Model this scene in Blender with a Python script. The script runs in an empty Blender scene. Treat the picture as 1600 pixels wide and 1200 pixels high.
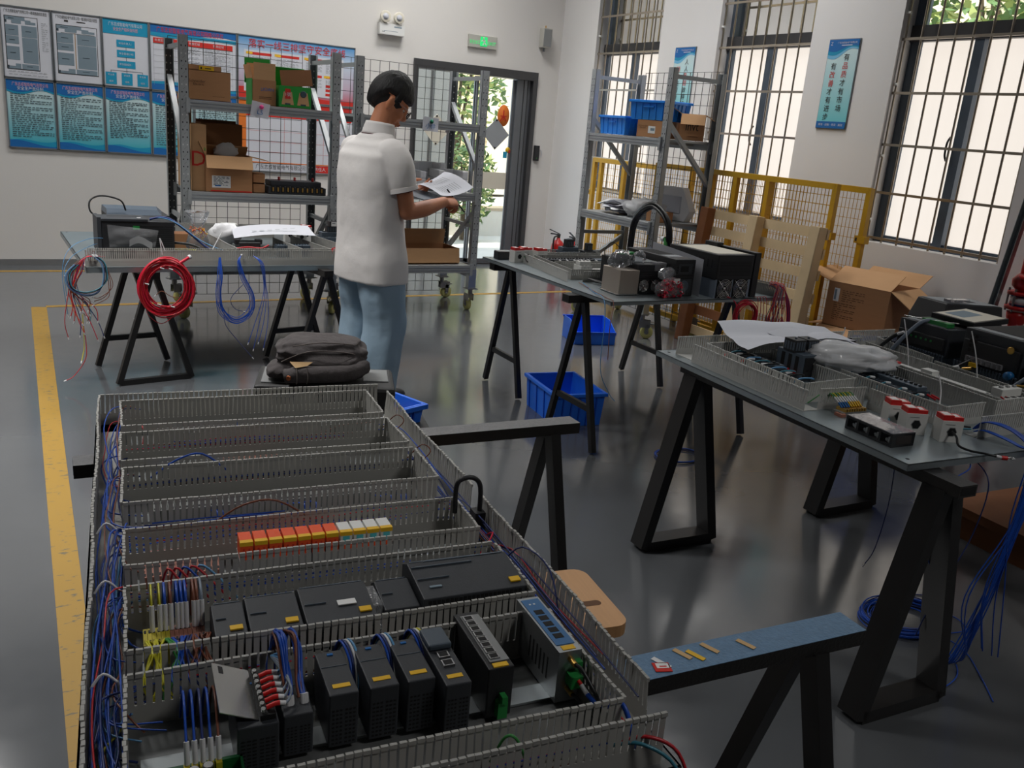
import bpy, bmesh, math, random
from mathutils import Matrix, Vector, noise
random.seed(7)
SC = bpy.context.scene
COL = SC.collection
PI = math.pi
R_ = math.radians
# ---------------------------------------------------------------- camera
cd = bpy.data.cameras.new('camera')
cam = bpy.data.objects.new('camera', cd)
COL.objects.link(cam)
cd.sensor_fit = 'HORIZONTAL'
cd.sensor_width = 36.0
cd.lens = 36.0 * 1374.79 / 1600
cd.clip_start = 0.05
cd.clip_end = 200
def cam_matrix(pitch, roll, yaw, loc):
    cy, sy, cp, sp = math.cos(yaw), math.sin(yaw), math.cos(pitch), math.sin(pitch)
    fwd = Vector((sy*cp, cy*cp, -sp)); right = Vector((cy, -sy, 0)); up = right.cross(fwd)
    r2 = math.cos(roll)*right + math.sin(roll)*up
    u2 = -math.sin(roll)*right + math.cos(roll)*up
    m = Matrix((r2, u2, -fwd)).transposed().to_4x4()
    m.translation = loc
    return m
cam.matrix_world = cam_matrix(0.28255844, 0.085586085, 0.535396448, Vector((0, 0, 1.55)))
SC.camera = cam
# ---------------------------------------------------------------- view, world, sun
vs = SC.view_settings
vs.view_transform = 'Standard'
vs.look = 'None'
vs.gamma = 1.0
vs.use_curve_mapping = False
vs.exposure = 0.0
w = bpy.data.worlds.new('daylight')
SC.world = w
w.use_nodes = True
bg = w.node_tree.nodes['Background']
bg.inputs[0].default_value = (0.70, 0.84, 1.0, 1)
bg.inputs[1].default_value = 2.6
sd = bpy.data.lights.new('sun', 'SUN')
sd.energy = 6.0
sd.angle = R_(1.0)
sd.color = (1.0, 0.93, 0.80)
so = bpy.data.objects.new('sun', sd)
COL.objects.link(so)
so.rotation_euler = Vector((0.62, 0.22, -0.75)).to_track_quat('-Z', 'Y').to_euler()
WINDOW_GLOW = 1.0      # light given by the sunlit frosted panes
FILL_WATTS = 40.0      # base power of each added ceiling fill light
cy = SC.cycles
cy.max_bounces = 7
cy.diffuse_bounces = 4
cy.glossy_bounces = 4
cy.transmission_bounces = 4
cy.transparent_max_bounces = 12
cy.caustics_reflective = False
cy.caustics_refractive = False
cy.sample_clamp_indirect = 4.0
cy.use_denoising = True
# ---------------------------------------------------------------- materials
def lin(c):
    return tuple((x/255/12.92 if x/255 <= 0.04045 else ((x/255+0.055)/1.055)**2.4) for x in c)
MATS = {}
def mat(name, rgb=None, rough=0.5, metal=0.0, var=0.08, scale=18.0, bump=0.0, bscale=60.0, spec=0.5, alpha=1.0, trans=0.0, stretch=None, emit=0.0, coat=0.0):
    if name in MATS: return MATS[name]
    m = bpy.data.materials.new(name); MATS[name] = m
    m.use_nodes = True
    nt = m.node_tree; N = nt.nodes; L = nt.links
    p = N['Principled BSDF']
    c = lin(rgb)
    tc = N.new('ShaderNodeTexCoord')
    src = tc.outputs['Object']
    if stretch:
        mp = N.new('ShaderNodeMapping'); mp.inputs['Scale'].default_value = stretch
        L.new(src, mp.inputs[0]); src = mp.outputs[0]
    nz = N.new('ShaderNodeTexNoise'); nz.inputs['Scale'].default_value = scale; nz.inputs['Detail'].default_value = 4
    L.new(src, nz.inputs['Vector'])
    mx = N.new('ShaderNodeMix'); mx.data_type = 'RGBA'
    mx.inputs[6].default_value = (*[max(0, x*(1-var)) for x in c], 1)
    mx.inputs[7].default_value = (*[min(1, x*(1+var)) for x in c], 1)
    L.new(nz.outputs['Fac'], mx.inputs[0])
    L.new(mx.outputs[2], p.inputs['Base Color'])
    p.inputs['Roughness'].default_value = rough
    p.inputs['Metallic'].default_value = metal
    p.inputs['Specular IOR Level'].default_value = spec
    p.inputs['Alpha'].default_value = alpha
    p.inputs['Transmission Weight'].default_value = trans
    p.inputs['Coat Weight'].default_value = coat
    if emit:
        L.new(mx.outputs[2], p.inputs['Emission Color']); p.inputs['Emission Strength'].default_value = emit
    if bump:
        n2 = N.new('ShaderNodeTexNoise'); n2.inputs['Scale'].default_value = bscale; n2.inputs['Detail'].default_value = 5
        L.new(src, n2.inputs['Vector'])
        b = N.new('ShaderNodeBump'); b.inputs['Strength'].default_value = bump; b.inputs['Distance'].default_value = 0.01
        L.new(n2.outputs['Fac'], b.inputs['Height']); L.new(b.outputs[0], p.inputs['Normal'])
    return m
D = dict
for nm, kw in {
 'wall_paint': D(rgb=(224,221,217), rough=.75, var=.03, scale=1.5, bump=.05, bscale=90),
 'wall_white': D(rgb=(232,230,228), rough=.7, var=.03, scale=2, bump=.04, bscale=90),
 'wall_dim': D(rgb=(150,150,148), rough=.85, var=.03),
 'ceiling_white': D(rgb=(178,181,186), rough=.85, var=.03),
 'skirting_grey': D(rgb=(120,120,120), rough=.6),
 'alu_dark': D(rgb=(72,72,74), rough=.42, metal=.3, var=.05),
 'alu_grey': D(rgb=(105,108,112), rough=.4, metal=.3, var=.05),
 'alu_blue': D(rgb=(86,98,112), rough=.4, metal=.2, var=.05),
 'stainless': D(rgb=(176,166,152), rough=.3, metal=.9, var=.06),
 'rack_grey': D(rgb=(166,170,172), rough=.45, metal=.15, var=.06),
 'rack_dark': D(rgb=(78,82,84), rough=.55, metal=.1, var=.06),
 'hole_dark': D(rgb=(40,40,42), rough=.8),
 'hole_light': D(rgb=(215,215,212), rough=.8),
 'wire_black': D(rgb=(52,50,50), rough=.45),
 'zinc': D(rgb=(172,178,180), rough=.3, metal=.85, var=.1, scale=9),
 'plate_dimmed': D(rgb=(120,122,122), rough=.5, metal=.5, var=.08, scale=5),  # front panel's plate, dimness of the foreground put into its colour
 'plate_zinc': D(rgb=(158,168,172), rough=.34, metal=.7, var=.10, scale=5),
 'caster_yellow': D(rgb=(196,192,120), rough=.45),
 'yellow_paint': D(rgb=(206,160,28), rough=.45, var=.10),
 'black_steel': D(rgb=(38,36,35), rough=.42, metal=.1, var=.25, scale=40, bump=.15, bscale=160),
 'black_frame': D(rgb=(30,29,29), rough=.38, var=.15),
 'duct_grey': D(rgb=(170,169,164), rough=.5, var=.05),
 'duct_light': D(rgb=(190,190,186), rough=.45, var=.04),
 'plastic_black': D(rgb=(34,35,38), rough=.5, var=.1, bump=.05, bscale=400),
 'plastic_charcoal': D(rgb=(52,55,60), rough=.5, var=.08, bump=.05, bscale=400),
 'plastic_slate': D(rgb=(78,90,102), rough=.48, var=.08),
 'vent_black': D(rgb=(12,12,13), rough=.7),
 'plastic_white': D(rgb=(226,226,222), rough=.45, var=.03),
 'plastic_cream': D(rgb=(222,216,200), rough=.5, var=.03),
 'plastic_grey': D(rgb=(140,142,142), rough=.5, var=.05),
 'red_cap': D(rgb=(208,34,34), rough=.4, var=.06),
 'red_paint': D(rgb=(186,24,26), rough=.35, var=.08),
 'green_plug': D(rgb=(40,140,66), rough=.45, var=.06),
 'pcb_green': D(rgb=(20,88,46), rough=.45, var=.1),
 'label_yellow': D(rgb=(236,186,24), rough=.5, var=.02),
 'label_white': D(rgb=(232,232,230), rough=.5, var=.02),
 'relay_orange': D(rgb=(238,84,26), rough=.4, var=.05),
 'terminal_brown': D(rgb=(168,110,92), rough=.5, var=.05),
 'terminal_grey': D(rgb=(120,122,120), rough=.5),
 'terminal_yellow': D(rgb=(196,180,40), rough=.5),
 'wire_blue': D(rgb=(20,76,178), rough=.4, var=.15),
 'wire_navy': D(rgb=(36,52,110), rough=.4, var=.15),
 'wire_red': D(rgb=(190,34,44), rough=.4, var=.15),
 'wire_crimson': D(rgb=(214,30,62), rough=.4, var=.1),
 'wire_brown': D(rgb=(122,70,50), rough=.45, var=.15),
 'wire_lightblue': D(rgb=(92,150,196), rough=.4, var=.1),
 'wire_teal': D(rgb=(60,130,150), rough=.4, var=.1),
 'wire_orange': D(rgb=(222,110,50), rough=.4, var=.1),
 'wire_yellow': D(rgb=(206,200,50), rough=.4, var=.1),
 'wire_green': D(rgb=(60,140,70), rough=.4, var=.1),
 'wire_grey': D(rgb=(128,140,156), rough=.4, var=.1),
 'cable_black': D(rgb=(26,27,28), rough=.42, var=.1),
 'ferrule_white': D(rgb=(224,224,226), rough=.4, var=.02),
 'copper': D(rgb=(200,120,80), rough=.3, metal=.9),
 'brass': D(rgb=(214,170,90), rough=.3, metal=.9),
 'steel_bright': D(rgb=(206,206,204), rough=.25, metal=.95, var=.06),
 'alu_brushed': D(rgb=(196,184,172), rough=.38, metal=.8, var=.1, scale=10, stretch=(1,1,.2)),
 'silver_case': D(rgb=(160,164,166), rough=.35, metal=.8, var=.05),
 'router_blue': D(rgb=(36,104,160), rough=.4, var=.05),
 'carton': D(rgb=(176,128,88), rough=.8, var=.07, scale=8, stretch=(1,1,6)),
 'carton_light': D(rgb=(200,156,112), rough=.8, var=.06, scale=8, stretch=(1,1,6)),
 'carton_dark': D(rgb=(132,88,54), rough=.85, var=.08, scale=8),
 'carton_pale': D(rgb=(214,196,178), rough=.8, var=.05),
 'ink_black': D(rgb=(40,36,34), rough=.7, var=.02),
 'ink_brown': D(rgb=(96,66,44), rough=.8, var=.02),
 'ink_red': D(rgb=(206,44,34), rough=.7, var=.04),
 'ink_orange': D(rgb=(228,120,40), rough=.7, var=.04),
 'ink_blue': D(rgb=(18,104,176), rough=.6, var=.04),
 'ink_cyan': D(rgb=(22,150,190), rough=.6, var=.04),
 'ink_sky': D(rgb=(120,190,226), rough=.6, var=.06),
 'ink_teal': D(rgb=(90,200,210), rough=.6, var=.04),
 'ink_grey': D(rgb=(126,144,156), rough=.65, var=.04),
 'ink_midgrey': D(rgb=(150,154,158), rough=.7, var=.04),
 'ink_text': D(rgb=(58,74,84), rough=.7, var=.02),
 'ink_tan': D(rgb=(206,170,120), rough=.7, var=.04),
 'ink_yellow': D(rgb=(238,190,50), rough=.6, var=.02),
 'ink_pink': D(rgb=(232,170,186), rough=.6, var=.02),
 'ink_green': D(rgb=(34,150,54), rough=.55, var=.08),
 'pin_pink': D(rgb=(240,70,150), rough=.35, var=.02),
 'pin_green': D(rgb=(10,120,90), rough=.35, var=.02),
 'paper': D(rgb=(214,216,224), rough=.75, var=.03),
 'paper_grey': D(rgb=(206,208,216), rough=.75, var=.03),
 'frame_alu': D(rgb=(150,156,162), rough=.35, metal=.6, var=.04),
 'bin_blue': D(rgb=(36,112,232), rough=.38, var=.06),
 'bin_sky': D(rgb=(40,140,240), rough=.38, var=.06),
 'bin_deep': D(rgb=(24,84,200), rough=.4, var=.06),
 'pine': D(rgb=(222,196,154), rough=.7, var=.16, scale=6, stretch=(1,1,1)),
 'pine_brown': D(rgb=(140,88,52), rough=.75, var=.25, scale=9),
 'stool_wood': D(rgb=(190,144,98), rough=.5, var=.14, scale=12, stretch=(9,.6,1)),
 'foam_white': D(rgb=(238,238,240), rough=.85, var=.02, bump=.1, bscale=200),
 'fabric_shirt': D(rgb=(233,229,226), rough=.9, var=.03, bump=.35, bscale=14),
 'fabric_collar': D(rgb=(226,222,220), rough=.9, var=.03),
 'maroon_lining': D(rgb=(86,34,40), rough=.9),
 'denim_black': D(rgb=(84,79,79), rough=.95, var=.30, scale=26, bump=.5, bscale=40),
 'denim_seam': D(rgb=(120,112,108), rough=.95, var=.2),
 'skin': D(rgb=(196,128,92), rough=.5, var=.06, scale=30),
 'lips': D(rgb=(178,98,84), rough=.45),
 'hair': D(rgb=(15,13,14), rough=.6, var=.3, scale=120, stretch=(1,1,.15), bump=.4, bscale=120),
 'shoe_black': D(rgb=(36,36,38), rough=.6),
 'case_black': D(rgb=(42,42,42), rough=.55, var=.1),
 'case_grey': D(rgb=(128,130,130), rough=.5),
 'cream_facade': D(rgb=(236,220,184), rough=.85, var=.05, scale=1.2),
 'facade_tan': D(rgb=(206,188,160), rough=.85, var=.05),  # darker tan facade colour for pilasters and bands
 'pavement': D(rgb=(206,204,198), rough=.85, var=.08, scale=3),
 'bark': D(rgb=(100,86,70), rough=.9, var=.2),
 'leaf_dark': D(rgb=(104,134,84), rough=.7, var=.25, scale=3),
 'leaf_light': D(rgb=(178,190,120), rough=.7, var=.25, scale=3),
 'sign_green': D(rgb=(40,200,110), rough=.5, var=.02, emit=.8),
 'sign_body': D(rgb=(186,184,176), rough=.5, var=.03),
 'fire_red': D(rgb=(180,26,24), rough=.32, var=.05),
 'nickel': D(rgb=(150,150,150), rough=.3, metal=.9),
 'cover_smoke': D(rgb=(70,60,56), rough=.2, alpha=.55),
 'lamp_glow': D(rgb=(255,250,240), rough=.5, emit=3.0, var=0.0),
}.items():
    mat(nm, **kw)
def frosted():
    m = bpy.data.materials.new('frosted_pane'); MATS['frosted_pane'] = m; m.use_nodes = True
    nt = m.node_tree; N = nt.nodes; L = nt.links
    p = N['Principled BSDF']; p.inputs['Base Color'].default_value = (.3, .29, .27, 1); p.inputs['Roughness'].default_value = .4
    tc = N.new('ShaderNodeTexCoord'); nz = N.new('ShaderNodeTexNoise'); nz.inputs['Scale'].default_value = .9
    L.new(tc.outputs['Object'], nz.inputs['Vector'])
    mx = N.new('ShaderNodeMix'); mx.data_type = 'RGBA'
    mx.inputs[6].default_value = (.87, .765, .66, 1); mx.inputs[7].default_value = (.90, .855, .80, 1)
    L.new(nz.outputs['Fac'], mx.inputs[0]); L.new(mx.outputs[2], p.inputs['Emission Color'])
    p.inputs['Emission Strength'].default_value = WINDOW_GLOW
frosted()
def thin_glass(name, tint, gloss, film=0.0, filmcol=(.9,.9,.9)):
    m = bpy.data.materials.new(name); MATS[name] = m; m.use_nodes = True
    nt = m.node_tree; N = nt.nodes; L = nt.links
    for n in list(N):
        if n.type == 'BSDF_PRINCIPLED': N.remove(n)
    out = [n for n in N if n.type == 'OUTPUT_MATERIAL'][0]
    t = N.new('ShaderNodeBsdfTransparent'); t.inputs[0].default_value = (*tint, 1)
    g = N.new('ShaderNodeBsdfGlossy'); g.inputs['Roughness'].default_value = .04
    fr = N.new('ShaderNodeFresnel'); fr.inputs[0].default_value = 1.45
    tc = N.new('ShaderNodeTexCoord'); nz = N.new('ShaderNodeTexNoise'); nz.inputs['Scale'].default_value = 30
    L.new(tc.outputs['Object'], nz.inputs['Vector'])
    b = N.new('ShaderNodeBump'); b.inputs['Strength'].default_value = gloss; b.inputs['Distance'].default_value = .01
    L.new(nz.outputs['Fac'], b.inputs['Height']); L.new(b.outputs[0], g.inputs['Normal'])
    mx = N.new('ShaderNodeMixShader')
    L.new(fr.outputs[0], mx.inputs[0]); L.new(t.outputs[0], mx.inputs[1]); L.new(g.outputs[0], mx.inputs[2])
    last = mx
    if film:
        d = N.new('ShaderNodeBsdfDiffuse'); d.inputs[0].default_value = (*filmcol, 1)
        m2 = N.new('ShaderNodeMixShader'); m2.inputs[0].default_value = film
        L.new(mx.outputs[0], m2.inputs[1]); L.new(d.outputs[0], m2.inputs[2]); last = m2
    L.new(last.outputs[0], out.inputs[0])
thin_glass('clear_glass', (.96, .97, .96), 0.0)
thin_glass('clear_bag', (.93, .94, .96), 1.0, .14, (.85, .87, .9))
thin_glass('milky_bag', (.9, .91, .93), 1.0, .55, (.92, .93, .95))
thin_glass('clear_lid', (.92, .92, .95), 0.1, .2, (.85, .84, .88))
def floor_mat():
    m = bpy.data.materials.new('epoxy_floor'); MATS['epoxy_floor'] = m; m.use_nodes = True
    nt = m.node_tree; N = nt.nodes; L = nt.links; p = N['Principled BSDF']
    tc = N.new('ShaderNodeTexCoord')
    a = N.new('ShaderNodeTexNoise'); a.inputs['Scale'].default_value = .9; a.inputs['Detail'].default_value = 6
    b = N.new('ShaderNodeTexNoise'); b.inputs['Scale'].default_value = 14; b.inputs['Detail'].default_value = 6
    L.new(tc.outputs['Object'], a.inputs['Vector']); L.new(tc.outputs['Object'], b.inputs['Vector'])
    r = N.new('ShaderNodeValToRGB'); r.color_ramp.elements[0].position = .3; r.color_ramp.elements[1].position = .75
    r.color_ramp.elements[0].color = (.078, .083, .090, 1); r.color_ramp.elements[1].color = (.112, .118, .125, 1)
    L.new(a.outputs['Fac'], r.inputs[0]); L.new(r.outputs[0], p.inputs['Base Color'])
    mr = N.new('ShaderNodeMapRange'); mr.inputs['To Min'].default_value = .09; mr.inputs['To Max'].default_value = .20
    L.new(b.outputs['Fac'], mr.inputs['Value']); L.new(mr.outputs[0], p.inputs['Roughness'])
    bp = N.new('ShaderNodeBump'); bp.inputs['Strength'].default_value = .04; bp.inputs['Distance'].default_value = .01
    L.new(a.outputs['Fac'], bp.inputs['Height']); L.new(bp.outputs[0], p.inputs['Normal'])
    p.inputs['IOR'].default_value = 1.95
floor_mat()
def worn_yellow():
    m = mat('line_yellow', (154, 120, 44), rough=.55, var=.08)
    nt = m.node_tree; N = nt.nodes; L = nt.links; p = N['Principled BSDF']
    tc = N.new('ShaderNodeTexCoord'); mp = N.new('ShaderNodeMapping'); mp.inputs['Scale'].default_value = (14, 34, 1)
    L.new(tc.outputs['Object'], mp.inputs[0])
    nz = N.new('ShaderNodeTexNoise'); nz.inputs['Scale'].default_value = 1.6; nz.inputs['Detail'].default_value = 8
    L.new(mp.outputs[0], nz.inputs['Vector'])
    r = N.new('ShaderNodeValToRGB'); r.color_ramp.elements[0].position = .60; r.color_ramp.elements[1].position = .66
    L.new(nz.outputs['Fac'], r.inputs[0])
    mx = N.new('ShaderNodeMix'); mx.data_type = 'RGBA'
    mx.inputs[6].default_value = (*lin((154, 120, 44)), 1); mx.inputs[7].default_value = (.12, .1, .06, 1)
    L.new(r.outputs[0], mx.inputs[0]); L.new(mx.outputs[2], p.inputs['Base Color'])
worn_yellow()
def ramp_mat(name, stops, rough=.6):
    """printed gradient of a poster, bottom to top of the print"""
    m = bpy.data.materials.new(name); MATS[name] = m; m.use_nodes = True
    nt = m.node_tree; N = nt.nodes; L = nt.links; p = N['Principled BSDF']
    tc = N.new('ShaderNodeTexCoord'); sx = N.new('ShaderNodeSeparateXYZ'); L.new(tc.outputs['Generated'], sx.inputs[0])
    r = N.new('ShaderNodeValToRGB')
    el = r.color_ramp.elements
    for i, (pos, c) in enumerate(stops):
        e = el[i] if i < 2 else el.new(pos)
        e.position = pos; e.color = (*lin(c), 1)
    L.new(sx.outputs[2], r.inputs[0]); L.new(r.outputs[0], p.inputs['Base Color']); p.inputs['Roughness'].default_value = rough
ramp_mat('print_cyan', [(.08, (66, 178, 196)), (.9, (206, 226, 228))])
ramp_mat('print_banner', [(.1, (120, 206, 214)), (.8, (206, 232, 234))])
ramp_mat('print_safety', [(.0, (196, 60, 70)), (.25, (196, 170, 190)), (.7, (200, 214, 230)), (1.0, (70, 150, 210))])
def denim():
    m = mat('denim_light', (148, 172, 190), rough=.9, var=.12, scale=5, bump=.35, bscale=18)
denim()
def worn_blue():
    m = mat('worn_sheen_top', (96, 130, 162), rough=.40, var=.3, scale=120, metal=.2, bump=.2, bscale=180)  # worn blue-black top, colour lightened to stand in for reflected sky
    mat('worn_grey', (110, 110, 112), rough=.4, var=.35, scale=120, metal=.3, bump=.2, bscale=180)
worn_blue()
# ---------------------------------------------------------------- mesh builder
class B:
    def __init__(s, *first):
        s.v = []; s.f = []; s.fm = []; s.fs = []; s.mats = []; s.cur = 0; s.M = Matrix.Identity(4)
        for k in first: s.m(k)
        if first: s.m(first[0])
    def m(s, k):
        if k not in s.mats: s.mats.append(k)
        s.cur = s.mats.index(k); return s
    def add(s, vs, fs, smooth=False):
        o = len(s.v); M = s.M
        s.v += [tuple(M @ Vector(p)) for p in vs]
        s.f += [tuple(i+o for i in f) for f in fs]
        s.fm += [s.cur]*len(fs); s.fs += [smooth]*len(fs)
        return s
    def box(s, x0, x1, y0, y1, z0, z1):
        if x0 > x1: x0, x1 = x1, x0
        if y0 > y1: y0, y1 = y1, y0
        if z0 > z1: z0, z1 = z1, z0
        vs = [(x, y, z) for z in (z0, z1) for y in (y0, y1) for x in (x0, x1)]
        return s.add(vs, [(0,2,3,1), (4,5,7,6), (0,1,5,4), (2,6,7,3), (0,4,6,2), (1,3,7,5)])
    def cb(s, c, d, rz=0, rx=0, ry=0):
        M = s.M
        s.M = M @ Matrix.Translation(c) @ Matrix.Rotation(rz, 4, 'Z') @ Matrix.Rotation(ry, 4, 'Y') @ Matrix.Rotation(rx, 4, 'X')
        s.box(-d[0]/2, d[0]/2, -d[1]/2, d[1]/2, -d[2]/2, d[2]/2); s.M = M
        return s
    def bar(s, p0, p1, w, h=None, up=(0, 0, 1)):
        """rectangular bar from p0 to p1, w across and h along 'up'"""
        h = h or w
        p0, p1 = Vector(p0), Vector(p1); d = (p1-p0).normalized(); up = Vector(up)
        a = d.cross(up)
        if a.length < 1e-4: a = d.cross(Vector((1, 0, 0)))
        a.normalize(); b = a.cross(d).normalized()
        vs = []
        for p in (p0, p1):
            for i, j in ((-1,-1), (1,-1), (1,1), (-1,1)): vs.append(p + a*(i*w/2) + b*(j*h/2))
        return s.add(vs, [(0,1,2,3), (7,6,5,4), (0,4,5,1), (1,5,6,2), (2,6,7,3), (3,7,4,0)])
    def quad(s, a, b, c, d): return s.add([a, b, c, d], [(0,1,2,3)])
    def prism(s, pts, z0, z1):
        """polygon in xy raised from z0 to z1"""
        n = len(pts)
        vs = [(x, y, z0) for x, y in pts] + [(x, y, z1) for x, y in pts]
        return s.add(vs, [tuple(range(n-1, -1, -1)), tuple(range(n, 2*n))] + [(i, (i+1) % n, n+(i+1) % n, n+i) for i in range(n)])
    def cyl(s, p0, p1, r0, r1=None, n=14, smooth=True):
        return s.tube([p0, p1], [r0, r0 if r1 is None else r1], n, smooth=smooth)
    def tube(s, pts, r, n=6, closed=False, smooth=True, flat=None):
        pts = [Vector(p) for p in pts]; k = len(pts)
        rr = r if isinstance(r, (list, tuple)) else [r]*k
        T = []
        for i in range(k):
            a = pts[i-1] if (i or closed) else pts[i]; b = pts[(i+1) % k] if (i < k-1 or closed) else pts[i]
            t = (b-a); T.append(t.normalized() if t.length > 1e-9 else Vector((0, 0, 1)))
        u = T[0].orthogonal().normalized(); vs = []
        for i in range(k):
            u = (u - T[i]*u.dot(T[i])); u = u.normalized() if u.length > 1e-6 else T[i].orthogonal().normalized()
            w_ = T[i].cross(u)
            for j in range(n):
                a = 2*PI*j/n; vs.append(pts[i] + (u*math.cos(a) + w_*math.sin(a))*rr[i])
        fs = []
        for i in range(k if closed else k-1):
            for j in range(n):
                i2 = (i+1) % k
                fs.append((i*n+j, i*n+(j+1) % n, i2*n+(j+1) % n, i2*n+j))
        s.add(vs, fs, smooth)
        if not closed: s.add(vs, [tuple(range(n-1, -1, -1)), tuple(range((k-1)*n, k*n))])
        return s
    def lathe(s, prof, c=(0, 0, 0), n=20, axis='Z', smooth=True):
        vs = []
        for r, h in prof:
            for j in range(n):
                a = 2*PI*j/n; x, y = r*math.cos(a), r*math.sin(a)
                p = (x, y, h) if axis == 'Z' else ((h, x, y) if axis == 'X' else (x, h, y))
                vs.append((p[0]+c[0], p[1]+c[1], p[2]+c[2]))
        k = len(prof)
        fs = [(i*n+j, i*n+(j+1) % n, (i+1)*n+(j+1) % n, (i+1)*n+j) for i in range(k-1) for j in range(n)]
        s.add(vs, fs, smooth)
        return s.add(vs, [tuple(range(n)), tuple(range((k-1)*n, k*n))])
    def grid(s, fn, nu, nv, smooth=True, closed_u=False):
        vs = [fn(i/(nu if closed_u else nu-1), j/(nv-1)) for j in range(nv) for i in range(nu)]
        fs = []
        for j in range(nv-1):
            for i in range(nu if closed_u else nu-1):
                i2 = (i+1) % nu
                fs.append((j*nu+i, j*nu+i2, (j+1)*nu+i2, (j+1)*nu+i))
        return s.add(vs, fs, smooth)
    def ell(s, c, r, nu=20, nv=14, fn=None, zmin=None):
        """ellipsoid, fn may move each point"""
        def f(a, b):
            th = 2*PI*a; ph = PI*(b*.998+.001)
            p = Vector((math.sin(ph)*math.cos(th), math.sin(ph)*math.sin(th), -math.cos(ph)))
            q = Vector((p.x*r[0], p.y*r[1], p.z*r[2]))
            if fn: q = fn(p, q)
            q = Vector(c)+q
            if zmin is not None: q.z = max(q.z, zmin)
            return q
        return s.grid(f, nu, nv, closed_u=True)
    def text(s, t, size, M, align='CENTER', fit=None):
        c = bpy.data.curves.new('txt', 'FONT'); c.body = t; c.size = size; c.align_x = align; c.align_y = 'CENTER'; c.resolution_u = 2
        o = bpy.data.objects.new('txt', c); COL.objects.link(o)
        dg = bpy.context.evaluated_depsgraph_get(); dg.update()
        me = o.evaluated_get(dg).to_mesh()
        vs = [v.co.copy() for v in me.vertices]; fs = [tuple(p.vertices) for p in me.polygons]
        o.evaluated_get(dg).to_mesh_clear()
        bpy.data.objects.remove(o); bpy.data.curves.remove(c)
        if vs and fit:
            x0 = min(v.x for v in vs); x1 = max(v.x for v in vs); k = fit/(x1-x0) if x1 > x0 else 1
            vs = [Vector(((v.x-(x0+x1)/2)*k, v.y, 0)) for v in vs]
        s0 = s.M; s.M = s0 @ M; s.add(vs, fs); s.M = s0
        return s
    def build(s, name, parent=None, loc=None, rz=0.0, bev=0.0, seg=2, remesh=0.0, smooth_it=0, sub=0):
        me = bpy.data.meshes.new(name)
        me.from_pydata([tuple(v) for v in s.v], [], s.f)
        for k in s.mats: me.materials.append(MATS[k])
        me.polygons.foreach_set('material_index', s.fm)
        me.polygons.foreach_set('use_smooth', s.fs)
        me.update()
        o = bpy.data.objects.new(name, me); COL.objects.link(o)
        if parent: o.parent = parent
        if loc is not None: o.location = loc
        o.rotation_euler = (0, 0, rz)
        if remesh:
            q = o.modifiers.new('fuse', 'REMESH'); q.mode = 'VOXEL'; q.voxel_size = remesh; q.use_smooth_shade = True
        if smooth_it:
            q = o.modifiers.new('soft', 'SMOOTH'); q.factor = .5; q.iterations = smooth_it
        if sub:
            q = o.modifiers.new('sub', 'SUBSURF'); q.levels = sub; q.render_levels = sub
        if bev:
            q = o.modifiers.new('edge', 'BEVEL'); q.width = bev; q.segments = seg; q.limit_method = 'ANGLE'; q.angle_limit = R_(40)
        return o
def tag(o, label, cat, group=None, kind=None):
    if label: o['label'] = label
    if cat: o['category'] = cat
    if group: o['group'] = group
    if kind: o['kind'] = kind
    return o
def thing(name, label, cat, loc=(0, 0, 0), rz=0.0, group=None):
    o = bpy.data.objects.new(name, None); COL.objects.link(o)
    o.location = loc; o.rotation_euler = (0, 0, rz); o.empty_display_size = .05
    return tag(o, label, cat, group)
def struct(o):
    o['kind'] = 'structure'; return o
def dup(o, loc=None, rz=None, label=None, parent=None):
    c = o.copy(); COL.objects.link(c)
    if parent: c.parent = parent
    if loc is not None: c.location = loc
    if rz is not None: c.rotation_euler = (0, 0, rz)
    if label: c['label'] = label
    for ch in [x for x in bpy.data.objects if x.parent == o]: dup(ch, parent=c)
    return c
def cr(pts, n=6, closed=False):
    """smooth curve through the points"""
    P = [Vector(p) for p in pts]; k = len(P); out = []
    for i in range(k if closed else k-1):
        a = P[i-1] if (i or closed) else P[0]; b = P[i]; c = P[(i+1) % k]; d = P[(i+2) % k] if (closed or i+2 < k) else P[-1]
        for j in range(n):
            t = j/n
            out.append(.5*((2*b) + (c-a)*t + (2*a-5*b+4*c-d)*t*t + (3*b-a-3*c+d)*t**3))
    if not closed: out.append(P[-1])
    return out
def rj(a): return random.uniform(-a, a)
class Fr:
    """a table's own frame: u to the right, v away, height in metres above the floor"""
    def __init__(s, ox, oy, deg, z): s.o = (ox, oy); s.a = R_(deg); s.z = z
    def w(s, u, v, z=None):
        c, n = math.cos(s.a), math.sin(s.a)
        return (s.o[0]+u*c-v*n, s.o[1]+u*n+v*c, s.z if z is None else z)
F_ = Fr(.176, 2.268, -6, .76)
R_T = Fr(2.099, 1.391, -4.5, .76)
M_T = Fr(2.47, 3.313, 0, .80)
L_T = Fr(.366, 5.157, 1.8, .65)
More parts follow.
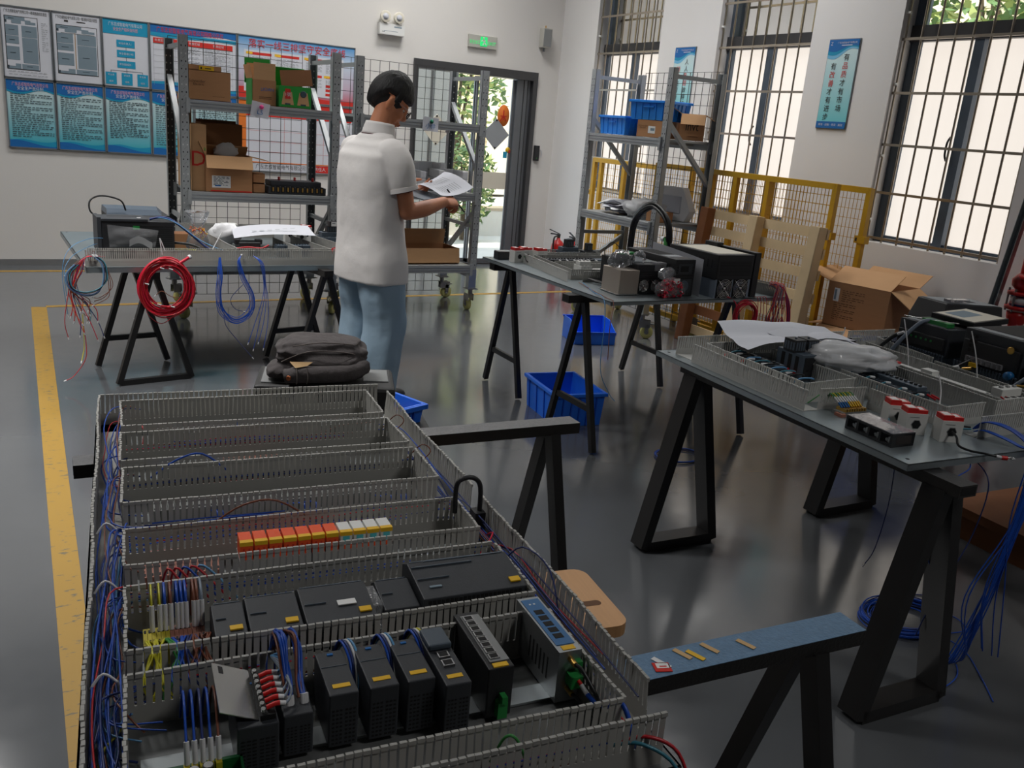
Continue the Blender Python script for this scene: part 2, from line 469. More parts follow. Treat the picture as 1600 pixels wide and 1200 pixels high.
# ---------------------------------------------------------------- room
XL, XR, YF, YB, ZC = -9.0, 5.62, -9.0, 9.02, 4.7
b = B('epoxy_floor'); b.box(XL-.2, XR+.2, YF-.2, YB+.2, -.1, 0); struct(b.build('floor'))
b = B('ceiling_white'); b.box(XL-.2, XR+.25, YF-.2, YB+.25, ZC, ZC+.15); struct(b.build('ceiling'))
b = B('wall_dim'); b.box(XL-.2, XL, YF-.2, YB+.2, 0, ZC); struct(b.build('wall_left'))
b = B('wall_dim'); b.box(XL, XR+.2, YF-.2, YF, 0, ZC); struct(b.build('wall_front'))
DX0, DX1, DZ = 3.83, 5.335, 2.16
b = B('wall_paint')
b.box(XL, DX0, YB, YB+.2, 0, ZC); b.box(DX1, XR+.2, YB, YB+.2, 0, ZC); b.box(DX0, DX1, YB, YB+.2, DZ, ZC)
struct(b.build('wall_back'))
b = B('skirting_grey'); b.box(XL, DX0-.02, YB-.012, YB, 0, .055); struct(b.build('baseboard_back'))
WINS = [(7.24, 8.33), (5.33, 6.42), (3.42, 4.51), (1.51, 2.60)]
SILL, WTOP, TRZ = .955, 3.7, 2.37
b = B('wall_white')
b.box(XR, XR+.25, YF, YB, 0, SILL); b.box(XR, XR+.25, YF, YB, WTOP, ZC)
edges = [YB] + [e for a, c in WINS for e in (c, a)] + [YF]
for i in range(0, len(edges), 2): b.box(XR, XR+.25, edges[i+1], edges[i], SILL, WTOP)
struct(b.build('wall_right'))
for i, (y0, y1) in enumerate(WINS):
    wn = struct(thing('window_%d' % (i+1), None, None, (XR, y0, SILL)))
    W = y1-y0; H = WTOP-SILL; T = TRZ-SILL
    f = B('alu_blue')
    x0, x1 = .13, .19
    f.box(x0, x1, 0, .075, 0, H); f.box(x0, x1, W-.075, W, 0, H); f.box(x0+.002, x1-.002, .01, W-.01, 0, .05); f.box(x0+.002, x1-.002, .01, W-.01, H-.06, H)
    f.m('alu_dark'); f.box(x0-.02, x1, 0, W, T, T+.11)
    f.m('alu_blue'); f.box(x0-.015, x1, W*.5-.035, W*.5+.035, 0, T)
    struct(f.build('window_frame', wn))
    p = B('frosted_pane'); p.box(.165, .172, .07, W-.07, .04, T+.01); struct(p.build('frosted_pane', wn))
    p = B('clear_glass'); p.quad((.165, .06, T+.1), (.165, W-.06, T+.1), (.165, W-.06, H-.05), (.165, .06, H-.05)); struct(p.build('clear_pane', wn))
    if i < 4:
        h = B('plastic_black'); h.tube(cr([(.11, W*.5+.06, .62), (.085, W*.5+.06, .66), (.085, W*.5+.06, .74), (.11, W*.5+.06, .78)], 4), .008, 6); struct(h.build('window_handle', wn))
    g = B('stainless')
    nb = 9
    for k in range(nb):
        y = .02+(W-.04)*k/(nb-1); g.cyl((.035, y, -.0), (.035, y, H), .0085, n=6)
    for z in (.03, .36, .70, 1.06, 1.425, 1.79, 2.2, 2.6): g.box(.028, .042, 0, W, z-.009, z+.009)
    g.m('plastic_white')
    for z in (.16, .62, 1.12, 1.6): g.cyl((.035, W-.03, z), (.035, W+.005, z), .012, n=8)
    struct(g.build('window_bars', wn))
# ---- door
dr = struct(thing('door_1', None, None, (DX0, YB, 0)))
DW = DX1-DX0
f = B('alu_dark'); f.box(0, .05, -.03, .16, 0, DZ); f.box(DW-.055, DW, -.03, .16, 0, DZ); f.box(.05, DW-.055, -.03, .16, DZ-.09, DZ)
f.box(0, DW, .0, .14, 0, .02); struct(f.build('door_frame', dr))
f = B('alu_grey'); f.box(DW-.235, DW-.06, .02, .12, 0, DZ-.09); f.m('alu_dark'); f.box(DW-.15, DW-.145, .012, .03, 0, DZ-.09); f.box(DW-.10, DW-.095, .012, .03, 0, DZ-.09)
struct(f.build('door_jamb', dr))
for nm, xa, xb, y in (('door_leaf', .05, .80, .09), ('door_leaf', .78, DW-.24, .06)):
    g = B('clear_glass'); g.quad((xa, y, .03), (xb, y, .03), (xb, y, DZ-.1), (xa, y, DZ-.1))
    lf = struct(g.build(nm, dr))
    g = B('alu_grey'); g.box(xa, xa+.025, y-.01, y+.01, .02, DZ-.1); g.box(xb-.03, xb, y-.01, y+.01, .02, DZ-.1); g.box(xa, xb, y-.01, y+.01, .02, .06)
    struct(g.build('leaf_frame', lf))
    g = B('plastic_cream'); g.quad((xa, y-.004, .86), (xb, y-.004, .86), (xb, y-.004, 1.045), (xa, y-.004, 1.045)); struct(g.build('safety_strip', lf))
g = B('black_frame'); g.cyl((.88, .03, 1.0), (.88, .03, 2.06), .011, n=8); g.cyl((.88, .03, 1.05), (.88, .058, 1.05), .008); g.cyl((.88, .03, 2.0), (.88, .058, 2.0), .008)
struct(g.build('door_handle', dr))
def diamond(x, z, r, matl, label):
    q = B(matl); M = Matrix.Translation((x, YB+.045, z)) @ Matrix.Rotation(R_(45), 4, 'Y'); q.M = M
    s_ = r*.7071; q.box(-s_, s_, -.003, .003, -s_, s_)
    q.m('ink_black'); q.M = Matrix.Translation((x, YB+.04, z)); q.box(-.01, .01, -.002, .002, r-.03, r-.012); q.box(-.01, .01, -.002, .002, -r+.012, -r+.03)
    tag(q.build('door_push_plate'), label, 'door plate')
diamond(4.885, 1.465, .17, 'ink_midgrey', 'grey diamond plate on the glass door near the jamb')
diamond(4.15, 1.46, .165, 'plastic_cream', 'pale diamond plate on the glass door behind the wire mesh')
q = B('ink_orange')
q.lathe([(.001, 0), (.075, 0), (.075, .003), (.001, .003)], n=28, axis='Y'); q.v = [(x, y, z*1.55) for x, y, z in q.v]
q.m('ink_red'); q.M = Matrix.Translation((0, -.002, 0)); q.box(-.006, .006, -.001, .001, -.05, .06); q.box(-.04, .04, -.001, .001, -.01, 0); q.bar((-.04, 0, -.06), (0, 0, 0), .008); q.bar((.04, 0, -.06), (0, 0, 0), .008)
tag(q.build('oval_sticker', loc=(4.97, YB+.05, 1.67)), 'oval orange sticker high on the glass door', 'sticker')
q = B('ink_yellow'); q.lathe([(.001, 0), (.032, 0), (.032, .003), (.001, .003)], n=16, axis='Y'); q.m('ink_red'); q.box(.01, .03, -.003, 0, -.03, .0); q.m('ink_cyan'); q.box(-.06, -.01, -.003, 0, -.09, -.02)
tag(q.build('round_sticker', loc=(5.06, YB+.05, 1.30)), 'small yellow round sticker on door glass beside the diamond plate', 'sticker')
# ---- yellow floor lines
def line(pts, name):
    q = B('line_yellow'); q.prism(pts, .0005, .0015); o = struct(q.build(name))
line([(XL, 8.70), (3.6, 8.66), (3.6, 8.73), (XL, 8.77)], 'trim_1')
line([(.135, 7.215), (.236, 7.20), (.108, 1.2), (.034, 1.2)], 'trim_2')
line([(.232, 7.25), (5.0, 7.42), (5.0, 7.36), (.232, 7.19)], 'trim_3')
# ---- outside the windows and the door
b = B('pavement'); b.box(-20, 30, YB+.2, 30, -.2, -.06); b.box(XR+.25, 30, -20, YB+.2, -.2, -.06); struct(b.build('ground_outside'))
bl = thing('office_building', 'cream building seen across the yard through the upper windows', 'building', (11.5, 0, 0))
q = B('cream_facade'); q.box(0, 4, -14, 16, 0, 5.6); q.m('facade_tan')
for k in range(10): q.box(-.25, 0, -14+3*k, -13.2+3*k, 0, 5.6)
q.build('facade', bl)
for k in range(9):
    for z in (.3,):
        q = B('alu_grey'); q.box(-.06, 0, -12.6+3*k, -11.4+3*k, z, z+2.0); q.m('wire_grey'); q.box(-.07, -.06, -12.5+3*k, -11.5+3*k, z+.1, z+1.9)
        q.build('window', bl)
bl = thing('facing_building', 'pale yellow building with dark bands beyond the glass door', 'building', (6.5, 19, 0))
q = B('cream_facade'); q.box(-1.2, 14, 0, 4, 0, 10); q.m('facade_tan')
for k in range(6): q.box(-1.2, 14, -.06, 0, 1.2+1.3*k, 1.25+1.3*k)
q.m('plastic_cream')
for k in range(6): q.box(-.9+2.2*k, -.4+2.2*k, -.3, 0, 0, 10)
q.build('facade', bl)
def column(x0, label):
    q = B('plastic_grey'); q.box(0, .55, 0, .4, 0, 4.0); q.m('alu_dark'); q.box(-.02, 0, -.01, .4, 0, 4); q.box(.26, .29, -.012, 0, 0, 4)
    tag(q.build('porch_column', loc=(x0, 10.9, -.06)), label, 'column')
column(4.62, 'grey panelled porch column outside the left half of the glass door')
def leafy(name, loc, w_, h_, n, label, cat, trunk=True, matl='leaf_dark', s_=.07, z0=.5):
    t = thing(name, label, cat, loc)
    rnd = random.Random(sum(map(ord, name)) + n)
    q = B(matl); q.m('leaf_light'); q.m(matl)
    for k in range(n):
        while True:
            p = Vector((rnd.uniform(-1, 1), rnd.uniform(-1, 1), rnd.uniform(-1, 1)))
            if p.length < 1: break
        c = Vector((p.x*w_, p.y*w_, z0+(p.z+1)/2*h_))
        a = Vector((rnd.uniform(-1, 1), rnd.uniform(-1, 1), rnd.uniform(-.6, .6))).normalized()*s_
        d = a.cross(Vector((rnd.uniform(-1, 1), rnd.uniform(-1, 1), 1))).normalized()*s_*.45
        q.m('leaf_light' if rnd.random() < .4 else matl)
        q.add([c-a, c+d, c+a, c-d], [(0,1,2,3)])
    q.build('foliage', t)
    q = B('bark')
    for k in range(5): q.tube([(rj(.05), rj(.05), -.05), (rj(.1)*w_, rj(.1)*w_, z0+.2*h_), (rj(.5)*w_, rj(.5)*w_, z0+.75*h_)], [.04, .03, .01], 6)
    q.build('trunk', t)
    return t
leafy('courtyard_tree', (6.35, 13.2, 0), .9, 3.2, 1500, 'sparse tree outside the glass door, at mid height behind the rack', 'tree', s_=.09, z0=.9)
leafy('door_shrub', (5.75, 11.4, 0), .42, 1.25, 900, 'bushy green shrub low outside the glass door', 'shrub', s_=.06, z0=.1, matl='leaf_dark')
leafy('yard_tree', (9.6, 6.4, 0), 1.0, 3.2, 1600, 'tree with yellow green leaves outside the middle barred window', 'tree', s_=.1, z0=1.6)
leafy('garden_tree', (9.4, 3.0, 0), 1.3, 3.2, 2000, 'leafy tree outside the barred window nearest the red pipe', 'tree', s_=.1, z0=1.6)
b = B('pavement'); b.box(0, 6, 0, .35, 0, .38); b.m('stainless'); b.box(0, 6, -.01, .36, .38, .42)
tag(b.build('planter_wall', loc=(5.0, 11.9, -.06)), 'low pale planter wall outside behind the door shrub', 'wall')
# ---- added ceiling fill lights, out of view, placed to brighten the hall
def lamp(x, y, label, k=1.0, sp=125):
    t = thing('ceiling_fill_light', label, 'ceiling lamp', (x, y, ZC), 0, 'added ceiling fill lights')
    q = B('plastic_white'); q.box(-.62, .62, -.32, .32, -.07, 0); q.build('fill_light_housing', t)
    ld = bpy.data.lights.new('fill_light', 'AREA'); ld.shape = 'RECTANGLE'; ld.size = 1.2; ld.size_y = .6; ld.energy = FILL_WATTS*k; ld.color = (1, .985, .965); ld.spread = R_(sp)
    lo = bpy.data.objects.new('fill_light', ld); COL.objects.link(lo); lo.parent = t; lo.location = (0, 0, -.075)
for i, (x, y) in enumerate([(-1.0, 7.9), (1.4, 7.9), (3.8, 7.9), (3.2, 6.4), (4.6, 5.4)]):
    lamp(x, y, 'added rectangular fill light on the ceiling, out of view', (.55, .9, 1.0, .75, .75)[i])
for x, y, k, sp in [(-2.4, 5.3, 1.7, 120), (-.5, 4.0, 1.5, 92), (2.6, -1.2, 1.1, 165)]: lamp(x, y, 'added rectangular fill light on the ceiling, out of view', k, sp)
# ---------------------------------------------------------------- notice boards on the back wall
def rect(q, x0, x1, z0, z1, k, layer):
    y = -.012-.0007*layer
    q.m(k); q.add([(x0, y, z0), (x1, y, z0), (x1, y, z1), (x0, y, z1)], [(0,1,2,3)])
def wtxt(q, t, x, z, size, k, layer, fit=None):
    q.m(k); q.text(t, size, Matrix.Translation((x, -.012-.0007*layer, z)) @ Matrix.Rotation(PI/2, 4, 'X'), fit=fit)
def wave(q, x0, x1, zt, d0, d1, k, layer, up=False):
    """printed band with a curved edge, from the edge zt inward"""
    y = -.012-.0007*layer; n = 14; vs = []
    for i in range(n+1):
        t = i/n; x = x0+(x1-x0)*t
        e = d0+(d1-d0)*t+.22*(d0+d1)*math.sin(PI*2*t)*.5
        vs += [(x, y, zt), (x, y, zt+e if up else zt-e)]
    q.m(k)
    for i in range(n):
        a = [vs[2*i], vs[2*i+1], vs[2*i+3], vs[2*i+2]]
        q.add(a if not up else a[::-1], [(0,1,2,3)])
def rows(q, x0, x1, z1, z0, n, h, k, layer, rnd, last=.6):
    """lines of small print"""
    for i in range(n):
        z = z1-(z1-z0)*i/max(1, n-1); x = x0
        xe = x1 if (i % 3 != 2) else x0+(x1-x0)*rnd.uniform(.25, .9)
        while x < xe-.008:
            d = min(rnd.uniform(.012, .034), xe-x)
            rect(q, x, x+d, z-h/2, z+h/2, k, layer); x += d+rnd.choice((.005, .007, .012))
def board(x0, x1, z0, z1, label, draw, seed=1, base='paper'):
    t = thing('notice_board', label, 'notice board', (x0, YB, z0), 0, 'notice boards on the back wall')
    q = B('frame_alu'); q.box(0, x1-x0, -.01, -.001, 0, z1-z0); f = .009
    for a in ((0, x1-x0, 0, f), (0, x1-x0, z1-z0-f, z1-z0)): q.box(a[0], a[1], -.017, -.01, a[2], a[3])
    for a in ((0, f), (x1-x0-f, x1-x0)): q.box(a[0], a[1], -.017, -.01, 0, z1-z0)
    q.build('board_frame', t)
    q = B(base); W, H = x1-x0, z1-z0
    q.add([(f, -.0112, f), (W-f, -.0112, f), (W-f, -.0112, H-f), (f, -.0112, H-f)], [(0,1,2,3)])
    draw(q, W, H, random.Random(seed)); q.build('print', t)
def plan(second):
    def d(q, W, H, r):
        wtxt(q, '广东志成智能电气有限公司一楼'+('消防平面' if second else '疏散路线')+'示意图', W/2, H-.045, .03, 'ink_black', 1, fit=W*.84)
        X0, X1, Z0, Z1 = .035, W*(.9 if second else .72), .075, H-.085-(.025 if second else 0)
        if second:
            rect(q, W*.25, W*.33, H-.078, H-.064, 'ink_black', 1); rect(q, W*.5, W*.68, H-.075, H-.068, 'ink_black', 1)
        rect(q, X0-.005, X1+.005, Z0-.005, Z1+.005, 'ink_black', 1); rect(q, X0, X1, Z0, Z1, 'paper', 2)
        w_ = X1-X0; h_ = Z1-Z0
        def c(a, b_, e, g, k='ink_grey', l=3): rect(q, X0+a*w_, X0+b_*w_, Z0+e*h_, Z0+g*h_, k, l)
        c(0, .62, .93, 1); c(.2, .5, .87, .93); c(.62, .8, .87, .95); c(.8, .95, .87, .92)
        c(0, .4, .64, .84); c(0, .4, .48, .63); c(0, .4, .17, .43)
        c(.5, .98, .62, .84); c(.5, .98, .12, .61); c(.45, .98, .0, .1); c(0, .42, 0, .05); c(.25, .42, .05, .1)
        for a, e in ((.1, .74), (.1, .55), (.1, .3), (.62, .73), (.62, .35), (.6, .05), (.1, .96)):
            c(a, a+.18, e, e+.012, 'ink_text', 4)
        if second:
            c(.44, .455, .1, .86, 'ink_tan', 4); c(.455, .46, .1, .86, 'ink_black', 4); c(.1, .95, .845, .852, 'ink_black', 4)
        else:
            rows(q, X1+.03, W-.03, Z1-.03, Z1-.25, 14, .004, 'ink_midgrey', 3, r)
            rows(q, .04, W-.05, .055, .03, 2, .004, 'ink_midgrey', 3, r)
        for e in (.9, .03): c(0, .05, e-.02, e+.03, 'ink_text', 5)
    return d
CO = '广东志成智能电气有限公司'
def org(q, W, H, r):
    rect(q, .009, W-.009, H-.13, H-.009, 'ink_cyan', 1)
    wtxt(q, CO, W/2, H-.05, .034, 'paper', 2, fit=W*.72); wtxt(q, '安全生产组织架构图', W/2, H-.09, .034, 'ink_pink', 2, fit=W*.52)
    for z, t in ((.37, '安全负责人：'), (.285, '安全管理小组'), (.195, '安全副组长：')):
        rect(q, W*.3, W*.69, z-.03, z+.03, 'ink_cyan', 1); wtxt(q, t, W*.5, z, .02, 'paper', 2)
    for a, b_ in ((.34, .315), (.255, .225), (.165, .07)): rect(q, W*.495, W*.505, b_, a, 'ink_text', 1)
    rect(q, W*.16, W*.84, .138, .141, 'ink_text', 1)
    for x in (.16, .5, .84):
        rect(q, W*x-.002, W*x+.002, .12, .14, 'ink_text', 1); rect(q, W*x-.045, W*x+.045, .02, .122, 'ink_cyan', 2)
        wtxt(q, '安全员', W*x, .1, .018, 'paper', 3); wtxt(q, '组员', W*x, .045, .018, 'paper', 3)
def grid_board(q, W, H, r):
    wave(q, .009, W-.009, H-.009, .09, .06, 'ink_blue', 1); wave(q, .009, W-.009, H-.075, .03, .03, 'ink_cyan', 2); wave(q, .009, W-.009, .009, .07, .05, 'ink_cyan', 1, True); wave(q, .009, W-.009, .009, .05, .02, 'ink_blue', 2, True)
    wtxt(q, '广东志创智能电气有限公司网格公示栏', W*.46, H-.05, .05, 'ink_red', 3, fit=W*.76)
    rect(q, .03, W-.04, H-.165, H-.12, 'ink_red', 3); 
    for a in (.12, .5, .78): wtxt(q, '负责区域', W*a, H-.142, .025, 'paper', 4)
    for k in range(7): rect(q, .03, W-.04, H-.165-.052*k-.002, H-.165-.052*k, 'ink_midgrey', 2)
    for x in (.03, .22, .46, .73): rect(q, x, x+.002, H-.53, H-.165, 'ink_midgrey', 2)
    for k in range(6): rect(q, .16, .205, H-.21-.052*k-.004, H-.175-.052*k, 'ink_grey' if k % 2 else 'ink_text', 3)
    rows(q, .25, .44, H-.18, H-.5, 26, .004, 'ink_midgrey', 3, r); rows(q, .48, W-.06, H-.18, H-.5, 26, .004, 'ink_midgrey', 3, r)
def safety(q, W, H, r):
    wave(q, .009, W-.009, .009, .1, .04, 'ink_red', 1, True)
    rect(q, .06, W-.12, .07, H-.13, 'paper', 2)
    wtxt(q, '落实一线三排坚守安全底线', W*.5, H-.075, .085, 'ink_red', 3, fit=W*.82)
    for i, x in enumerate((.1, .37, .66, .86)):
        wd = .22 if i < 2 else .16
        for z in (H-.16, H-.31):
            rect(q, x, x+wd, z-.012, z+.012, 'ink_red', 3); rect(q, x-.02, x+.04, z-.008, z+.014, 'ink_yellow', 4)
            rows(q, x, x+wd, z-.03, z-.11, 9, .004, 'ink_midgrey', 3, r)
        for z in (.1, .14, .18): rect(q, x, x+.05, z-.012, z+.012, 'ink_red' if i % 2 else 'ink_pink', 3)
def rules(n):
    def d(q, W, H, r):
        wave(q, .009, W-.009, H-.009, .095, .1, 'ink_cyan', 1); wave(q, .009, W-.009, H-.009, .08, .085, 'ink_blue', 2)
        wtxt(q, CO, W/2, H-.045, .034, 'ink_pink', 3, fit=W*.72); wtxt(q, '安全生产责任制', W/2, H-.078, .034, 'paper', 3, fit=W*.52)
        rows(q, .035, W-.025, H-.125, .1 if n != 2 else .14, 21-2*(n == 3), .0062, 'ink_text', 3, r)
        wave(q, .009, W-.009, .009, .055, .06, 'ink_cyan', 1, True); wave(q, .009, W-.009, .009, .06, .012, 'ink_blue', 2, True)
    return d
def red_board(q, W, H, r):
    rect(q, .009, .08, .009, H-.009, 'ink_orange', 1)
    rect(q, .08, W-.02, H-.15, H-.009, 'ink_red', 1); rect(q, .08, W-.02, H-.1, H-.096, 'ink_yellow', 2)
    wtxt(q, '未遵守安全操作规程', W*.45, H-.05, .045, 'paper', 2, fit=W*.5); wtxt(q, '管控措施', W*.62, H-.122, .034, 'paper', 3); wtxt(q, '红色', W*.3, H-.122, .03, 'ink_yellow', 3)
    for k in range(1, 4): rect(q, .08, W-.02, .09+.1*k, .092+.1*k, 'ink_red', 2)
    for x in (.45, .85): rect(q, x, x+.002, .09, H-.15, 'ink_red', 2)
    rect(q, .08, W-.02, .085, .094, 'ink_orange', 3); rect(q, .08, W-.02, .009, .08, 'paper_grey', 2)
    wtxt(q, CO, .42, .045, .05, 'ink_black', 3, fit=.5); rect(q, .7, .95, .012, .08, 'ink_red', 3); wtxt(q, '责任人', .82, .045, .04, 'paper', 4)
ZM = 1.61
board(.09, .47, ZM, 2.185, 'white floor plan board with escape routes, top left of the notice wall', plan(False), 1)
board(.475, .86, ZM, 2.185, 'white floor plan board with key bar under its title, second along top', plan(True), 2)
board(.865, 1.25, ZM, 2.185, 'organisation chart board with cyan boxes and cyan header', org, 3)
board(1.255, 2.025, ZM, 2.185, 'wide grid notice board with blue wave header behind left rack', grid_board, 4)
board(2.03, 3.19, ZM, 2.185, 'wide board with big red title about holding the safety line', safety, 5, 'print_safety')
for i, (a, c) in enumerate(((.09, .47), (.475, .86), (.865, 1.25), (1.255, 1.63), (1.635, 2.025))):
    board(a, c, 1.03, ZM-.005, ('blue rules board at the lower left corner of the notice wall', 'blue rules board under the second floor plan', 'blue rules board under the organisation chart', 'blue rules board half hidden by the rack post', 'blue rules board behind the cartons on the rack')[i], rules(i), 10+i, 'print_cyan')
board(2.03, 3.19, .93, ZM-.005, 'white and red risk board with orange edge behind the racks', red_board, 20)
# ---- banners on the window piers
def banner(y, z0, z1, label, cols, foot):
    t = thing('wall_banner', label, 'banner', (XR, y, z0), R_(-90), 'slogan banners between windows')
    W, H = .295, z1-z0
    q = B('frame_alu'); q.box(-W/2, W/2, -.008, -.001, 0, H); q.build('banner_backing', t)
    q = B('print_banner'); q.add([(-W/2+.006, -.0115, .006), (W/2-.006, -.0115, .006), (W/2-.006, -.0115, H-.006), (-W/2+.006, -.0115, H-.006)], [(0,1,2,3)])
    x0, x1 = -W/2+.006, W/2-.006
    wave(q, x0, x1, H-.006, .13, .075, 'ink_sky', 1); wave(q, x0, x1, H-.006, .105, .06, 'ink_cyan', 2); wave(q, x0, x1, H-.006, .08, .05, 'ink_blue', 3)
    wtxt(q, '广东志成智能电气有限公司', .03, H-.03, .016, 'paper', 4, fit=.18); rect(q, -.02, .08, H-.05, H-.044, 'paper', 4); wtxt(q, 'Z', -.115, H-.035, .035, 'paper', 4)
    rect(q, x0, x1, .006, .055, 'ink_blue', 3); wtxt(q, foot, 0, .03, .02, 'paper', 4, fit=W*.8)
    for x, zt, st, s_, reds in cols:
        for i, ch in enumerate(st): wtxt(q, ch, x, zt-s_*1.12*i, s_, 'ink_red' if i in reds else 'ink_black', 3)
    q.build('print', t)
banner(4.985, 1.742, 2.398, 'blue slogan banner on the pier beside the big near window', [(.045, .52, '有品质才有市场', .055, (1, 2)), (-.065, .455, '有改善才有进步', .055, (1, 2))], '精准 · 创新 · 务实 · 高效')
banner(6.83, 1.742, 2.398, 'blue slogan banner partly hidden behind the window side rack', [(.045, .52, '人人品管做得好', .055, (2, 3)), (-.065, .455, '顾客抱怨自然少', .055, (0, 1))], '精准 · 创新 · 务实 · 高效')
# ---- emergency light, exit sign, boxes
t = thing('emergency_light', 'white twin head emergency light high on the back wall', 'emergency light', (3.555, YB, 2.40))
q = B('plastic_white'); q.box(-.135, .135, -.06, -.002, -.055, .055); q.m('label_white'); q.box(-.13, .13, -.062, -.06, -.05, .05); q.m('ink_grey'); q.box(.02, .1, -.0632, -.062, .02, .032); q.box(-.09, .06, -.0632, -.062, -.02, -.016); q.m('ink_text'); q.box(-.11, -.08, -.0632, -.062, -.03, -.024); q.build('battery_box', t, bev=.006)
for s in (-.08, .065):
    q = B('plastic_cream'); q.lathe([(.02, -.02), (.045, -.03), (.056, -.06), (.056, -.075), (.05, -.078), (.001, -.07)], (s, 0, .115), 20, 'Y'); q.cyl((s, -.03, .05), (s, -.03, .09), .012)
    q.m('paper_grey'); q.lathe([(.001, -.079), (.03, -.079), (.03, -.076), (.001, -.076)], (s, 0, .115), 16, 'Y'); q.build('lamp_head', t)
t = thing('exit_sign', 'green lit exit sign over the glass door', 'exit sign', (4.61, YB, 2.405))
q = B('sign_body'); q.box(-.172, .172, -.028, -.002, -.064, .064); q.build('sign_body', t, bev=.003)
q = B('sign_green'); q.M = Matrix.Translation((0, -.0185, 0))
wtxt(q, '安全出口', -.098, -.012, .044, 'sign_green', 1, fit=.125); wtxt(q, 'EXIT', .105, -.012, .05, 'sign_green', 1, fit=.1)
rect(q, -.035, .05, -.045, .05, 'sign_green', 1)
q.m('label_white')
y = -.0145
for a, c, w_ in (((.0, y, .025), (.015, y, -.005), .016), ((.015, y, -.005), (-.005, y, -.035), .011), ((.015, y, -.005), (.035, y, -.03), .011), ((.0, y, .02), (-.022, y, .005), .009), ((.005, y, .018), (.03, y, .01), .009)): q.bar(a, c, w_, .001, (0, 1, 0))
q.lathe([(.001, 0), (.009, 0), (.009, .001), (.001, .001)], (.003, y, .037), 12, 'Y')
q.build('sign_face', t)
t = thing('wall_junction_box', 'grey metal junction box high by the room corner', 'junction box', (5.375, YB, 2.53))
q = B('sign_body'); q.box(-.055, .055, -.09, -.002, -.1, .1); q.m('plastic_grey'); q.box(-.05, .05, -.093, -.09, -.09, .09); q.build('box_body', t, bev=.004)
q = B('nickel'); q.cyl((0, -.03, -.14), (0, -.03, -.1), .012); q.m('ink_tan'); q.cyl((0, -.03, .1), (0, -.03, .13), .01); q.build('conduit_gland', t)
t = thing('access_reader', 'small black card reader with wire beside the glass door', 'card reader', (5.40, YB, 1.29))
q = B('plastic_black'); q.box(-.03, .03, -.035, -.002, -.085, .085); q.m('ink_green'); q.box(-.006, .006, -.036, -.035, -.06, -.05); q.build('reader_body', t, bev=.004)
q = B('paper'); q.tube(cr([(.03, -.01, .04), (.07, -.008, .03), (.075, -.008, -.03), (.03, -.01, -.05)], 5), .003, 5); q.build('cable', t)
# ---------------------------------------------------------------- storage racks
def upright(q, x, y, h, front=True, right=False):
    w_, d = .062, .045
    sx = -1 if right else 1
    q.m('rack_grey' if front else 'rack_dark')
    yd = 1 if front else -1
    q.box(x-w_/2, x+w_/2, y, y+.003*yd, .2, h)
    q.m('rack_grey')
    q.box(x-w_/2, x-w_/2+.003, y, y+d*yd, .2, h); q.box(x+w_/2-.003, x+w_/2, y, y+d*yd, .2, h)
    n = int((h-.25)/.05)
    for k in range(n):
        z = .25+.05*k
        q.m(('hole_dark' if k % 4 else 'hole_light') if front else 'hole_light')
        for s in (-.014, .014):
            q.box(x+s-.0035, x+s+.0035, y-.0008*yd, y, z-.005, z+.005)
            if not front: q.box(x+s-.0035, x+s+.0035, y+.003*yd, y+.0038*yd, z-.005, z+.005)
        q.m('plastic_grey')
        if front: q.bar((x-.008, y-.0006, z+.018), (x+.008, y-.0006, z+.034), .003, .001, (0, 1, 0))
def caster(par, x, y, ang):
    c = B('nickel'); c.M = Matrix.Translation((x, y, 0)) @ Matrix.Rotation(ang, 4, 'Z')
    c.box(-.045, .045, -.05, .05, .192, .2); c.cyl((0, 0, .15), (0, 0, .195), .02)
    for s in (-.024, .024): c.prism([(-.02, s-.002), (.07, s-.002), (.07, s+.002), (-.02, s+.002)], .09, .15); c.bar((.045, s, .12), (.045, s, .05), .03, .004, (0, 1, 0))
    c.cyl((.045, -.03, .0525), (.045, .03, .0525), .006); c.box(.06, .1, -.012, .012, .12, .128)
    o = c.build('caster', par)
    c = B('caster_yellow'); c.M = Matrix.Translation((x, y, 0)) @ Matrix.Rotation(ang, 4, 'Z')
    c.lathe([(.02, -.016), (.045, -.018), (.0525, -.012), (.0525, .012), (.045, .018), (.02, .016)], (.045, 0, .0525), 22, 'Y')
    c.m('nickel'); c.lathe([(.001, -.019), (.018, -.019), (.018, .019), (.001, .019)], (.045, 0, .0525), 12, 'Y')
    c.build('caster_wheel', o)
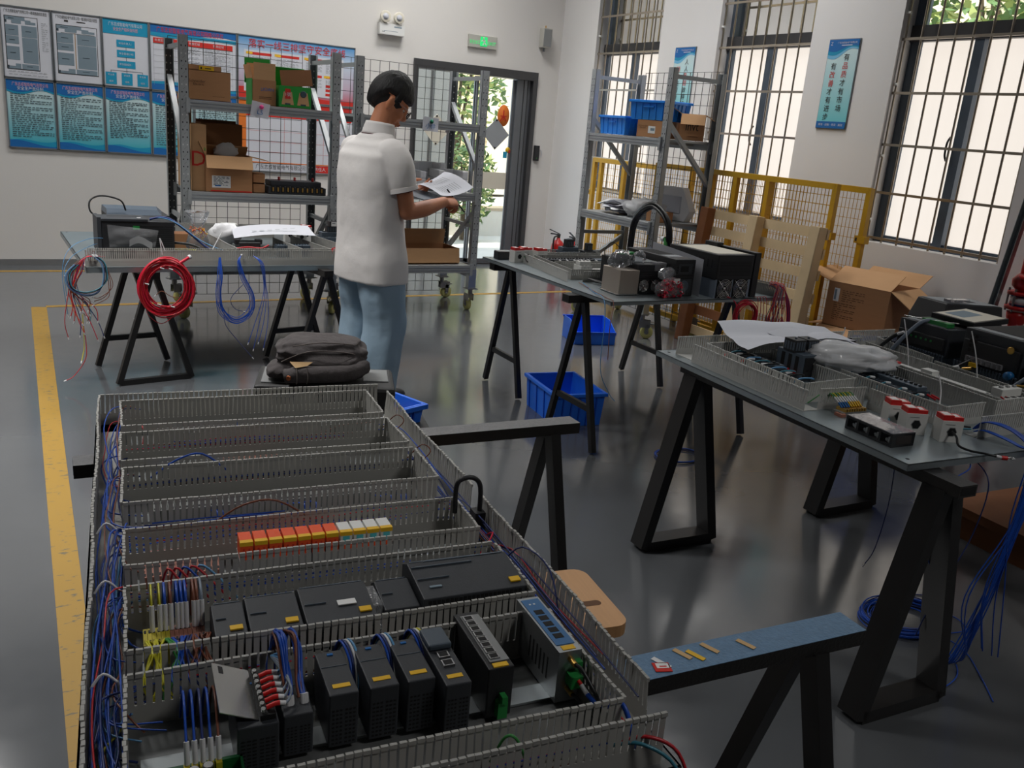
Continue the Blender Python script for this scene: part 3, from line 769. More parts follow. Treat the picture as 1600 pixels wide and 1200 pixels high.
def rack(label, loc, rz, L, Dp, H, shelves, mesh=(0, 1), diag=True, angs=(0, 0, 0, 0), mesh_top=None):
    t = thing('storage_rack', label, 'storage rack', loc, rz, 'grey boltless racks on casters')
    for x in (0, L):
        for y, fr in ((0, True), (Dp, False)):
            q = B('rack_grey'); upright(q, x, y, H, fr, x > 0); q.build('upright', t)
            q = B('zinc'); q.box(x-.04, x+.04, y-.01 if fr else y-.055, y+.055 if fr else y+.01, .195, .205); q.box(x-.034, x+.034, y-.004 if fr else y-.05, y+.05 if fr else y+.004, .205, .36); q.build('foot_bracket', t)
    for i, (x, y) in enumerate(((0, .02), (L, .02), (0, Dp-.02), (L, Dp-.02))): caster(t, x, y, angs[i])
    for z in shelves:
        for y in (-.012, Dp+.012-.03):
            q = B('rack_grey'); q.box(.03, L-.03, y, y+.03, z-.065, z); q.m('frame_alu')
            yy = y if y < 0 else y+.03
            for k in (.018, .04): q.box(.03, L-.03, yy-.002, yy+.002, z-k-.006, z-k)
            q.m('rack_grey'); q.box(.01, .035, y-.004, y+.034, z-.09, z+.01); q.box(L-.035, L-.01, y-.004, y+.034, z-.09, z+.01)
            q.build('beam', t)
        q = B('rack_grey'); q.box(.035, L-.035, .02, Dp-.02, z-.02, z-.001)
        for k in range(1, 4): q.box(L*k/4-.02, L*k/4+.02, .02, Dp-.02, z-.04, z-.02)
        q.build('shelf_panel', t)
    for x in (0, L):
        for z in (H-.06, .72, .30):
            q = B('rack_grey'); q.bar((x, .02, z), (x, Dp-.02, z), .022, .03); q.build('end_rail', t)
        if diag:
            q = B('rack_grey'); q.bar((x, .02, H-(.38 if diag > 1 else .80)), (x, Dp-.02, H-(.85 if diag > 1 else .26)), .03, .035, (1, 0, 0)); q.build('brace', t)
            q = B('rack_grey'); q.bar((x, .02, .40 if diag > 1 else .86), (x, Dp-.02, .70 if diag > 1 else .42), .03, .035, (1, 0, 0)); q.build('brace', t)
    if mesh:
        q = B('wire_black'); x0, x1 = L*mesh[0], L*mesh[1]; mt = mesh_top or H+.02
        n = int((x1-x0)/.08)
        for k in range(n+1): x = x0+(x1-x0)*k/n; q.bar((x, Dp+.012, .06), (x, Dp+.012, mt), .0035)
        n2 = int((mt-.06)/.085)
        for k in range(n2+1): z = .06+(mt-.06)*k/n2; q.bar((x0, Dp+.0155, z), (x1, Dp+.0155, z), .0035)
        q.build('mesh_back', t)
    return t
rack('left of the two racks by the notice boards, cartons and green box on it', (1.14, 6.65, 0), 0, 1.08, .62, 1.97, (.40, .93, 1.555), (0.0, .93), True, (2.2, 1.0, .4, 2.0))
rack('rack in front of the glass door with white foam blocks', (2.40, 6.65, 0), 0, 1.06, .62, 1.97, (.40, 1.0, 1.55), (-.02, 1.0), True, (.4, 1.57, .2, .0))
rack('rack by the window wall with blue crates on top', (4.42, 6.535, 0), R_(-90), 1.02, .53, 2.08, (.92, 1.565), (0, 1), 2, (.3, .9, 2.0, 1.2))
# ---------------------------------------------------------------- cartons
def carton(name, label, loc, rz, w_, d, h, flaps=(), tint='carton', tape=True, cat='carton', wall=.004):
    """open or closed box, origin at its base centre; flaps = (side, length, angle from upright-out)"""
    t = thing(name, label, cat, loc, rz)
    q = B(tint); e = wall
    q.box(-w_/2, w_/2, -d/2, -d/2+e, 0, h); q.box(-w_/2, w_/2, d/2-e, d/2, 0, h)
    q.box(-w_/2, -w_/2+e, -d/2+e, d/2-e, 0, h); q.box(w_/2-e, w_/2, -d/2+e, d/2-e, 0, h); q.box(-w_/2, w_/2, -d/2, d/2, 0, e)
    if not flaps:
        q.box(-w_/2, w_/2, -d/2, d/2, h-e, h)
        q.m('carton_light'); q.box(-w_/2-.001, w_/2+.001, -.02, .02, h-.0005, h+.0008)
    q.build('body', t)
    for side, ln, ang in flaps:
        f = B('carton_light' if tint == 'carton' else tint)  # flaps take the paler carton, their lit look put into the colour
        a = R_(ang); L_ = w_ if side in 'fb' else d
        f.M = {'f': Matrix.Translation((0, -d/2, h)), 'b': Matrix.Translation((0, d/2, h)) @ Matrix.Rotation(PI, 4, 'Z'), 'l': Matrix.Translation((-w_/2, 0, h)) @ Matrix.Rotation(-PI/2, 4, 'Z'), 'r': Matrix.Translation((w_/2, 0, h)) @ Matrix.Rotation(PI/2, 4, 'Z')}[side] @ Matrix.Rotation(a, 4, 'X')
        f.box(-L_/2+.002, L_/2-.002, -e/2, e/2, 0, ln); f.build('flap', t)
    return t
def decal(t, name, draw, side, w_, d, h):
    """printing or a sticker on one side of a box: draws in x (along the face) and z"""
    q = B(); rot = {'f': 0, 'r': 90, 'b': 180, 'l': -90}[side]; off = d/2 if side in 'fb' else w_/2
    q.M = Matrix.Rotation(R_(rot), 4, 'Z') @ Matrix.Translation((0, -off+.0112, 0))
    draw(q); return q.build(name, t)
Z1, Z2, Z3 = 1.556, .931, .401
t = carton('carton', 'closed brown carton with yellow tag on the top left shelf', (1.325, 6.86, Z1), 0, .285, .26, .20)
decal(t, 'print', lambda q: (wtxt(q, 'Schneider', -.085, .125, .028, 'ink_brown', 1), wtxt(q, 'Electric', -.075, .105, .024, 'ink_brown', 1), rect(q, .02, .1, .03, .032, 'ink_brown', 1)), 'f', .285, .26, .2)
q = B('label_yellow'); q.box(-.07, .03, -.004, -.002, 0, .03); q.m('ink_black'); wq = q; q.box(-.06, -.05, -.0045, -.004, .008, .022); q.box(-.03, .01, -.0045, -.004, .012, .018)
q.m('carton'); q.box(-.14, .08, -.002, .0, 0, .035); o = q.build('tag_strip', t); o.location = (0, -.125, .198)
t = carton('carton', 'tall open brown carton with green lining on the top shelf', (1.70, 6.80, Z1), 0, .165, .2, .175, (('b', .115, -3), ('l', .1, 12)), 'carton')
decal(t, 'print', lambda q: (wtxt(q, 'LIOAN', .02, .11, .032, 'ink_blue', 1), rect(q, -.04, .05, .055, .059, 'ink_brown', 1), rect(q, -.04, .05, .045, .048, 'ink_brown', 1)), 'f', .165, .2, .2)
q = B('carton_light'); q.box(-.078, .078, -.10, -.097, .175, .29); q.build('front_flap', t)
q = B('ink_green'); q.box(-.095, .09, .101, .104, .15, .325); q.box(-.0865, -.0835, -.09, .09, .0, .18); q.build('green_lining', t)
t = carton('carton', 'green printed carton with raised flap on the top shelf', (1.915, 6.78, Z1), 0, .235, .22, .15, (('b', .14, -20),), 'ink_green')
q = B('carton_dark'); q.M = Matrix.Translation((0.02, -.09, .152)) @ Matrix.Rotation(R_(-6), 4, 'Y') @ Matrix.Rotation(R_(-8), 4, 'X'); q.box(-.115, .115, -.003, .003, 0, .115); q.build('raised_flap', t)
def gprint(q):
    for x in (-.055, .06):
        y = -.0127; q.m('carton_light'); q.add([(x-.045, y, .02), (x+.045, y, .02), (x+.03, y, .11), (x-.03, y, .11)], [(0,1,2,3)])
        rect(q, x-.02, x+.02, .02, .03, 'ink_text', 2)
    rect(q, -.075, -.035, .06, .13, 'ink_red', 3); wtxt(q, '1號', -.055, .09, .03, 'paper', 4)
    q.m('ink_text'); q.M = q.M @ Matrix.Translation((.06, -.0145, .1)); q.lathe([(.018, 0), (.024, 0), (.024, .001), (.018, .001)], n=18, axis='Y')
decal(t, 'print', gprint, 'f', .235, .22, .15)
# middle shelf
t = carton('carton', 'tall pale carton with red letter D on the middle shelf', (1.232, 6.93, Z2), R_(3), .105, .42, .46, (('b', .2, -4),), 'carton_light')
def dprint(q): wtxt(q, 'D', -.004, .22, .15, 'ink_red', 1); wtxt(q, '8', .04, .29, .035, 'ink_green', 1)
t['label'] = 'tall pale carton with red letter D on the middle shelf'
decal(t, 'print', dprint, 'f', .105, .42, .46)
t = carton('carton', 'dark brown open carton behind the tall carton with letter D', (1.46, 7.1, Z2), 0, .3, .2, .47, (('b', .02, 0),), 'carton_dark')
t = carton('carton', 'brown open carton with white shipping label on the middle shelf', (1.45, 6.80, Z2), R_(-3), .325, .24, .255, (('f', .10, 150), ('b', .1, -50), ('r', .12, 100), ('l', .1, 25)), 'carton')
decal(t, 'shipping_label', lambda q: (rect(q, -.12, .01, .03, .115, 'label_white', 1), rows(q, -.11, 0, .105, .05, 7, .004, 'ink_text', 2, random.Random(3)), rect(q, -.1, -.06, .04, .05, 'ink_blue', 2), rect(q, -.13, .16, .003, .012, 'ink_red', 1)), 'f', .325, .24, .25)
for k in range(2):
    carton('small_carton', ('lower small brown carton', 'upper small brown carton')[k]+' stacked beside the big labelled carton', (1.665, 6.78, Z2+.072*k), 0, .085, .14, .07)
t = thing('bubble_bag', 'clear plastic wrap sticking out of the labelled carton', 'plastic wrap', (1.46, 6.86, Z2+.2))
q = B('milky_bag'); rr = random.Random(5); q.ell((.0, 0, .08), (.09, .05, .06), 14, 10, lambda p, v: v*(1+.35*noise.noise(p*4))); q.build('wrap', t)
t = thing('relay_rail_unit', 'black rail unit with a row of brass terminals on the middle shelf', 'terminal unit', (1.95, 6.78, Z2))
q = B('plastic_charcoal'); q.box(-.225, .215, -.1, .1, 0, .055); q.box(-.2, .19, -.06, .1, .055, .095); q.build('housing', t, bev=.006)
for k in range(11):
    q = B('brass'); x = -.19+.037*k; q.m('vent_black'); q.box(x-.014, x+.014, -.103, -.09, .012, .06); q.m('brass'); q.cyl((x, -.104, .02), (x, -.104, .05), .006, n=8); q.build('terminal', t)
for x in (-.12, .0, .14):
    q = B('red_paint'); q.lathe([(.006, 0), (.014, .006), (.006, .012), (.012, .02), (.004, .026)], (x, 0, .095), 10); q.build('clamp_knob', t)
# bottom shelf of A stays empty; paper notes
def note(label, x, y, z, w_, h, rot, pin, ch):
    t = thing('paper_note', label, 'paper note', (x, y, z), 0, 'paper notes pinned on rack beams')
    q = B('paper'); q.M = Matrix.Rotation(R_(rot), 4, 'Y')
    q.grid(lambda a, c: ((a-.5)*w_, -.006-.012*max(0, .4-c)*(a), (c-1)*h+.03), 8, 6); q.m('ink_blue' if 'magnet' in label else 'ink_pink'); q.text(ch, .045, Matrix.Translation((0, -.0135, -.04)) @ Matrix.Rotation(PI/2, 4, 'X')); q.build('sheet', t)
    q = B(pin); q.lathe([(.001, -.024), (.014, -.022), (.016, -.016), (.012, -.009), (.012, -.006), (.001, -.006)], (.004, 0, -.002), 14, 'Y'); q.build('magnet', t)
note('white note under a pink magnet on the left rack beam', 1.655, 6.635, 1.545, .13, .105, 9, 'pin_pink', 'L5')
note('white note under a green magnet on the right rack beam', 2.985, 6.635, 1.545, .135, .105, 3, 'pin_green', '小件')
# foam blocks and cartons on rack B
def foam(label, x, y, w_, d, h, rz, z=1.001):
    t = thing('foam_block', label, 'foam block', (x, y, z), R_(rz), 'white foam blocks on the rack')
    q = B('foam_white'); q.box(-w_/2, w_/2, -d/2, d/2, 0, h*.62); q.box(-w_/2, -w_/2+.05, -d/2, d/2, h*.62, h); q.box(w_/2-.05, w_/2, -d/2, d/2, h*.62, h); q.box(-w_/2, w_/2, d/2-.05, d/2, h*.62, h); q.build('foam', t, bev=.006)
foam('white foam block at the left end, by the man', 2.62, 6.86, .24, .3, .16, 8)
foam('white foam block second from the left behind the paper', 2.90, 6.90, .26, .3, .15, -4)
foam('white foam block at the back with raised edge', 3.15, 7.08, .3, .2, .21, 2)
foam('white foam block at the right end beside the rack post', 3.24, 6.80, .26, .26, .17, -3)
carton('carton', 'open brown tray carton on the lower shelf behind the man', (3.07, 6.86, Z3), R_(2), .56, .3, .13, (('f', .12, 172), ('b', .13, -10), ('l', .12, 20)))
carton('carton', 'small closed brown carton on the lower shelf by the man', (2.70, 6.76, Z3), 0, .1, .2, .155)
carton('carton', 'tall brown carton behind the man on the lower shelf', (2.63, 7.04, Z3), 0, .22, .22, .27)
# ---------------------------------------------------------------- crates and bins
def crate(name, label, loc, rz, w_, d, h, colr, group, ribs=5, lip=.012, taper=.012, cat='crate'):
    t = thing(name, label, cat, loc, rz, group)
    q = B(colr); a, c = w_/2, d/2; k = taper; e = .006
    def wall(p0, p1, q0, q1):
        vs = [(*p0, .0), (*p1, .0), (*q1, h), (*q0, h)]
        n = (Vector(vs[1])-Vector(vs[0])).cross(Vector(vs[3])-Vector(vs[0])).normalized()*e
        v2 = [Vector(v)-n for v in vs]
        q.add(vs+v2, [(0,1,2,3), (7,6,5,4), (0,4,5,1), (1,5,6,2), (2,6,7,3), (3,7,4,0)])
    b0 = [(-a+k, -c+k), (a-k, -c+k), (a-k, c-k), (-a+k, c-k)]; b1 = [(-a, -c), (a, -c), (a, c), (-a, c)]
    for i in range(4): wall(b0[i], b0[(i+1) % 4], b1[i], b1[(i+1) % 4])
    q.box(-a+k, a-k, -c+k, c-k, 0, .006)
    qb = q; q = B(colr)
    for x0, x1, y0, y1 in ((-a-lip, a+lip, -c-lip, -c), (-a-lip, a+lip, c, c+lip), (-a-lip, -a, -c, c), (a, a+lip, -c, c)): q.box(x0, x1, y0, y1, h-.02, h)
    q.build('rim', t, bev=.003)
    q = qb; q.m('bin_deep' if colr == 'bin_blue' else colr)
    for i in range(ribs):
        x = -a+.05+(w_-.1)*i/(ribs-1)
        for s in (-1, 1): q.bar((x, s*(c-k+.001), .004), (x, s*(c+.001), h-.02), .008, .008)
    for i in range(4):
        y = -c+.05+(d-.1)*i/3
        for s in (-1, 1): q.bar((s*(a-k+.001), y, .004), (s*(a+.001), y, h-.02), .008, .008)
    for s in (-1, 1): q.box(-.05, .05, s*(c+.001)-.004, s*(c+.001)+.004, h-.055, h-.045)
    q.build('crate_body', t)
    return t
ZT = 1.567
crate('blue_crate', 'blue crate at the left end of the top shelf by the corner', (4.60, 6.27, ZT), R_(-90), .36, .26, .15, 'bin_sky', 'blue crates on the window rack')
carton('carton', 'closed brown carton with white sticker under the blue crate', (4.62, 5.85, ZT), R_(-60), .25, .24, .13)
t = [o for o in bpy.data.objects if o.get('label', '').startswith('closed brown carton with white')][0]
decal(t, 'sticker', lambda q: (rect(q, -.03, .03, .03, .085, 'label_white', 1), rect(q, -.01, .025, .05, .07, 'ink_grey', 2), wtxt(q, 'Schneider', -.075, .085, .02, 'ink_brown', 1), wtxt(q, 'Electric', -.075, .07, .018, 'ink_brown', 1)), 'f', .25, .24, .13)
crate('blue_crate', 'blue crate stacked on a brown carton on the top shelf', (4.64, 5.90, ZT+.132), R_(-72), .36, .26, .15, 'bin_sky', 'blue crates on the window rack')
crate('blue_crate', 'blue crate at the back, half hidden by the rack post', (4.84, 5.99, ZT+.15), R_(-90), .34, .15, .14, 'bin_sky', 'blue crates on the window rack')
carton('carton', 'flat brown carton under the rear blue crate', (4.84, 5.99, ZT), R_(-90), .34, .15, .146)
t = carton('carton', 'brown invt carton with open top flaps on the window rack', (4.815, 5.655, ZT), R_(-42), .19, .15, .2, (('f', .085, 160), ('l', .1, 60), ('r', .085, 120)))
decal(t, 'print', lambda q: (wtxt(q, 'invt', .0, .105, .1, 'ink_black', 1, fit=.10), rect(q, -.03, .05, .03, .032, 'ink_brown', 1)), 'f', .19, .15, .2)
# lower shelf of rack C
ZL = .921
t = thing('paper_stack', 'loose white papers on the lower shelf of the window rack', 'papers', (4.64, 6.22, ZL))
for k in range(9):
    q = B('foam_white' if k % 2 else 'paper'); q.M = Matrix.Translation((rj(.05), rj(.12), .016+.010*k)) @ Matrix.Rotation(rj(.7), 4, 'Z'); q.grid(lambda a, c: ((a-.5)*.3, (c-.5)*.22, .04*noise.noise(Vector((a*2.5+k*3, c*2.5, k)))), 10, 10); q.build('sheet', t)
t = thing('plastic_wrap', 'crumpled clear plastic wrap on the lower shelf of the window rack', 'plastic wrap', (4.63, 5.90, ZL))
q = B('milky_bag'); q.ell((0, 0, .075), (.16, .2, .08), 26, 16, lambda p, v: v*(1+.5*noise.noise(p*3.5)), .001); q.build('wrap', t)
t = thing('foam_tray', 'six sided white foam piece standing on the lower rack shelf', 'foam piece', (4.87, 5.84, ZL), R_(-80))
q = B('foam_white'); hx = [(-.2, .03), (-.14, .0), (.17, .0), (.22, .09), (.12, .27), (-.12, .27), (-.2, .17)]
q.M = Matrix.Rotation(PI/2, 4, 'X'); q.prism([(x, z) for x, z in hx], -.04, .04); q.M = Matrix.Identity(4); q.m('paper_grey'); q.box(-.13, .12, -.045, -.035, .06, .2); q.build('foam', t, bev=.008)
carton('small_carton', 'small brown carton on the lower shelf inside the cable loop', (4.60, 5.66, ZL), R_(-80), .14, .16, .08)
# black cable loop hung over the rack end
t = thing('cable_coil', 'thick black cable loop hanging on the window rack post', 'cable coil', (4.36, 5.36, .6))
for k in range(9):
    dx, dy, dz = rj(.02), rj(.035), rj(.02)
    q = B('cable_black'); pts = [(.0+dx, .32+dy, -.02), (-.02+dx, .31+dy, .16), (-.04+dx, .25+dy, .36+dz), (-.05+dx, .05+dy, .475+dz), (-.04+dx, -.13+dy, .38+dz), (-.03+dx, -.16+dy, .2), (-.03+dx, -.06+dy, .08)]
    P = cr(pts, 6); q.tube(P, .011, 7)
    if k % 4 == 0: q.m('wire_yellow' if k == 0 else 'wire_green' if k == 4 else 'wire_red'); q.tube(P[-7:], .0125, 7)
    q.build('cable', t)
q = B('wire_green'); q.tube([(-.05, -.16, .25), (-.06, -.19, .17), (-.06, -.2, .12)], .014, 7); q.m('label_white'); q.tube([(-.04, -.11, .24), (-.04, -.14, .24)], .02, 7); q.build('end_sleeve', t)
# ---------------------------------------------------------------- fence, pallet, right wall things
def fence(label, x, y0, y1, H, posts, lugs, rot=0.0):
    t = thing('fence_panel', label, 'fence panel', (x, y1, 0), R_(-90)+rot, 'yellow mesh fence panels by the windows')
    L = y1-y0
    q = B('yellow_paint')
    q.bar((0, 0, H-.02), (L, 0, H-.02), .041, .041); q.build('frame_rail', t)
    q = B('yellow_paint'); q.bar((0, 0, .07), (L, 0, .07), .041, .041); q.build('frame_rail', t)
    for s in [0]+posts+[L]:
        q = B('yellow_paint'); q.box(s-.02, s+.02, -.0195, .0195, 0.0, H-.002); q.build('post', t)
    q = B('yellow_paint'); n = int(L/.033)
    for k in range(n+1): q.bar((L*k/n, .006, .07), (L*k/n, .006, H-.02), .0028)
    n = int(H/.07)
    for k in range(n+1): q.bar((0, .009, .07+(H-.09)*k/n), (L, .009, .07+(H-.09)*k/n), .0028)
    q.build('mesh', t)
    for s in lugs:
        for z in (.30, 1.0):
            q = B('yellow_paint'); q.box(s-.045, s-.01 if s < .01 else s+.045, -.024, .024, z-.025, z+.025); q.m('hole_dark'); q.box(s-.035, s-.02, -.0245, .0245, z-.012, z+.012); q.build('lug', t)
    return t
fence('yellow mesh panel at the back of the stack, reaching nearest the big window', 5.20, 4.17, 6.02, 1.355, [.93], [1.85])
fence('front yellow mesh panel directly behind the wooden pallet', 5.08, 4.36, 6.35, 1.36, [.72, 1.0, 1.35], [1.99])
fence('yellow mesh panel behind the window rack, reaching nearest the room corner', 5.14, 6.40, 7.42, 1.335, [.12, .5], [0, 1.02])
def pallet():
    t = thing('wooden_pallet', 'wooden pallet leaning on the yellow fence panels', 'pallet', (4.70, 5.47, 0), 0)
    t.rotation_euler = (0, R_(13), R_(-90)); t.rotation_mode = 'XYZ'
    t.matrix_world = Matrix.Translation((4.74, 5.455, 0)) @ Matrix.Rotation(R_(-91), 4, 'Z') @ Matrix.Rotation(R_(-5), 4, 'X')
    W, H = 1.25, 1.08
    for x, k in ((.05, 'pine_brown'), (.60, 'pine'), (1.20, 'pine')):
        q = B(k); q.box(x-.045, x+.045, -.0, .08, 0.0, H); q.build('stringer', t, bev=.004)
    for i, z in enumerate((.10, .27, .43, .59, .75, .90, 1.03)):
        q = B('pine_brown' if i in (1,) else 'pine'); a, c = rj(.006), rj(.006)
        q.add([(0, .08, z-.035+a), (W, .08, z-.035+c), (W, .08, z+.035+c), (0, .08, z+.035+a), (0, .1, z-.035+a), (W, .1, z-.035+c), (W, .1, z+.035+c), (0, .1, z+.035+a)], [(0,1,2,3), (7,6,5,4), (0,4,5,1), (1,5,6,2), (2,6,7,3), (3,7,4,0)])
        q.m('ink_brown')
        for x in (.05, .60, 1.20):
            for s in (-.02, .02): q.box(x+s-.004, x+s+.004, .0785, .0795, z-.004, z+.004)
        q.build('deck_board', t)
pallet()
# big cartons by the right wall
carton('carton', 'flattened lower carton under the big open carton by the wall', (5.17, 3.97, 0), R_(-78), .46, .44, .42, (('f', .12, 112), ('l', .12, 100)), 'carton')
t = carton('carton', 'big open brown carton with raised flaps by the window wall', (5.16, 3.96, .425), R_(-78), .44, .42, .30, (('f', .20, -62), ('l', .20, 72), ('r', .19, 122), ('b', .19, 66)), 'carton')
def bigd(q):
    rect(q, -.17, -.13, .17, .26, 'label_white', 1); rect(q, -.165, -.15, .18, .25, 'ink_grey', 2)
    rows(q, -.16, .0, .16, .05, 9, .004, 'ink_brown', 1, random.Random(9)); rows(q, -.11, .05, .25, .18, 6, .004, 'ink_brown', 1, random.Random(8))
decal(t, 'print', bigd, 'f', .44, .42, .3)
def extinguisher(x, y, label):
    t = thing('fire_extinguisher', label, 'fire extinguisher', (x, y, 0), R_(random.uniform(-30, 30)), 'fire extinguishers in the corner')
    q = B('fire_red'); q.lathe([(.001, 0), (.07, 0), (.075, .02), (.075, .30), (.068, .34), (.045, .375), (.022, .39), (.02, .41), (.001, .41)], n=24); q.build('cylinder', t)
    q = B('plastic_black'); q.cyl((0, 0, .40), (0, 0, .44), .02); q.box(-.012, .012, -.02, .10, .44, .452); q.bar((0, -.01, .455), (0, .12, .49), .02, .006); q.m('brass'); q.cyl((-.03, 0, .425), (.03, 0, .425), .008); q.build('valve_handle', t)
    q = B('cable_black'); q.tube(cr([(-.02, 0, .43), (-.09, .0, .42), (-.105, 0, .33), (-.088, 0, .2)], 6), .01, 8); q.build('hose', t)
    q = B('label_white'); q.grid(lambda a, c: (.0758*math.cos(a*1.6-2.4), .0758*math.sin(a*1.6-2.4), .12+.14*c), 8, 2); q.m('ink_red'); q.grid(lambda a, c: (.0762*math.cos(a*1.4-2.3), .0762*math.sin(a*1.4-2.3), .2+.02*c), 8, 2); q.build('label_band', t)
extinguisher(5.40, 8.36, 'left red fire extinguisher on the floor by the corner')
extinguisher(5.43, 8.10, 'right red fire extinguisher on the floor by the corner')
t = thing('hydrant_pipe', 'red fire pipe with blue valve band on the window wall', 'pipe', (5.53, 3.16, 0))
q = B('fire_red'); q.cyl((0, 0, 0), (0, 0, .68), .038, n=18); q.cyl((0, 0, .86), (0, 0, 2.0), .038, n=18); q.lathe([(.038, .6), (.06, .66), (.065, .70), (.038, .70)], n=18); q.build('pipe', t)
q = B('fire_red')
for z in (.715, .805): q.lathe([(.001, z), (.085, z), (.085, z+.022), (.001, z+.022)], n=20)
q.build('flange', t)
q = B('router_blue'); q.lathe([(.001, .737), (.06, .737), (.06, .805), (.001, .805)], n=20); q.m('label_white'); q.lathe([(.061, .75), (.0615, .75), (.0615, .795), (.061, .795)], n=20); q.build('valve_body', t)
q = B('nickel')
for k in range(6): a = k*PI/3; q.cyl((.075*math.cos(a), .075*math.sin(a), .70), (.075*math.cos(a), .075*math.sin(a), .845), .007, n=6)
q.build('flange_bolt', t)
q = B('fire_red'); q.lathe([(.038, .83), (.07, .86), (.075, .9), (.05, .93), (.038, .94)], n=18); q.lathe([(.055, .905), (.075, .92), (.075, .935), (.055, .94)], (-.03, -.05, 0), 16); q.build('coupling', t)
t = thing('strut_channel', 'galvanised strut channel leaning on the window wall by the red pipe', 'strut', (5.38, 3.25, 0))
q = B('zinc'); P0, P1 = Vector((-.02, .04, 0)), Vector((.17, -.06, 2.1)); d_ = (P1-P0).normalized(); s_ = Vector((0, 1, 0))
n_ = d_.cross(s_).normalized()
q.bar(P0, P1, .041, .003, n_); q.bar(P0+s_*.02+n_*.02, P1+s_*.02+n_*.02, .003, .041, n_); q.bar(P0-s_*.02+n_*.02, P1-s_*.02+n_*.02, .003, .041, n_)
q.m('hole_dark')
for k in range(30): c_ = P0+d_*(.06+.068*k); q.bar(c_-n_*.0008, c_+d_*.03-n_*.0008, .012, .003, n_)
q.build('channel', t)
# ---------------------------------------------------------------- trestles
def trestle(label, p0, p1, apex, spread, zt, leg=(.045, .03), base=0.03, beam=(.07, .045), top=None, foot=None):
    """p0-p1 beam ends (plan), apex = distances along the beam of the two A frames"""
    p0, p1 = Vector((*p0, 0)), Vector((*p1, 0)); L = (p1-p0).length; ang = math.atan2((p1-p0).y, (p1-p0).x)
    t = thing('trestle', label, 'trestle', p0, ang, 'black steel trestles')
    q = B('black_steel'); q.box(0, L, -beam[0]/2, beam[0]/2, zt-beam[1], zt-.001)
    if top: q.m(top); q.box(0, L, -beam[0]/2, beam[0]/2, zt-.001, zt)
    q.m('vent_black')
    for x in (-.0006, L+.0001): q.box(x, x+.0005, -beam[0]/2+.006, beam[0]/2-.006, zt-beam[1]+.006, zt-.006)
    q.build('beam', t, bev=.002)
    for a in apex:
        for s in (-1, 1):
            q = B('black_frame'); q.bar((a, s*.018, zt-beam[1]), (a, s*spread/2, leg[1]*.3), leg[1], leg[0], (1, 0, 0)); q.build('leg', t)
        bs = base if not isinstance(base, tuple) else base[apex.index(a)]
        q = B('black_frame'); k = 1-bs/zt
        q.bar((a, -spread/2*k, max(bs, leg[1]/2)), (a, spread/2*k, max(bs, leg[1]/2)), leg[0] if bs < .1 else leg[0]*.7, leg[1], (0, 0, 1)); q.build('cross_bar', t)
    return t
trestle('trestle under far end of front wiring panel, grey worn top', (.10, 2.085), (1.42, 2.015), (.12, 1.24), .46, .745, (.03, .042), .2, (.062, .032), 'worn_grey')
trestle('trestle under near end of front panel with blue worn top', (.06, .985), (1.29, .895), (.10, 1.13), .46, .745, (.03, .042), .2, (.064, .030), 'worn_blue' if 'worn_blue' in MATS else 'worn_sheen_top')
trestle('left thick legged trestle of the right table, beam end sticking out', (2.19, 1.265), (2.265, 2.50), (.075, 1.17), .33, .738, (.075, .04), .02, (.07, .035))
trestle('thick legged trestle under middle of the right table', (3.20, 1.265), (3.24, 2.50), (.075, 1.17), .35, .738, (.075, .04), .02, (.07, .05))
trestle('far thin legged trestle of the middle table', (2.47, 4.51), (3.75, 4.49), (.13, 1.19), .44, .782, (.028, .03), .22, (.06, .04))
trestle('near thin legged trestle of the middle table, by the blue bin', (2.40, 3.60), (3.72, 3.60), (.11, 1.12), .44, .782, (.028, .03), .22, (.06, .04))
trestle('left trestle of the left table, under the red wire coil', (.70, 5.10), (.52, 6.15), (.03, .44), .40, .632, (.03, .03), (.015, .17), (.06, .04))
trestle('right trestle of the left table, just beside the man', (1.69, 5.12), (1.50, 6.15), (.03, .44), .40, .632, (.03, .03), (.015, .17), (.06, .04))
# ---------------------------------------------------------------- bins, stool, waste
crate('blue_bin', 'large blue bin on the floor under the middle table, nearest', (2.709, 3.977, 0), R_(-8), .30, .42, .19, 'bin_blue', 'blue bins on the floor', cat='bin')
t = [o for o in bpy.data.objects if o.get('label', '').startswith('large blue bin')][0]
t2 = thing('wire_offcut', 'black wire offcuts lying in the large blue bin', 'wire', (2.709, 3.977, .008))
for k in range(5):
    q = B('cable_black'); q.tube(cr([(rj(.12), rj(.1), .004), (rj(.12), rj(.1), .02), (rj(.12), rj(.1), .05), (rj(.12), rj(.1), .01)], 6), .002, 5); q.build('wire', t2)
def scoop_bin(loc, rz):
    t = thing('blue_bin', 'smaller blue picking bin with low front under the middle table', 'bin', loc, rz, 'blue bins on the floor')
    q = B('bin_blue'); W, D, Hb, Hf = .33, .30, .17, .10; e = .005
    q.box(-W/2, W/2, -D/2, D/2, 0, e); q.box(-W/2, W/2, D/2-e, D/2, 0, Hb); q.box(-W/2, W/2, -D/2, -D/2+e, 0, Hf)
    for s in (-1, 1):
        q.add([(s*W/2, -D/2, 0), (s*W/2, D/2, 0), (s*W/2, D/2, Hb), (s*W/2, .0, Hb), (s*W/2, -D/2, Hf), (s*(W/2-e), -D/2, 0), (s*(W/2-e), D/2, 0), (s*(W/2-e), D/2, Hb), (s*(W/2-e), .0, Hb), (s*(W/2-e), -D/2, Hf)], [(0,1,2,3,4), (9,8,7,6,5), (3,2,7,8), (4,3,8,9)])
    q.build('bin_body', t)
    q = B('bin_deep'); q.box(-W/2-.008, W/2+.008, D/2-.012, D/2+.008, Hb-.012, Hb); q.box(-W/2-.004, W/2+.004, -D/2-.008, -D/2, Hf-.02, Hf); q.build('rim', t)
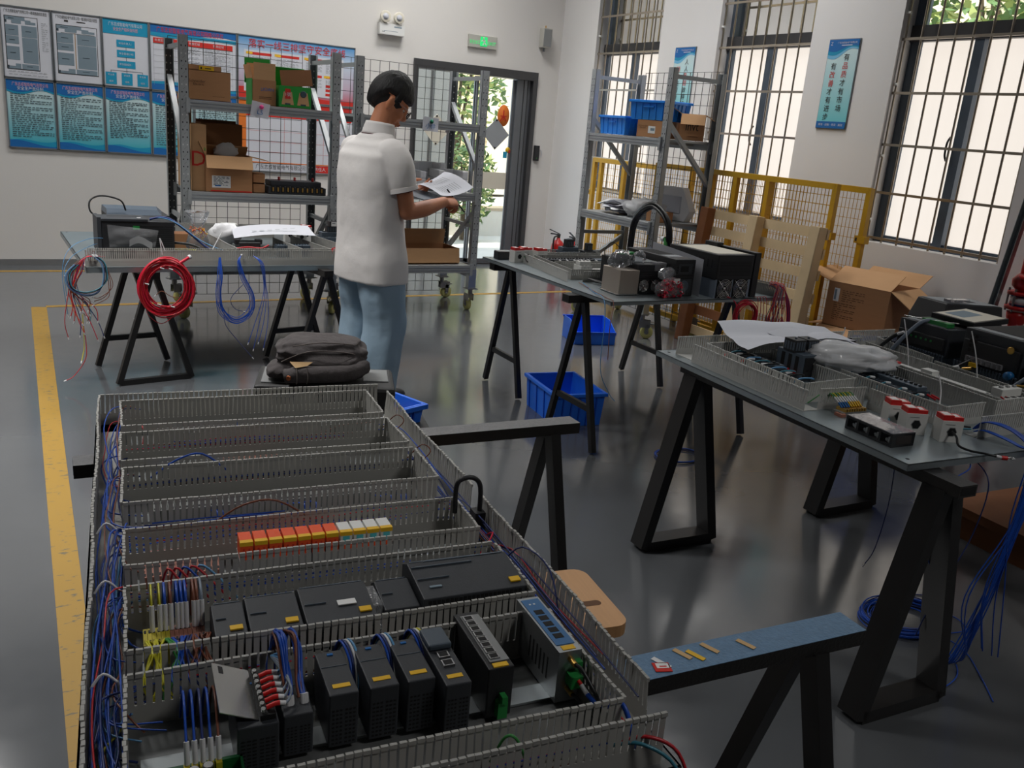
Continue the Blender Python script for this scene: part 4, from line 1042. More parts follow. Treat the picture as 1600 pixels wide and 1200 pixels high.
scoop_bin((3.93, 5.52, 0), R_(-14))
t = crate('blue_bin', 'blue parts bin on a stand behind the front panel', (1.20, 2.93, .44), R_(-70), .24, .16, .10, 'bin_blue', 'blue bins on the floor', cat='bin')
t2 = thing('parts', 'dark red parts inside the blue bin behind the front panel', 'parts', (1.20, 2.93, .446))
q = B('terminal_brown'); q.m('red_paint'); q.ell((0, 0, .03), (.08, .05, .035), 16, 10, lambda p, v: v*(1+.3*noise.noise(p*6))); q.build('heap', t2)
t = thing('tool_stand', 'black stand carrying the tool case behind the front panel', 'stand', (.94, 2.77, 0), R_(-14))
q = B('case_black'); q.box(-.25, .36, -.10, .26, .43, .468); q.build('stand_top', t, bev=.004)
for x in (-.22, .32):
    for y in (-.07, .22):
        q = B('black_frame'); q.box(x-.015, x+.015, y-.015, y+.015, 0, .43); q.build('leg', t)
t = thing('wooden_stool', 'light wooden stool top with a hand slot beside the front panel', 'stool', (1.035, 1.535, 0), R_(-9))
q = B('stool_wood'); rr_ = .03
def rrect(w_, d, r, n=5):
    out = []
    for cx, cy_, a0 in ((w_/2-r, d/2-r, 0), (-w_/2+r, d/2-r, 90), (-w_/2+r, -d/2+r, 180), (w_/2-r, -d/2+r, 270)):
        for k in range(n+1): a = R_(a0+90*k/n); out.append((cx+r*math.cos(a), cy_+r*math.sin(a)))
    return out
q.prism(rrect(.35, .27, .035), .455, .485); q.m('ink_brown'); q.prism([(x+.11, y-.03) for x, y in rrect(.075, .022, .0105)], .4852, .4856); q.build('seat', t, bev=.004)
for x in (-.13, .13):
    for y in (-.08, .08):
        q = B('stool_wood'); q.bar((x, y, .455), (x*1.15, y*1.2, .01), .035, .035); q.build('leg', t)
# ---------------------------------------------------------------- mounting panels with slotted ducts
def comb(q, p0, p1, z0, z1, pitch=.0108, fw=.0078, slot=.40, th=.0016, lip=.0045, k='duct_grey', sway=.0012):
    p0, p1 = Vector((*p0, 0)), Vector((*p1, 0)); L = (p1-p0).length; a = math.atan2((p1-p0).y, (p1-p0).x)
    M0 = q.M; q.M = M0 @ Matrix.Translation(p0) @ Matrix.Rotation(a, 4, 'Z')
    q.m(k); h = z1-z0; zb = z0+h*slot
    q.box(0, L, -th/2, th/2, z0, zb)
    n = max(1, int(L/pitch)); ph = random.uniform(0, 6)
    for i in range(n):
        x = (i+.5)*L/n; s = sway*math.sin(i*.55+ph)+rj(sway*.4); y = rj(sway*.5)+sway*math.sin(i*.13+ph)
        x0, x1 = x-fw/2, x+fw/2; zt = z1-.006; t_ = th/2
        vs = [(x0, -t_, zb), (x1, -t_, zb), (x1, t_, zb), (x0, t_, zb), (x0+s, y-t_, zt), (x1+s, y-t_, zt), (x1+s, y+t_, zt), (x0+s, y+t_, zt)]
        q.add(vs, [(0,1,5,4), (1,2,6,5), (2,3,7,6), (3,0,4,7)])
        q.box(x0+s-.0006, x1+s+.0006, y-lip/2, y+lip/2, zt, z1)
    q.M = M0
def duct(par, walls, z0=.0, z1=.08, base=None, k='duct_grey', label=None, **kw):
    q = B(k)
    for a, c in walls: comb(q, a, c, z0, z1, k=k, **kw)
    if base: q.box(base[0], base[1], base[2], base[3], z0, z0+.002)
    o = q.build('wiring_duct', par)
    if label: o['label'] = label
    return o
def panel(label, fr, u0, u1, v0, v1, th=.018, lipped=True, k='plate_zinc'):
    t = thing('mounting_panel', label, 'mounting panel', (fr.o[0], fr.o[1], fr.z), fr.a, 'control cabinet mounting panels on trestles')
    q = B(k); q.box(u0, u1, v0, v1, -.003, 0)
    if lipped:
        q.box(u0, u1, v0, v0+.003, -th, -.0); q.box(u0, u1, v1-.003, v1, -th, -.0); q.box(u0, u0+.003, v0, v1, -th, 0); q.box(u1-.003, u1, v0, v1, -th, 0)
    q.m('hole_dark')
    for x in (u0+.035, u1-.035):
        for y in (v0+.035, v1-.035): q.lathe([(.001, .0002), (.006, .0002), (.006, .0005), (.001, .0005)], (x, y, 0), 12)
    q.build('plate', t); return t
def rail(par, u0, u1, v, z=0.0):
    q = B('zinc'); q.box(u0, u1, v-.0175, v+.0175, z+.0065, z+.0075); q.box(u0, u1, v-.0135, v+.0135, z, z+.0065); return q.build('din_rail', par)
def wires(par, name, specs, n=6, sides=5, label=None):
    """specs: list of (material, radius, points)"""
    if len(specs) > 50:
        q = B(specs[0][0])
        for k, r, pts in specs: q.m(k); q.tube(cr(pts, n), r, sides)
        o = q.build(name, par); o['kind'] = 'stuff'; return o
    one = name[:-1] if name.endswith('s') else name
    for k, r, pts in specs: o = B(k).tube(cr(pts, n), r, sides).build(one, par)
    return o
# ---- the front panel
PF = panel('long wiring panel in the foreground, full of grey slotted ducts', F_, -.012, .715, -1.492, .008, k='plate_dimmed')
UI, UO, UR = .046, 0.0, .65
rowsF = [(-.056, -.237), (-.283, -.45), (-.492, -.662), (-.774, -.906), (-.972, -1.15), (-1.205, -1.433)]
HD = .08
duct(PF, [((UO, 0), (UO, -1.47))]+[((UI, a+.004), (UI, c)) for a, c in rowsF], 0, HD, (0, UI, -1.47, 0), sway=.002)
duct(PF, [((.705, -.06), (.705, -.72)), ((.707, -.76), (.706, -1.412))]+[((UR, a), (UR, c)) for a, c in rowsF], 0, HD, (UR, .706, -1.41, -.05), sway=.0025)
duct(PF, [((.0, 0), (.70, 0)), ((UI, -.056), (.655, -.05))], 0, HD, (0, .7, -.055, 0))
for i in range(5): duct(PF, [((UI, rowsF[i][1]), (UR, rowsF[i][1])), ((UI, rowsF[i+1][0]), (UR, rowsF[i+1][0]+.004))], 0, HD, (UI, UR, rowsF[i+1][0], rowsF[i][1]))
duct(PF, [((UI, -1.433), (.648, -1.433)), ((.02, -1.478), (.69, -1.478))], 0, HD, (.02, .69, -1.478, -1.433))
for v in (-.15, -.37, -.58, -.842, -1.09, -1.30): rail(PF, .06, .64, v)
# wires lying in the ducts
sp = []
for k in range(46):
    u = random.uniform(.006, .042); z = random.uniform(.006, .06); v0 = random.choice([-.03, -.26, -.47, -.72, -.72, -.94, -.94, -1.18]); v1 = max(-1.46, v0-random.uniform(.3, .9))
    kk = random.choice(['wire_blue']*7+['wire_navy']*2+['wire_brown', 'wire_red', 'wire_lightblue'])
    pts = [(UI+random.uniform(.0, .05), v0+rj(.012), z), (u+.012, v0-.03, z+.01)]
    m = 4
    for j in range(1, m): pts.append((min(.042, max(.005, u+rj(.010))), v0+(v1-v0)*j/m, min(.068, max(.006, z+rj(.012)))))
    pts += [(u+.012, v1+.03, z), (UI+.01+random.uniform(.0, .04), v1, z)]
    sp.append((kk, random.uniform(.0011, .0018), pts))
for v in (-.72, -.93, -1.18): sp.append(('ferrule_white', .002, [(.004, v, .05), (.02, v+.006, .066), (.04, v, .05)]))
wires(PF, 'duct_wires', sp, 4)
sp = []
for k in range(26):
    u = random.uniform(.656, .70); z = random.uniform(.006, .055); v0 = random.choice([-.25, -.47, -.72, -.93]); v1 = max(-1.40, v0-random.uniform(.2, .6))
    kk = random.choice(['wire_navy']*4+['wire_blue']*3+['wire_brown']*2+['wire_red'])
    sp.append((kk, .0014, [(UR-.02, v0+.01, z), (u, v0-.02, z), (u+rj(.006), (v0+v1)/2, z+rj(.01)), (u, v1, z)]))
for v in (-.27, -.48): sp.append(('wire_brown', .0014, [(UR-.01, v, .05), (.67, v-.01, .085), (.685, v-.03, .075), (.66, v-.03, .05)]))
sp.append(('wire_navy', .0015, [(.655, -1.0, .05), (.68, -1.03, .095), (.70, -1.1, .085), (.69, -1.17, .03)]))
sp.append(('wire_crimson', .0018, [(.63, -.93, .02), (.655, -.93, .05), (.68, -.9, .06), (.69, -.85, .03)]))
wires(PF, 'duct_wires', sp, 4)
sp = []
for i, (a, c) in enumerate([(rowsF[j][1], rowsF[j+1][0]) for j in range(5)]+[(-1.436, -1.475)]):
    for k in range(9 if i != 2 else 16):
        v = random.uniform(c+.006, a-.006); u0 = random.uniform(.03, .2); u1 = random.uniform(.3, .63)
        kk = random.choice(['wire_blue', 'wire_navy', 'wire_brown', 'wire_red', 'wire_blue'])
        z = random.uniform(.008, .045)
        sp.append((kk, .0014, [(u0, v, z), (u0*.6+u1*.4, v+rj(.004), z+rj(.006)), (u0*.3+u1*.7, v+rj(.004), z), (u1, v, z)]))
sp += [('wire_blue', .0022, [(.10, -.47, .045), (.15, -.47, .08), (.2, -.47, .09), (.25, -.475, .05)])]*1
sp += [('wire_brown', .002, [(.2, -.72, .05), (.25, -.73, .085), (.31, -.735, .09), (.38, -.73, .04)])]
for k, kk in enumerate(('wire_red', 'wire_red', 'wire_blue', 'wire_red', 'wire_lightblue')): sp.append((kk, .002, [(.10+.012*k, -.91, .03), (.11+.012*k, -.93, .078), (.13+.014*k, -.945, .06), (.17+.012*k, -.96, .02)]))
wires(PF, 'duct_wires', sp, 4)
sp = []
for u in (.2, .212, .226, .34, .35, .36, .37, .38, .39, .4, .53, .54, .56, .58, .59): sp.append(('wire_blue', .0015, [(u, -.655, .01), (u+rj(.004), -.64, .035), (u+rj(.01), -.60, .02), (u+.03, -.575, .012)]))
sp += [('wire_blue', .002, [(.29, -.24, .02), (.292, -.22, .055), (.3, -.19, .06), (.305, -.17, .02)]), ('wire_red', .0018, [(.09, -.22, .02), (.095, -.2, .05), (.09, -.16, .05), (.1, -.13, .02)]), ('wire_brown', .0016, [(.5, -.2, .02), (.56, -.18, .03), (.62, -.2, .04), (.65, -.22, .05)])]
wires(PF, 'jumper_wires', sp, 4)
# terminal strips on the rails
def strip(par, u0, u1, v, n, cols, h=.042, d=.045, nm='terminal_strip'):
    q = B('terminal_grey')
    for k in range(n):
        c = cols[k*len(cols)//n]; x0 = u0+(u1-u0)*k/n; x1 = x0+(u1-u0)/n*.92
        q.m(c); q.box(x0, x1, v-d/2, v+d/2, .0076, h); q.m('hole_dark')
        for y in (v-d*.3, v+d*.3): q.box(x0+.0012, x1-.0012, y-.004, y+.004, h, h+.0006)
    return q.build(nm, par)
strip(PF, .075, .20, -.862, 22, ['terminal_brown'])
strip(PF, .07, .155, -1.062, 14, ['terminal_yellow', 'terminal_yellow', 'terminal_brown', 'terminal_brown', 'terminal_brown'])
strip(PF, .12, .62, -.15, 40, ['terminal_grey'], .03); strip(PF, .12, .5, -.37, 30, ['terminal_grey', 'terminal_brown', 'terminal_grey'], .03); strip(PF, .1, .62, -.58, 40, ['terminal_grey'], .03)
q = B('label_yellow'); q.box(.40, .435, -.215, -.195, .03, .034); q.build('label', PF)
sp = []; fe = []
for k, (u, kk) in enumerate([(.083, 'wire_yellow'), (.094, 'wire_yellow'), (.101, 'wire_blue'), (.109, 'wire_brown'), (.118, 'wire_blue'), (.124, 'wire_blue'), (.130, 'wire_blue'), (.141, 'wire_brown'), (.146, 'wire_brown'), (.152, 'wire_grey')]):
    top = (.075 if k < 2 else .072)
    sp.append((kk, .0022 if k > 1 else .0015, [(u, -.98, .02), (u, -.985, .065), (u, -1.0, .092), (u, -1.03, .090), (u, -1.042, .078)]))
    fe.append(('ferrule_white', .0036, [(u, -1.041, .080), (u, -1.045, .066), (u, -1.049, .042)]))
wires(PF, 'terminal_wires', sp, 5, 6); wires(PF, 'ferrules', fe, 2, 6)
sp = []
for k in range(22):
    kk = ['wire_yellow', 'wire_yellow', 'wire_green', 'wire_blue', 'wire_blue', 'wire_navy', 'wire_brown', 'wire_brown'][min(7, k*8//22)]; u = .078+.0036*k
    sp.append((kk, .0017, [(u, -1.078, .040), (u+rj(.006), -1.10, .058), (u+rj(.01), -1.15, .068), (u+rj(.02), -1.18, .045), (u+rj(.02), -1.195, .02)]))
wires(PF, 'terminal_wires', sp, 5, 6)
sp = [('wire_yellow', .0018, [(.012, -1.30, .01), (.02, -1.28, .03), (.035, -1.24, .02), (.05, -1.2, .02)]), ('wire_green', .002, [(.46, -1.44, .03), (.47, -1.455, .075), (.485, -1.46, .07), (.5, -1.465, .03)]),
      ('wire_red', .0026, [(.63, -1.46, .03), (.66, -1.48, .05), (.70, -1.50, .03), (.71, -1.53, -.03), (.712, -1.54, -.12)]), ('wire_teal', .0026, [(.62, -1.46, .03), (.65, -1.485, .045), (.69, -1.51, .02), (.70, -1.535, -.04), (.70, -1.54, -.12)])]
wires(PF, 'loose_wires', sp, 5, 6)
# cable clip at the right duct
q = B('plastic_black'); q.tube(cr([(.640, -.80, .06), (.640, -.80, .115), (.652, -.80, .13), (.675, -.80, .13), (.69, -.80, .11), (.692, -.80, .05)], 5), .005, 7); q.box(.678, .70, -.815, -.785, .02, .06); q.build('cable_clip', PF)
# ---- devices clipped to the front panel
ORD = ['first', 'second', 'third', 'fourth', 'fifth', 'sixth', 'seventh', 'eighth', 'ninth', 'tenth', 'eleventh', 'twelfth']
def on(fr, u, v, z=0.0): return fr.w(u, v, fr.z+z)
for k in range(11):
    t = thing('plug_in_relay', ORD[k]+' plug-in relay from the left of the orange row, '+('plain orange' if k < 7 else 'with teal marking'), 'relay', on(F_, .228+.0246*k+.011, -.842, .0076), F_.a, 'orange relays on the front panel')
    q = B('plastic_grey'); q.box(-.0115, .0115, -.028, .028, 0, .035); q.build('socket', t)
    q = B('relay_orange' if k < 7 else 'plastic_white'); q.box(-.0105, .0105, -.022, .02, .035, .068); q.m('label_yellow'); q.box(-.0108, .0108, -.0226, -.012, .061, .0685)
    if k >= 7: q.m('ink_teal'); q.box(-.006, .006, -.0225, -.0222, .045, .06); q.m('relay_orange'); q.box(-.0108, .0108, -.0226, .0, .035, .043)
    else: q.m('ink_red'); q.box(-.006, .006, -.0225, -.0222, .04, .056); q.m('relay_orange'); q.box(-.003, .003, -.0227, -.0224, .045, .056)
    q.build('relay_body', t)
def vents(q, x0, x1, y, z0, z1, nx, nz, s=1):
    q.m('vent_black')
    for i in range(nx):
        for j in range(nz):
            a = x0+(x1-x0)*i/nx; c = z0+(z1-z0)*j/nz
            q.box(a+.001, x0+(x1-x0)*(i+1)/nx-.001, y-.0006, y+.0002, c+.001, c+(z1-z0)/nz*.55)
def io_module(u, wd, v0, v1, label, yellow=True, h=.078, kind=0):
    """rail module: tall body, vents on the near face, yellow tag near the front edge"""
    t = thing('io_module', label, 'control module', on(F_, u, (v0+v1)/2, .0076), F_.a, 'black modules on the front panel')
    d = v1-v0
    q = B('plastic_charcoal'); q.box(-wd/2, wd/2, -d/2, d/2, 0, h); q.build('module_body', t, bev=.002)
    q = B('plastic_black'); vents(q, -wd*.42, -.001, -d/2, .004, h*.75, 3, 9); vents(q, .001, wd*.42, -d/2, .004, h*.75, 3, 9); q.build('vent_grille', t)
    q = B('plastic_slate'); q.box(-wd/2+.002, wd/2-.002, d*.12, d*.13, h, h+.0008); q.m('ink_blue'); q.box(-.004, .004, d*.38, d*.42, h, h+.0015); q.build('front_line', t)
    if yellow:
        q = B('label_yellow'); q.box(-wd*.3, wd*.3, -d/2+.014, -d/2+.022, h, h+.0008); q.build('yellow_tag', t)
    return t
io_module(.192, .05, -1.345, -1.25, 'black module at the left with tilted steel plate', False, .066)
for i, (u, wd) in enumerate([(.243, .037), (.300, .038), (.353, .039), (.403, .038)]):
    io_module(u, wd, -1.33, -1.232, ('black module with blue wire loop plugged in its top', 'black module right of the blue wire loop, yellow tag', 'black module with yellow tag, third along before the port modules', 'black module with yellow tag just left of twin port module')[i], i > 0, .078 if i else .06)
# module with two ports
t = io_module(.447, .036, -1.352, -1.215, 'black module with two network ports and yellow tag', True, .078)
q = B('plastic_slate'); q.box(-.017, .017, .01, .055, .078, .088); q.build('raised_cover', t, bev=.003)
q = B('nickel')
for y in (-.022, -.002): q.box(-.008, .008, y-.007, y+.007, .078, .081); q.m('vent_black'); q.box(-.006, .006, y-.005, y+.005, .081, .0815); q.m('nickel')
q.build('network_port', t)
# the steel plate with red terminals
t = thing('steel_guard_plate', 'tilted bright steel plate beside red crimped terminals', 'steel plate', on(F_, .194, -1.285, .074), F_.a)
q = B('steel_bright'); q.M = Matrix.Rotation(R_(-66), 4, 'Y'); q.box(-.0006, .0006, -.05, .055, 0, .05); q.m('hole_dark'); q.box(-.001, .001, .035, .05, .036, .042); q.build('plate', t)
t = thing('terminal_bar', 'black terminal bar with red sleeved lugs and blue wires', 'terminal bar', on(F_, .204, -1.29, .074), F_.a); t.scale = (.72, .95, .9)
q = B('vent_black'); q.box(-.012, .014, -.05, .05, 0, .008); q.m('steel_bright')
for k in range(8): q.cyl((-.006, -.043+.0123*k, .008), (-.006, -.043+.0123*k, .014), .004, n=8)
q.build('terminal_bar_body', t)
for k in range(6):
    y = -.04+.014*k; q = B('red_cap'); q.tube([(.0, y, .012), (.014, y, .016), (.022, y, .016)], .0035, 7); q.m('ferrule_white'); q.tube([(.022, y, .016), (.032, y, .014)], .0032, 7); q.m('wire_lightblue' if k > 3 else 'wire_grey'); q.tube(cr([(.032, y, .014), (.042, y+.01, .016), (.045, y+.03, .022), (.03, .075, .01)], 4), .0022, 6); q.build('lug_wire', t)
# network switch
t = thing('network_switch', 'tall black network switch with a column of eight ports', 'network switch', on(F_, .515, -1.262, .0076), F_.a)
q = B('plastic_black'); q.box(-.019, .019, -.073, .073, 0, .078); q.build('switch_body', t, bev=.002)
q = B('plastic_grey'); q.box(-.012, .017, -.058, .062, .078, .0795); q.m('nickel')
for k in range(8): y = .052-.0142*k; q.m('nickel'); q.box(-.010, .005, y-.006, y+.006, .0795, .0815); q.m('vent_black'); q.box(-.008, .003, y-.0045, y+.0045, .0815, .0818)
q.build('port_row', t)
q = B('label_yellow'); q.box(-.011, .011, -.071, -.062, .078, .0797); q.build('yellow_tag', t)
q = B('green_plug'); q.box(-.006, .008, -.085, -.073, .005, .03); q.box(-.002, .006, -.088, -.075, .03, .04); q.build('power_plug', t)
# router
t = thing('cellular_router', 'silver router with blue front label and five ports', 'router', on(F_, .622, -1.256, .0076), F_.a)
q = B('silver_case'); q.box(-.018, .018, -.075, .075, 0, .082); q.m('vent_black')
for k in range(6): q.box(-.0184, -.018, -.045+.012*k, -.041+.012*k, .02, .055)
q.build('router_body', t, bev=.0015)
q = B('router_blue'); q.box(-.0145, .0145, -.058, .068, .082, .083); q.m('vent_black')
for k in range(5): y = .03-.0165*k; q.box(-.008, .006, y-.006, y+.006, .083, .0834)
q.m('label_white'); q.box(-.007, -.004, .052, .055, .083, .0834); q.box(0, .003, .052, .055, .083, .0834)
q.build('front_label', t)
q = B('label_yellow'); q.box(-.01, .01, -.071, -.061, .082, .0828); q.build('yellow_tag', t)
q = B('green_plug'); q.box(-.004, .014, -.094, -.075, .032, .05); q.box(.006, .016, -.085, -.075, .06, .068); q.build('power_plug', t)
for z in (.07, .022):
    q = B('brass'); q.cyl((0, -.075, z), (0, -.092, z), .0042, n=8); q.m('cable_black'); q.tube(cr([(0, -.09, z), (.006, -.105, z-.004), (.016, -.135, z-.03), (.02, -.15, z-.05)], 4), .003, 6); q.build('antenna_lead', t)
q = B('red_cap'); q.tube([(.006, -.094, .045), (.008, -.1, .042)], .003, 6); q.m('ferrule_white'); q.tube([(.008, -.1, .042), (.012, -.112, .034)], .0035, 6); q.m('wire_blue'); q.tube(cr([(.012, -.112, .034), (.02, -.14, .03), (.025, -.17, .06), (.03, -.19, .05), (.035, -.215, .0)], 4), .0035, 6); q.build('power_lead', t)
# PLC row
def plc(u0, u1, v0, v1, h, label, tag_=True, cover=False, slope=.01):
    w_ = u1-u0; d = v1-v0
    t = thing('plc_module', label, 'control module', on(F_, (u0+u1)/2, (v0+v1)/2, .0076), F_.a, 'black modules on the front panel')
    q = B('plastic_charcoal'); q.add([(-w_/2, -d/2, 0), (w_/2, -d/2, 0), (w_/2, d/2, 0), (-w_/2, d/2, 0), (-w_/2, -d/2, h-slope), (w_/2, -d/2, h-slope), (w_/2, d*.3, h), (-w_/2, d*.3, h), (w_/2, d/2, h-.012), (-w_/2, d/2, h-.012)], [(0,3,2,1), (0,1,5,4), (4,5,6,7), (7,6,8,9), (2,3,9,8), (1,2,8,6,5), (3,0,4,7,9)])
    q.build('module_body', t, bev=.0015)
    q = B('vent_black'); q.box(-w_/2+.002, w_/2-.002, -d/2-.0006, -d/2, .004, h*.55); q.m('plastic_black'); q.box(-w_/2+.004, w_/2-.004, -d/2-.004, -d/2, h*.58, h*.64); q.build('terminal_cover', t)
    q = B('plastic_slate'); z = h-slope*.45; q.box(-w_/2+.004, -w_/2+.0045+w_*.3, -d*.1, -d*.09, z, z+.002); q.box(-w_/2+.004, w_/2-.004, d*.31, d*.33, h-.0005, h+.0006); q.build('front_line', t)
    if tag_:
        q = B('label_yellow'); q.M = Matrix.Translation((0, 0, h-slope*.375)) @ Matrix.Rotation(slope/(d*.8), 4, 'X'); q.box(w_/2-.024, w_/2-.006, -d*.40, -d*.30, .0005, .003); q.build('yellow_tag', t)
    return t
plc(.163, .208, -1.130, -1.04, .070, 'leftmost black controller module in the row with yellow tags')
plc(.211, .286, -1.135, -1.035, .072, 'second black controller module in the row, yellow tag at its corner')
t = plc(.290, .395, -1.138, -1.03, .074, 'third black controller module, white sticker beside its yellow tag')
q = B('label_white'); q.box(.0, .028, -.022, -.008, .069, .0705); q.build('white_sticker', t)
plc(.412, .468, -1.12, -1.03, .068, 'small black controller module left of the large one', False)
t = plc(.472, .648, -1.125, -1.005, .082, 'large dark grey controller module, widest on the front panel', True, slope=.012)
q = B('vent_black')
for k in range(22): x = -.08+.0073*k; q.box(x, x+.005, -.0608, -.06, .055, .066)
q.build('vent_slot', t)
q = B('plastic_slate'); q.box(-.085, .02, .02, .022, .0795, .0825); q.box(-.06, .08, .035, .037, .08, .083); q.m('ink_grey'); q.box(-.07, -.05, -.035, -.03, .0735, .0752); q.build('cover_line', t)
q = B('clear_bag'); q.box(.395, .411, -1.11, -1.05, .02, .07); q.build('clear_connector', PF)
# small green board with capacitors
t = thing('capacitor_board', 'small green circuit board carrier with black capacitors', 'circuit board', on(F_, .128, -1.385, .0076), F_.a)
q = B('pcb_green'); q.box(-.045, .045, -.05, .04, 0, .012); q.box(-.045, .045, .037, .042, .012, .03); q.box(.042, .045, -.05, .04, .012, .03); q.box(-.045, -.042, -.05, .04, .012, .03); q.m('ink_green'); q.box(-.04, .04, -.045, .034, .012, .014); q.build('board', t)
for x, y in ((-.012, .012), (.004, .015), (0, -.004)):
    q = B('cable_black'); q.cyl((x, y, .014), (x, y, .045), .0065, n=14); q.m('steel_bright'); q.cyl((x, y, .045), (x, y, .0456), .0055, n=14); q.build('capacitor', t)
q = B('terminal_yellow')
for k in range(5): q.box(-.022+.009*k, -.015+.009*k, .028, .037, .014, .034)
q.build('terminals', t)
sp = []; fe = []
for k in range(5):
    u = .110+.009*k; sp.append((('wire_blue', 'wire_blue', 'wire_navy', 'wire_blue', 'wire_brown')[k], .0017, [(u, -1.215, .01), (u+.002, -1.235, .06), (u+.001, -1.29, .09), (u, -1.345, .065)])); fe.append(('ferrule_white', .0033, [(u, -1.342, .068), (u, -1.346, .058), (u, -1.35, .042)]))
wires(PF, 'board_wires', sp, 5, 6); wires(PF, 'ferrules', fe, 2, 6)
# blue wire loops into the modules
sp = []; fe = []
for k in range(14):
    s_ = -1 if k < 7 else 1; u = .243+s_*.008+rj(.004)
    sp.append((('wire_blue', 'wire_blue', 'wire_blue', 'wire_brown')[k % 4], .0021, [(.235+rj(.012), -1.19, .04), (u-.004+rj(.005), -1.205, .105+rj(.008)), (u+rj(.004), -1.245, .118+rj(.01)), (u+rj(.003), -1.285, .09), (u, -1.305, .074)]))
for s_ in (-1, 1):
    for k in range(3): fe.append(('ferrule_white', .0036, [(.243+s_*.009+.002*k, -1.303, .078), (.243+s_*.009+.002*k, -1.308, .066), (.243+s_*.009+.001*k, -1.312, .05)]))
wires(PF, 'module_wires', sp, 6, 6); wires(PF, 'ferrules', fe, 2, 6)
sp = []
for u in (.325, .378, .425):
    for k in range(4): sp.append((('wire_blue', 'wire_navy', 'ferrule_white', 'wire_yellow' if u > .4 else 'wire_lightblue')[k], .0018, [(u-.012, -1.2, .05), (u-.006+.004*k, -1.215, .088), (u+.004*k, -1.25, .08), (u+.002*k, -1.28, .05)]))
wires(PF, 'module_wires', sp, 5, 6)
# ---------------------------------------------------------------- shared device builders
def fan(par, x, y, z, r):
    """fan with wire guard on a face looking toward -y"""
    q = B('vent_black'); q.box(x-r, x+r, y-.002, y+.012, z-r, z+r); o = q.build('fan_housing', par)
    q = B('plastic_charcoal')
    for k in range(7):
        a = k*2*PI/7; q.bar((x+.3*r*math.cos(a), y-.003, z+.3*r*math.sin(a)), (x+.85*r*math.cos(a+.35), y-.001, z+.85*r*math.sin(a+.35)), .28*r, .001, (0, 1, 0))
    q.build('fan_blades', o)
    q = B('steel_bright')
    for k in range(1, 6):
        rr = r*(.22+.74*k/5); q.tube([(x+rr*math.cos(2*PI*i/24), y-.006, z+rr*math.sin(2*PI*i/24)) for i in range(24)], .0017, 4, closed=True)
    for k in range(4):
        a = PI/4+k*PI/2; q.bar((x, y-.006, z), (x+1.25*r*math.cos(a), y-.005, z+1.25*r*math.sin(a)), .0025, .002, (0, 1, 0))
    q.lathe([(.001, y-.008), (r*.2, y-.008), (r*.2, y-.004), (.001, y-.004)], (x, 0, z), 14, 'Y'); q.build('fan_guard', o)
def louvres(q, x0, x1, y, z0, z1, n, k='vent_black'):
    q.m(k)
    for i in range(n): c = z0+(z1-z0)*i/n; q.box(x0, x1, y-.0012, y, c, c+(z1-z0)/n*.45)
def top_slots(q, x0, x1, y0, y1, z, n):
    q.m('vent_black')
    for i in range(n): c = y0+(y1-y0)*i/n; q.box(x0, x1, c, c+(y1-y0)/n*.45, z-.0002, z+.0008)
# ---------------------------------------------------------------- middle table
PM = panel('middle wiring panel with black inverters standing on its right half', M_T, .0, 1.16, .0, 1.32)
duct(PM, [((.075, .50), (.155, 1.10))], 0, .055, None, 'duct_light', pitch=.0104, fw=.0098, label='grey duct with snap-on cover')
duct(PM, [((.14, .57), (.20, 1.06)), ((.14, .57), (.44, .56)), ((.17, .50), (.45, .49)), ((.44, .49), (.46, .60))], 0, .055)
duct(PM, [((.20, 1.06), (.70, 1.03)), ((.18, 1.16), (.72, 1.13)), ((.40, 1.27), (.80, 1.25))], 0, .055)
duct(PM, [((1.08, .02), (1.02, .5)), ((1.145, .02), (1.09, .5))], 0, .06)
duct(PM, [((.22, .80), (.58, .78)), ((.22, .87), (.58, .85))], 0, .05)
def small_breaker(name, label, pos, rz, w_, d, h, n, grp=None, body='plastic_charcoal', aux=True, cat='circuit breaker', toggles='plastic_black'):
    t = thing(name, label, cat, pos, rz, grp)
    q = B(body); q.box(-w_/2, w_/2, -d/2, d/2, 0, h*.7); q.box(-w_/2, w_/2, -d*.28, d*.28, h*.7, h); q.build('body', t, bev=.002)
    q = B('vent_black')
    for i in range(n):
        x = -w_/2+w_*(i+.5)/n
        for s in (-1, 1): q.box(x-w_/n*.3, x+w_/n*.3, s*d*.40-.006, s*d*.40+.006, h*.7, h*.7+.0008)
        q.box(x+w_/n*.47, x+w_/n*.5, -d/2-.0004, d/2+.0004, .004, h*.69)
    q.build('terminal_row', t)
    q = B(toggles)
    for i in range(n): x = -w_/2+w_*(i+.5)/n; q.box(x-w_/n*.18, x+w_/n*.18, -.006, .004, h, h+.006)
    q.build('toggle', t)
    if aux:
        q = B('plastic_black'); q.box(-w_*.22, w_*.22, -d*.2, d*.2, h, h+.045); q.m('plastic_slate')
        for i in range(4): x = -w_*.18+w_*.105*i; q.box(x, x+w_*.05, -d*.2-.0008, -d*.2, h+.005, h+.035); q.box(x, x+w_*.05, -d*.1, d*.1, h+.045, h+.047)
        q.build('auxiliary_block', t)
    return t
small_breaker('contactor', 'larger black contactor at the back of the middle table', on(M_T, .53, 1.21), 0, .115, .1, .08, 3, 'contactors on the middle table', 'plastic_slate')
small_breaker('contactor', 'smaller black contactor right of the larger one, middle table', on(M_T, .665, 1.19), 0, .085, .09, .06, 3, 'contactors on the middle table')
for i in range(5): small_breaker('contactor', 'black contactor, '+ORD[i]+' from the left in the long row of the middle table', on(M_T, .27+.062*i, .97), 0, .055, .10, .045, 3, 'contactor row on the middle table', 'plastic_charcoal', False)
q = B('zinc'); q.box(.55, .72, .92, 1.0, 0, .03); q.m('plastic_slate'); q.box(.56, .71, .93, .99, .03, .045); q.build('cover_plate', PM)
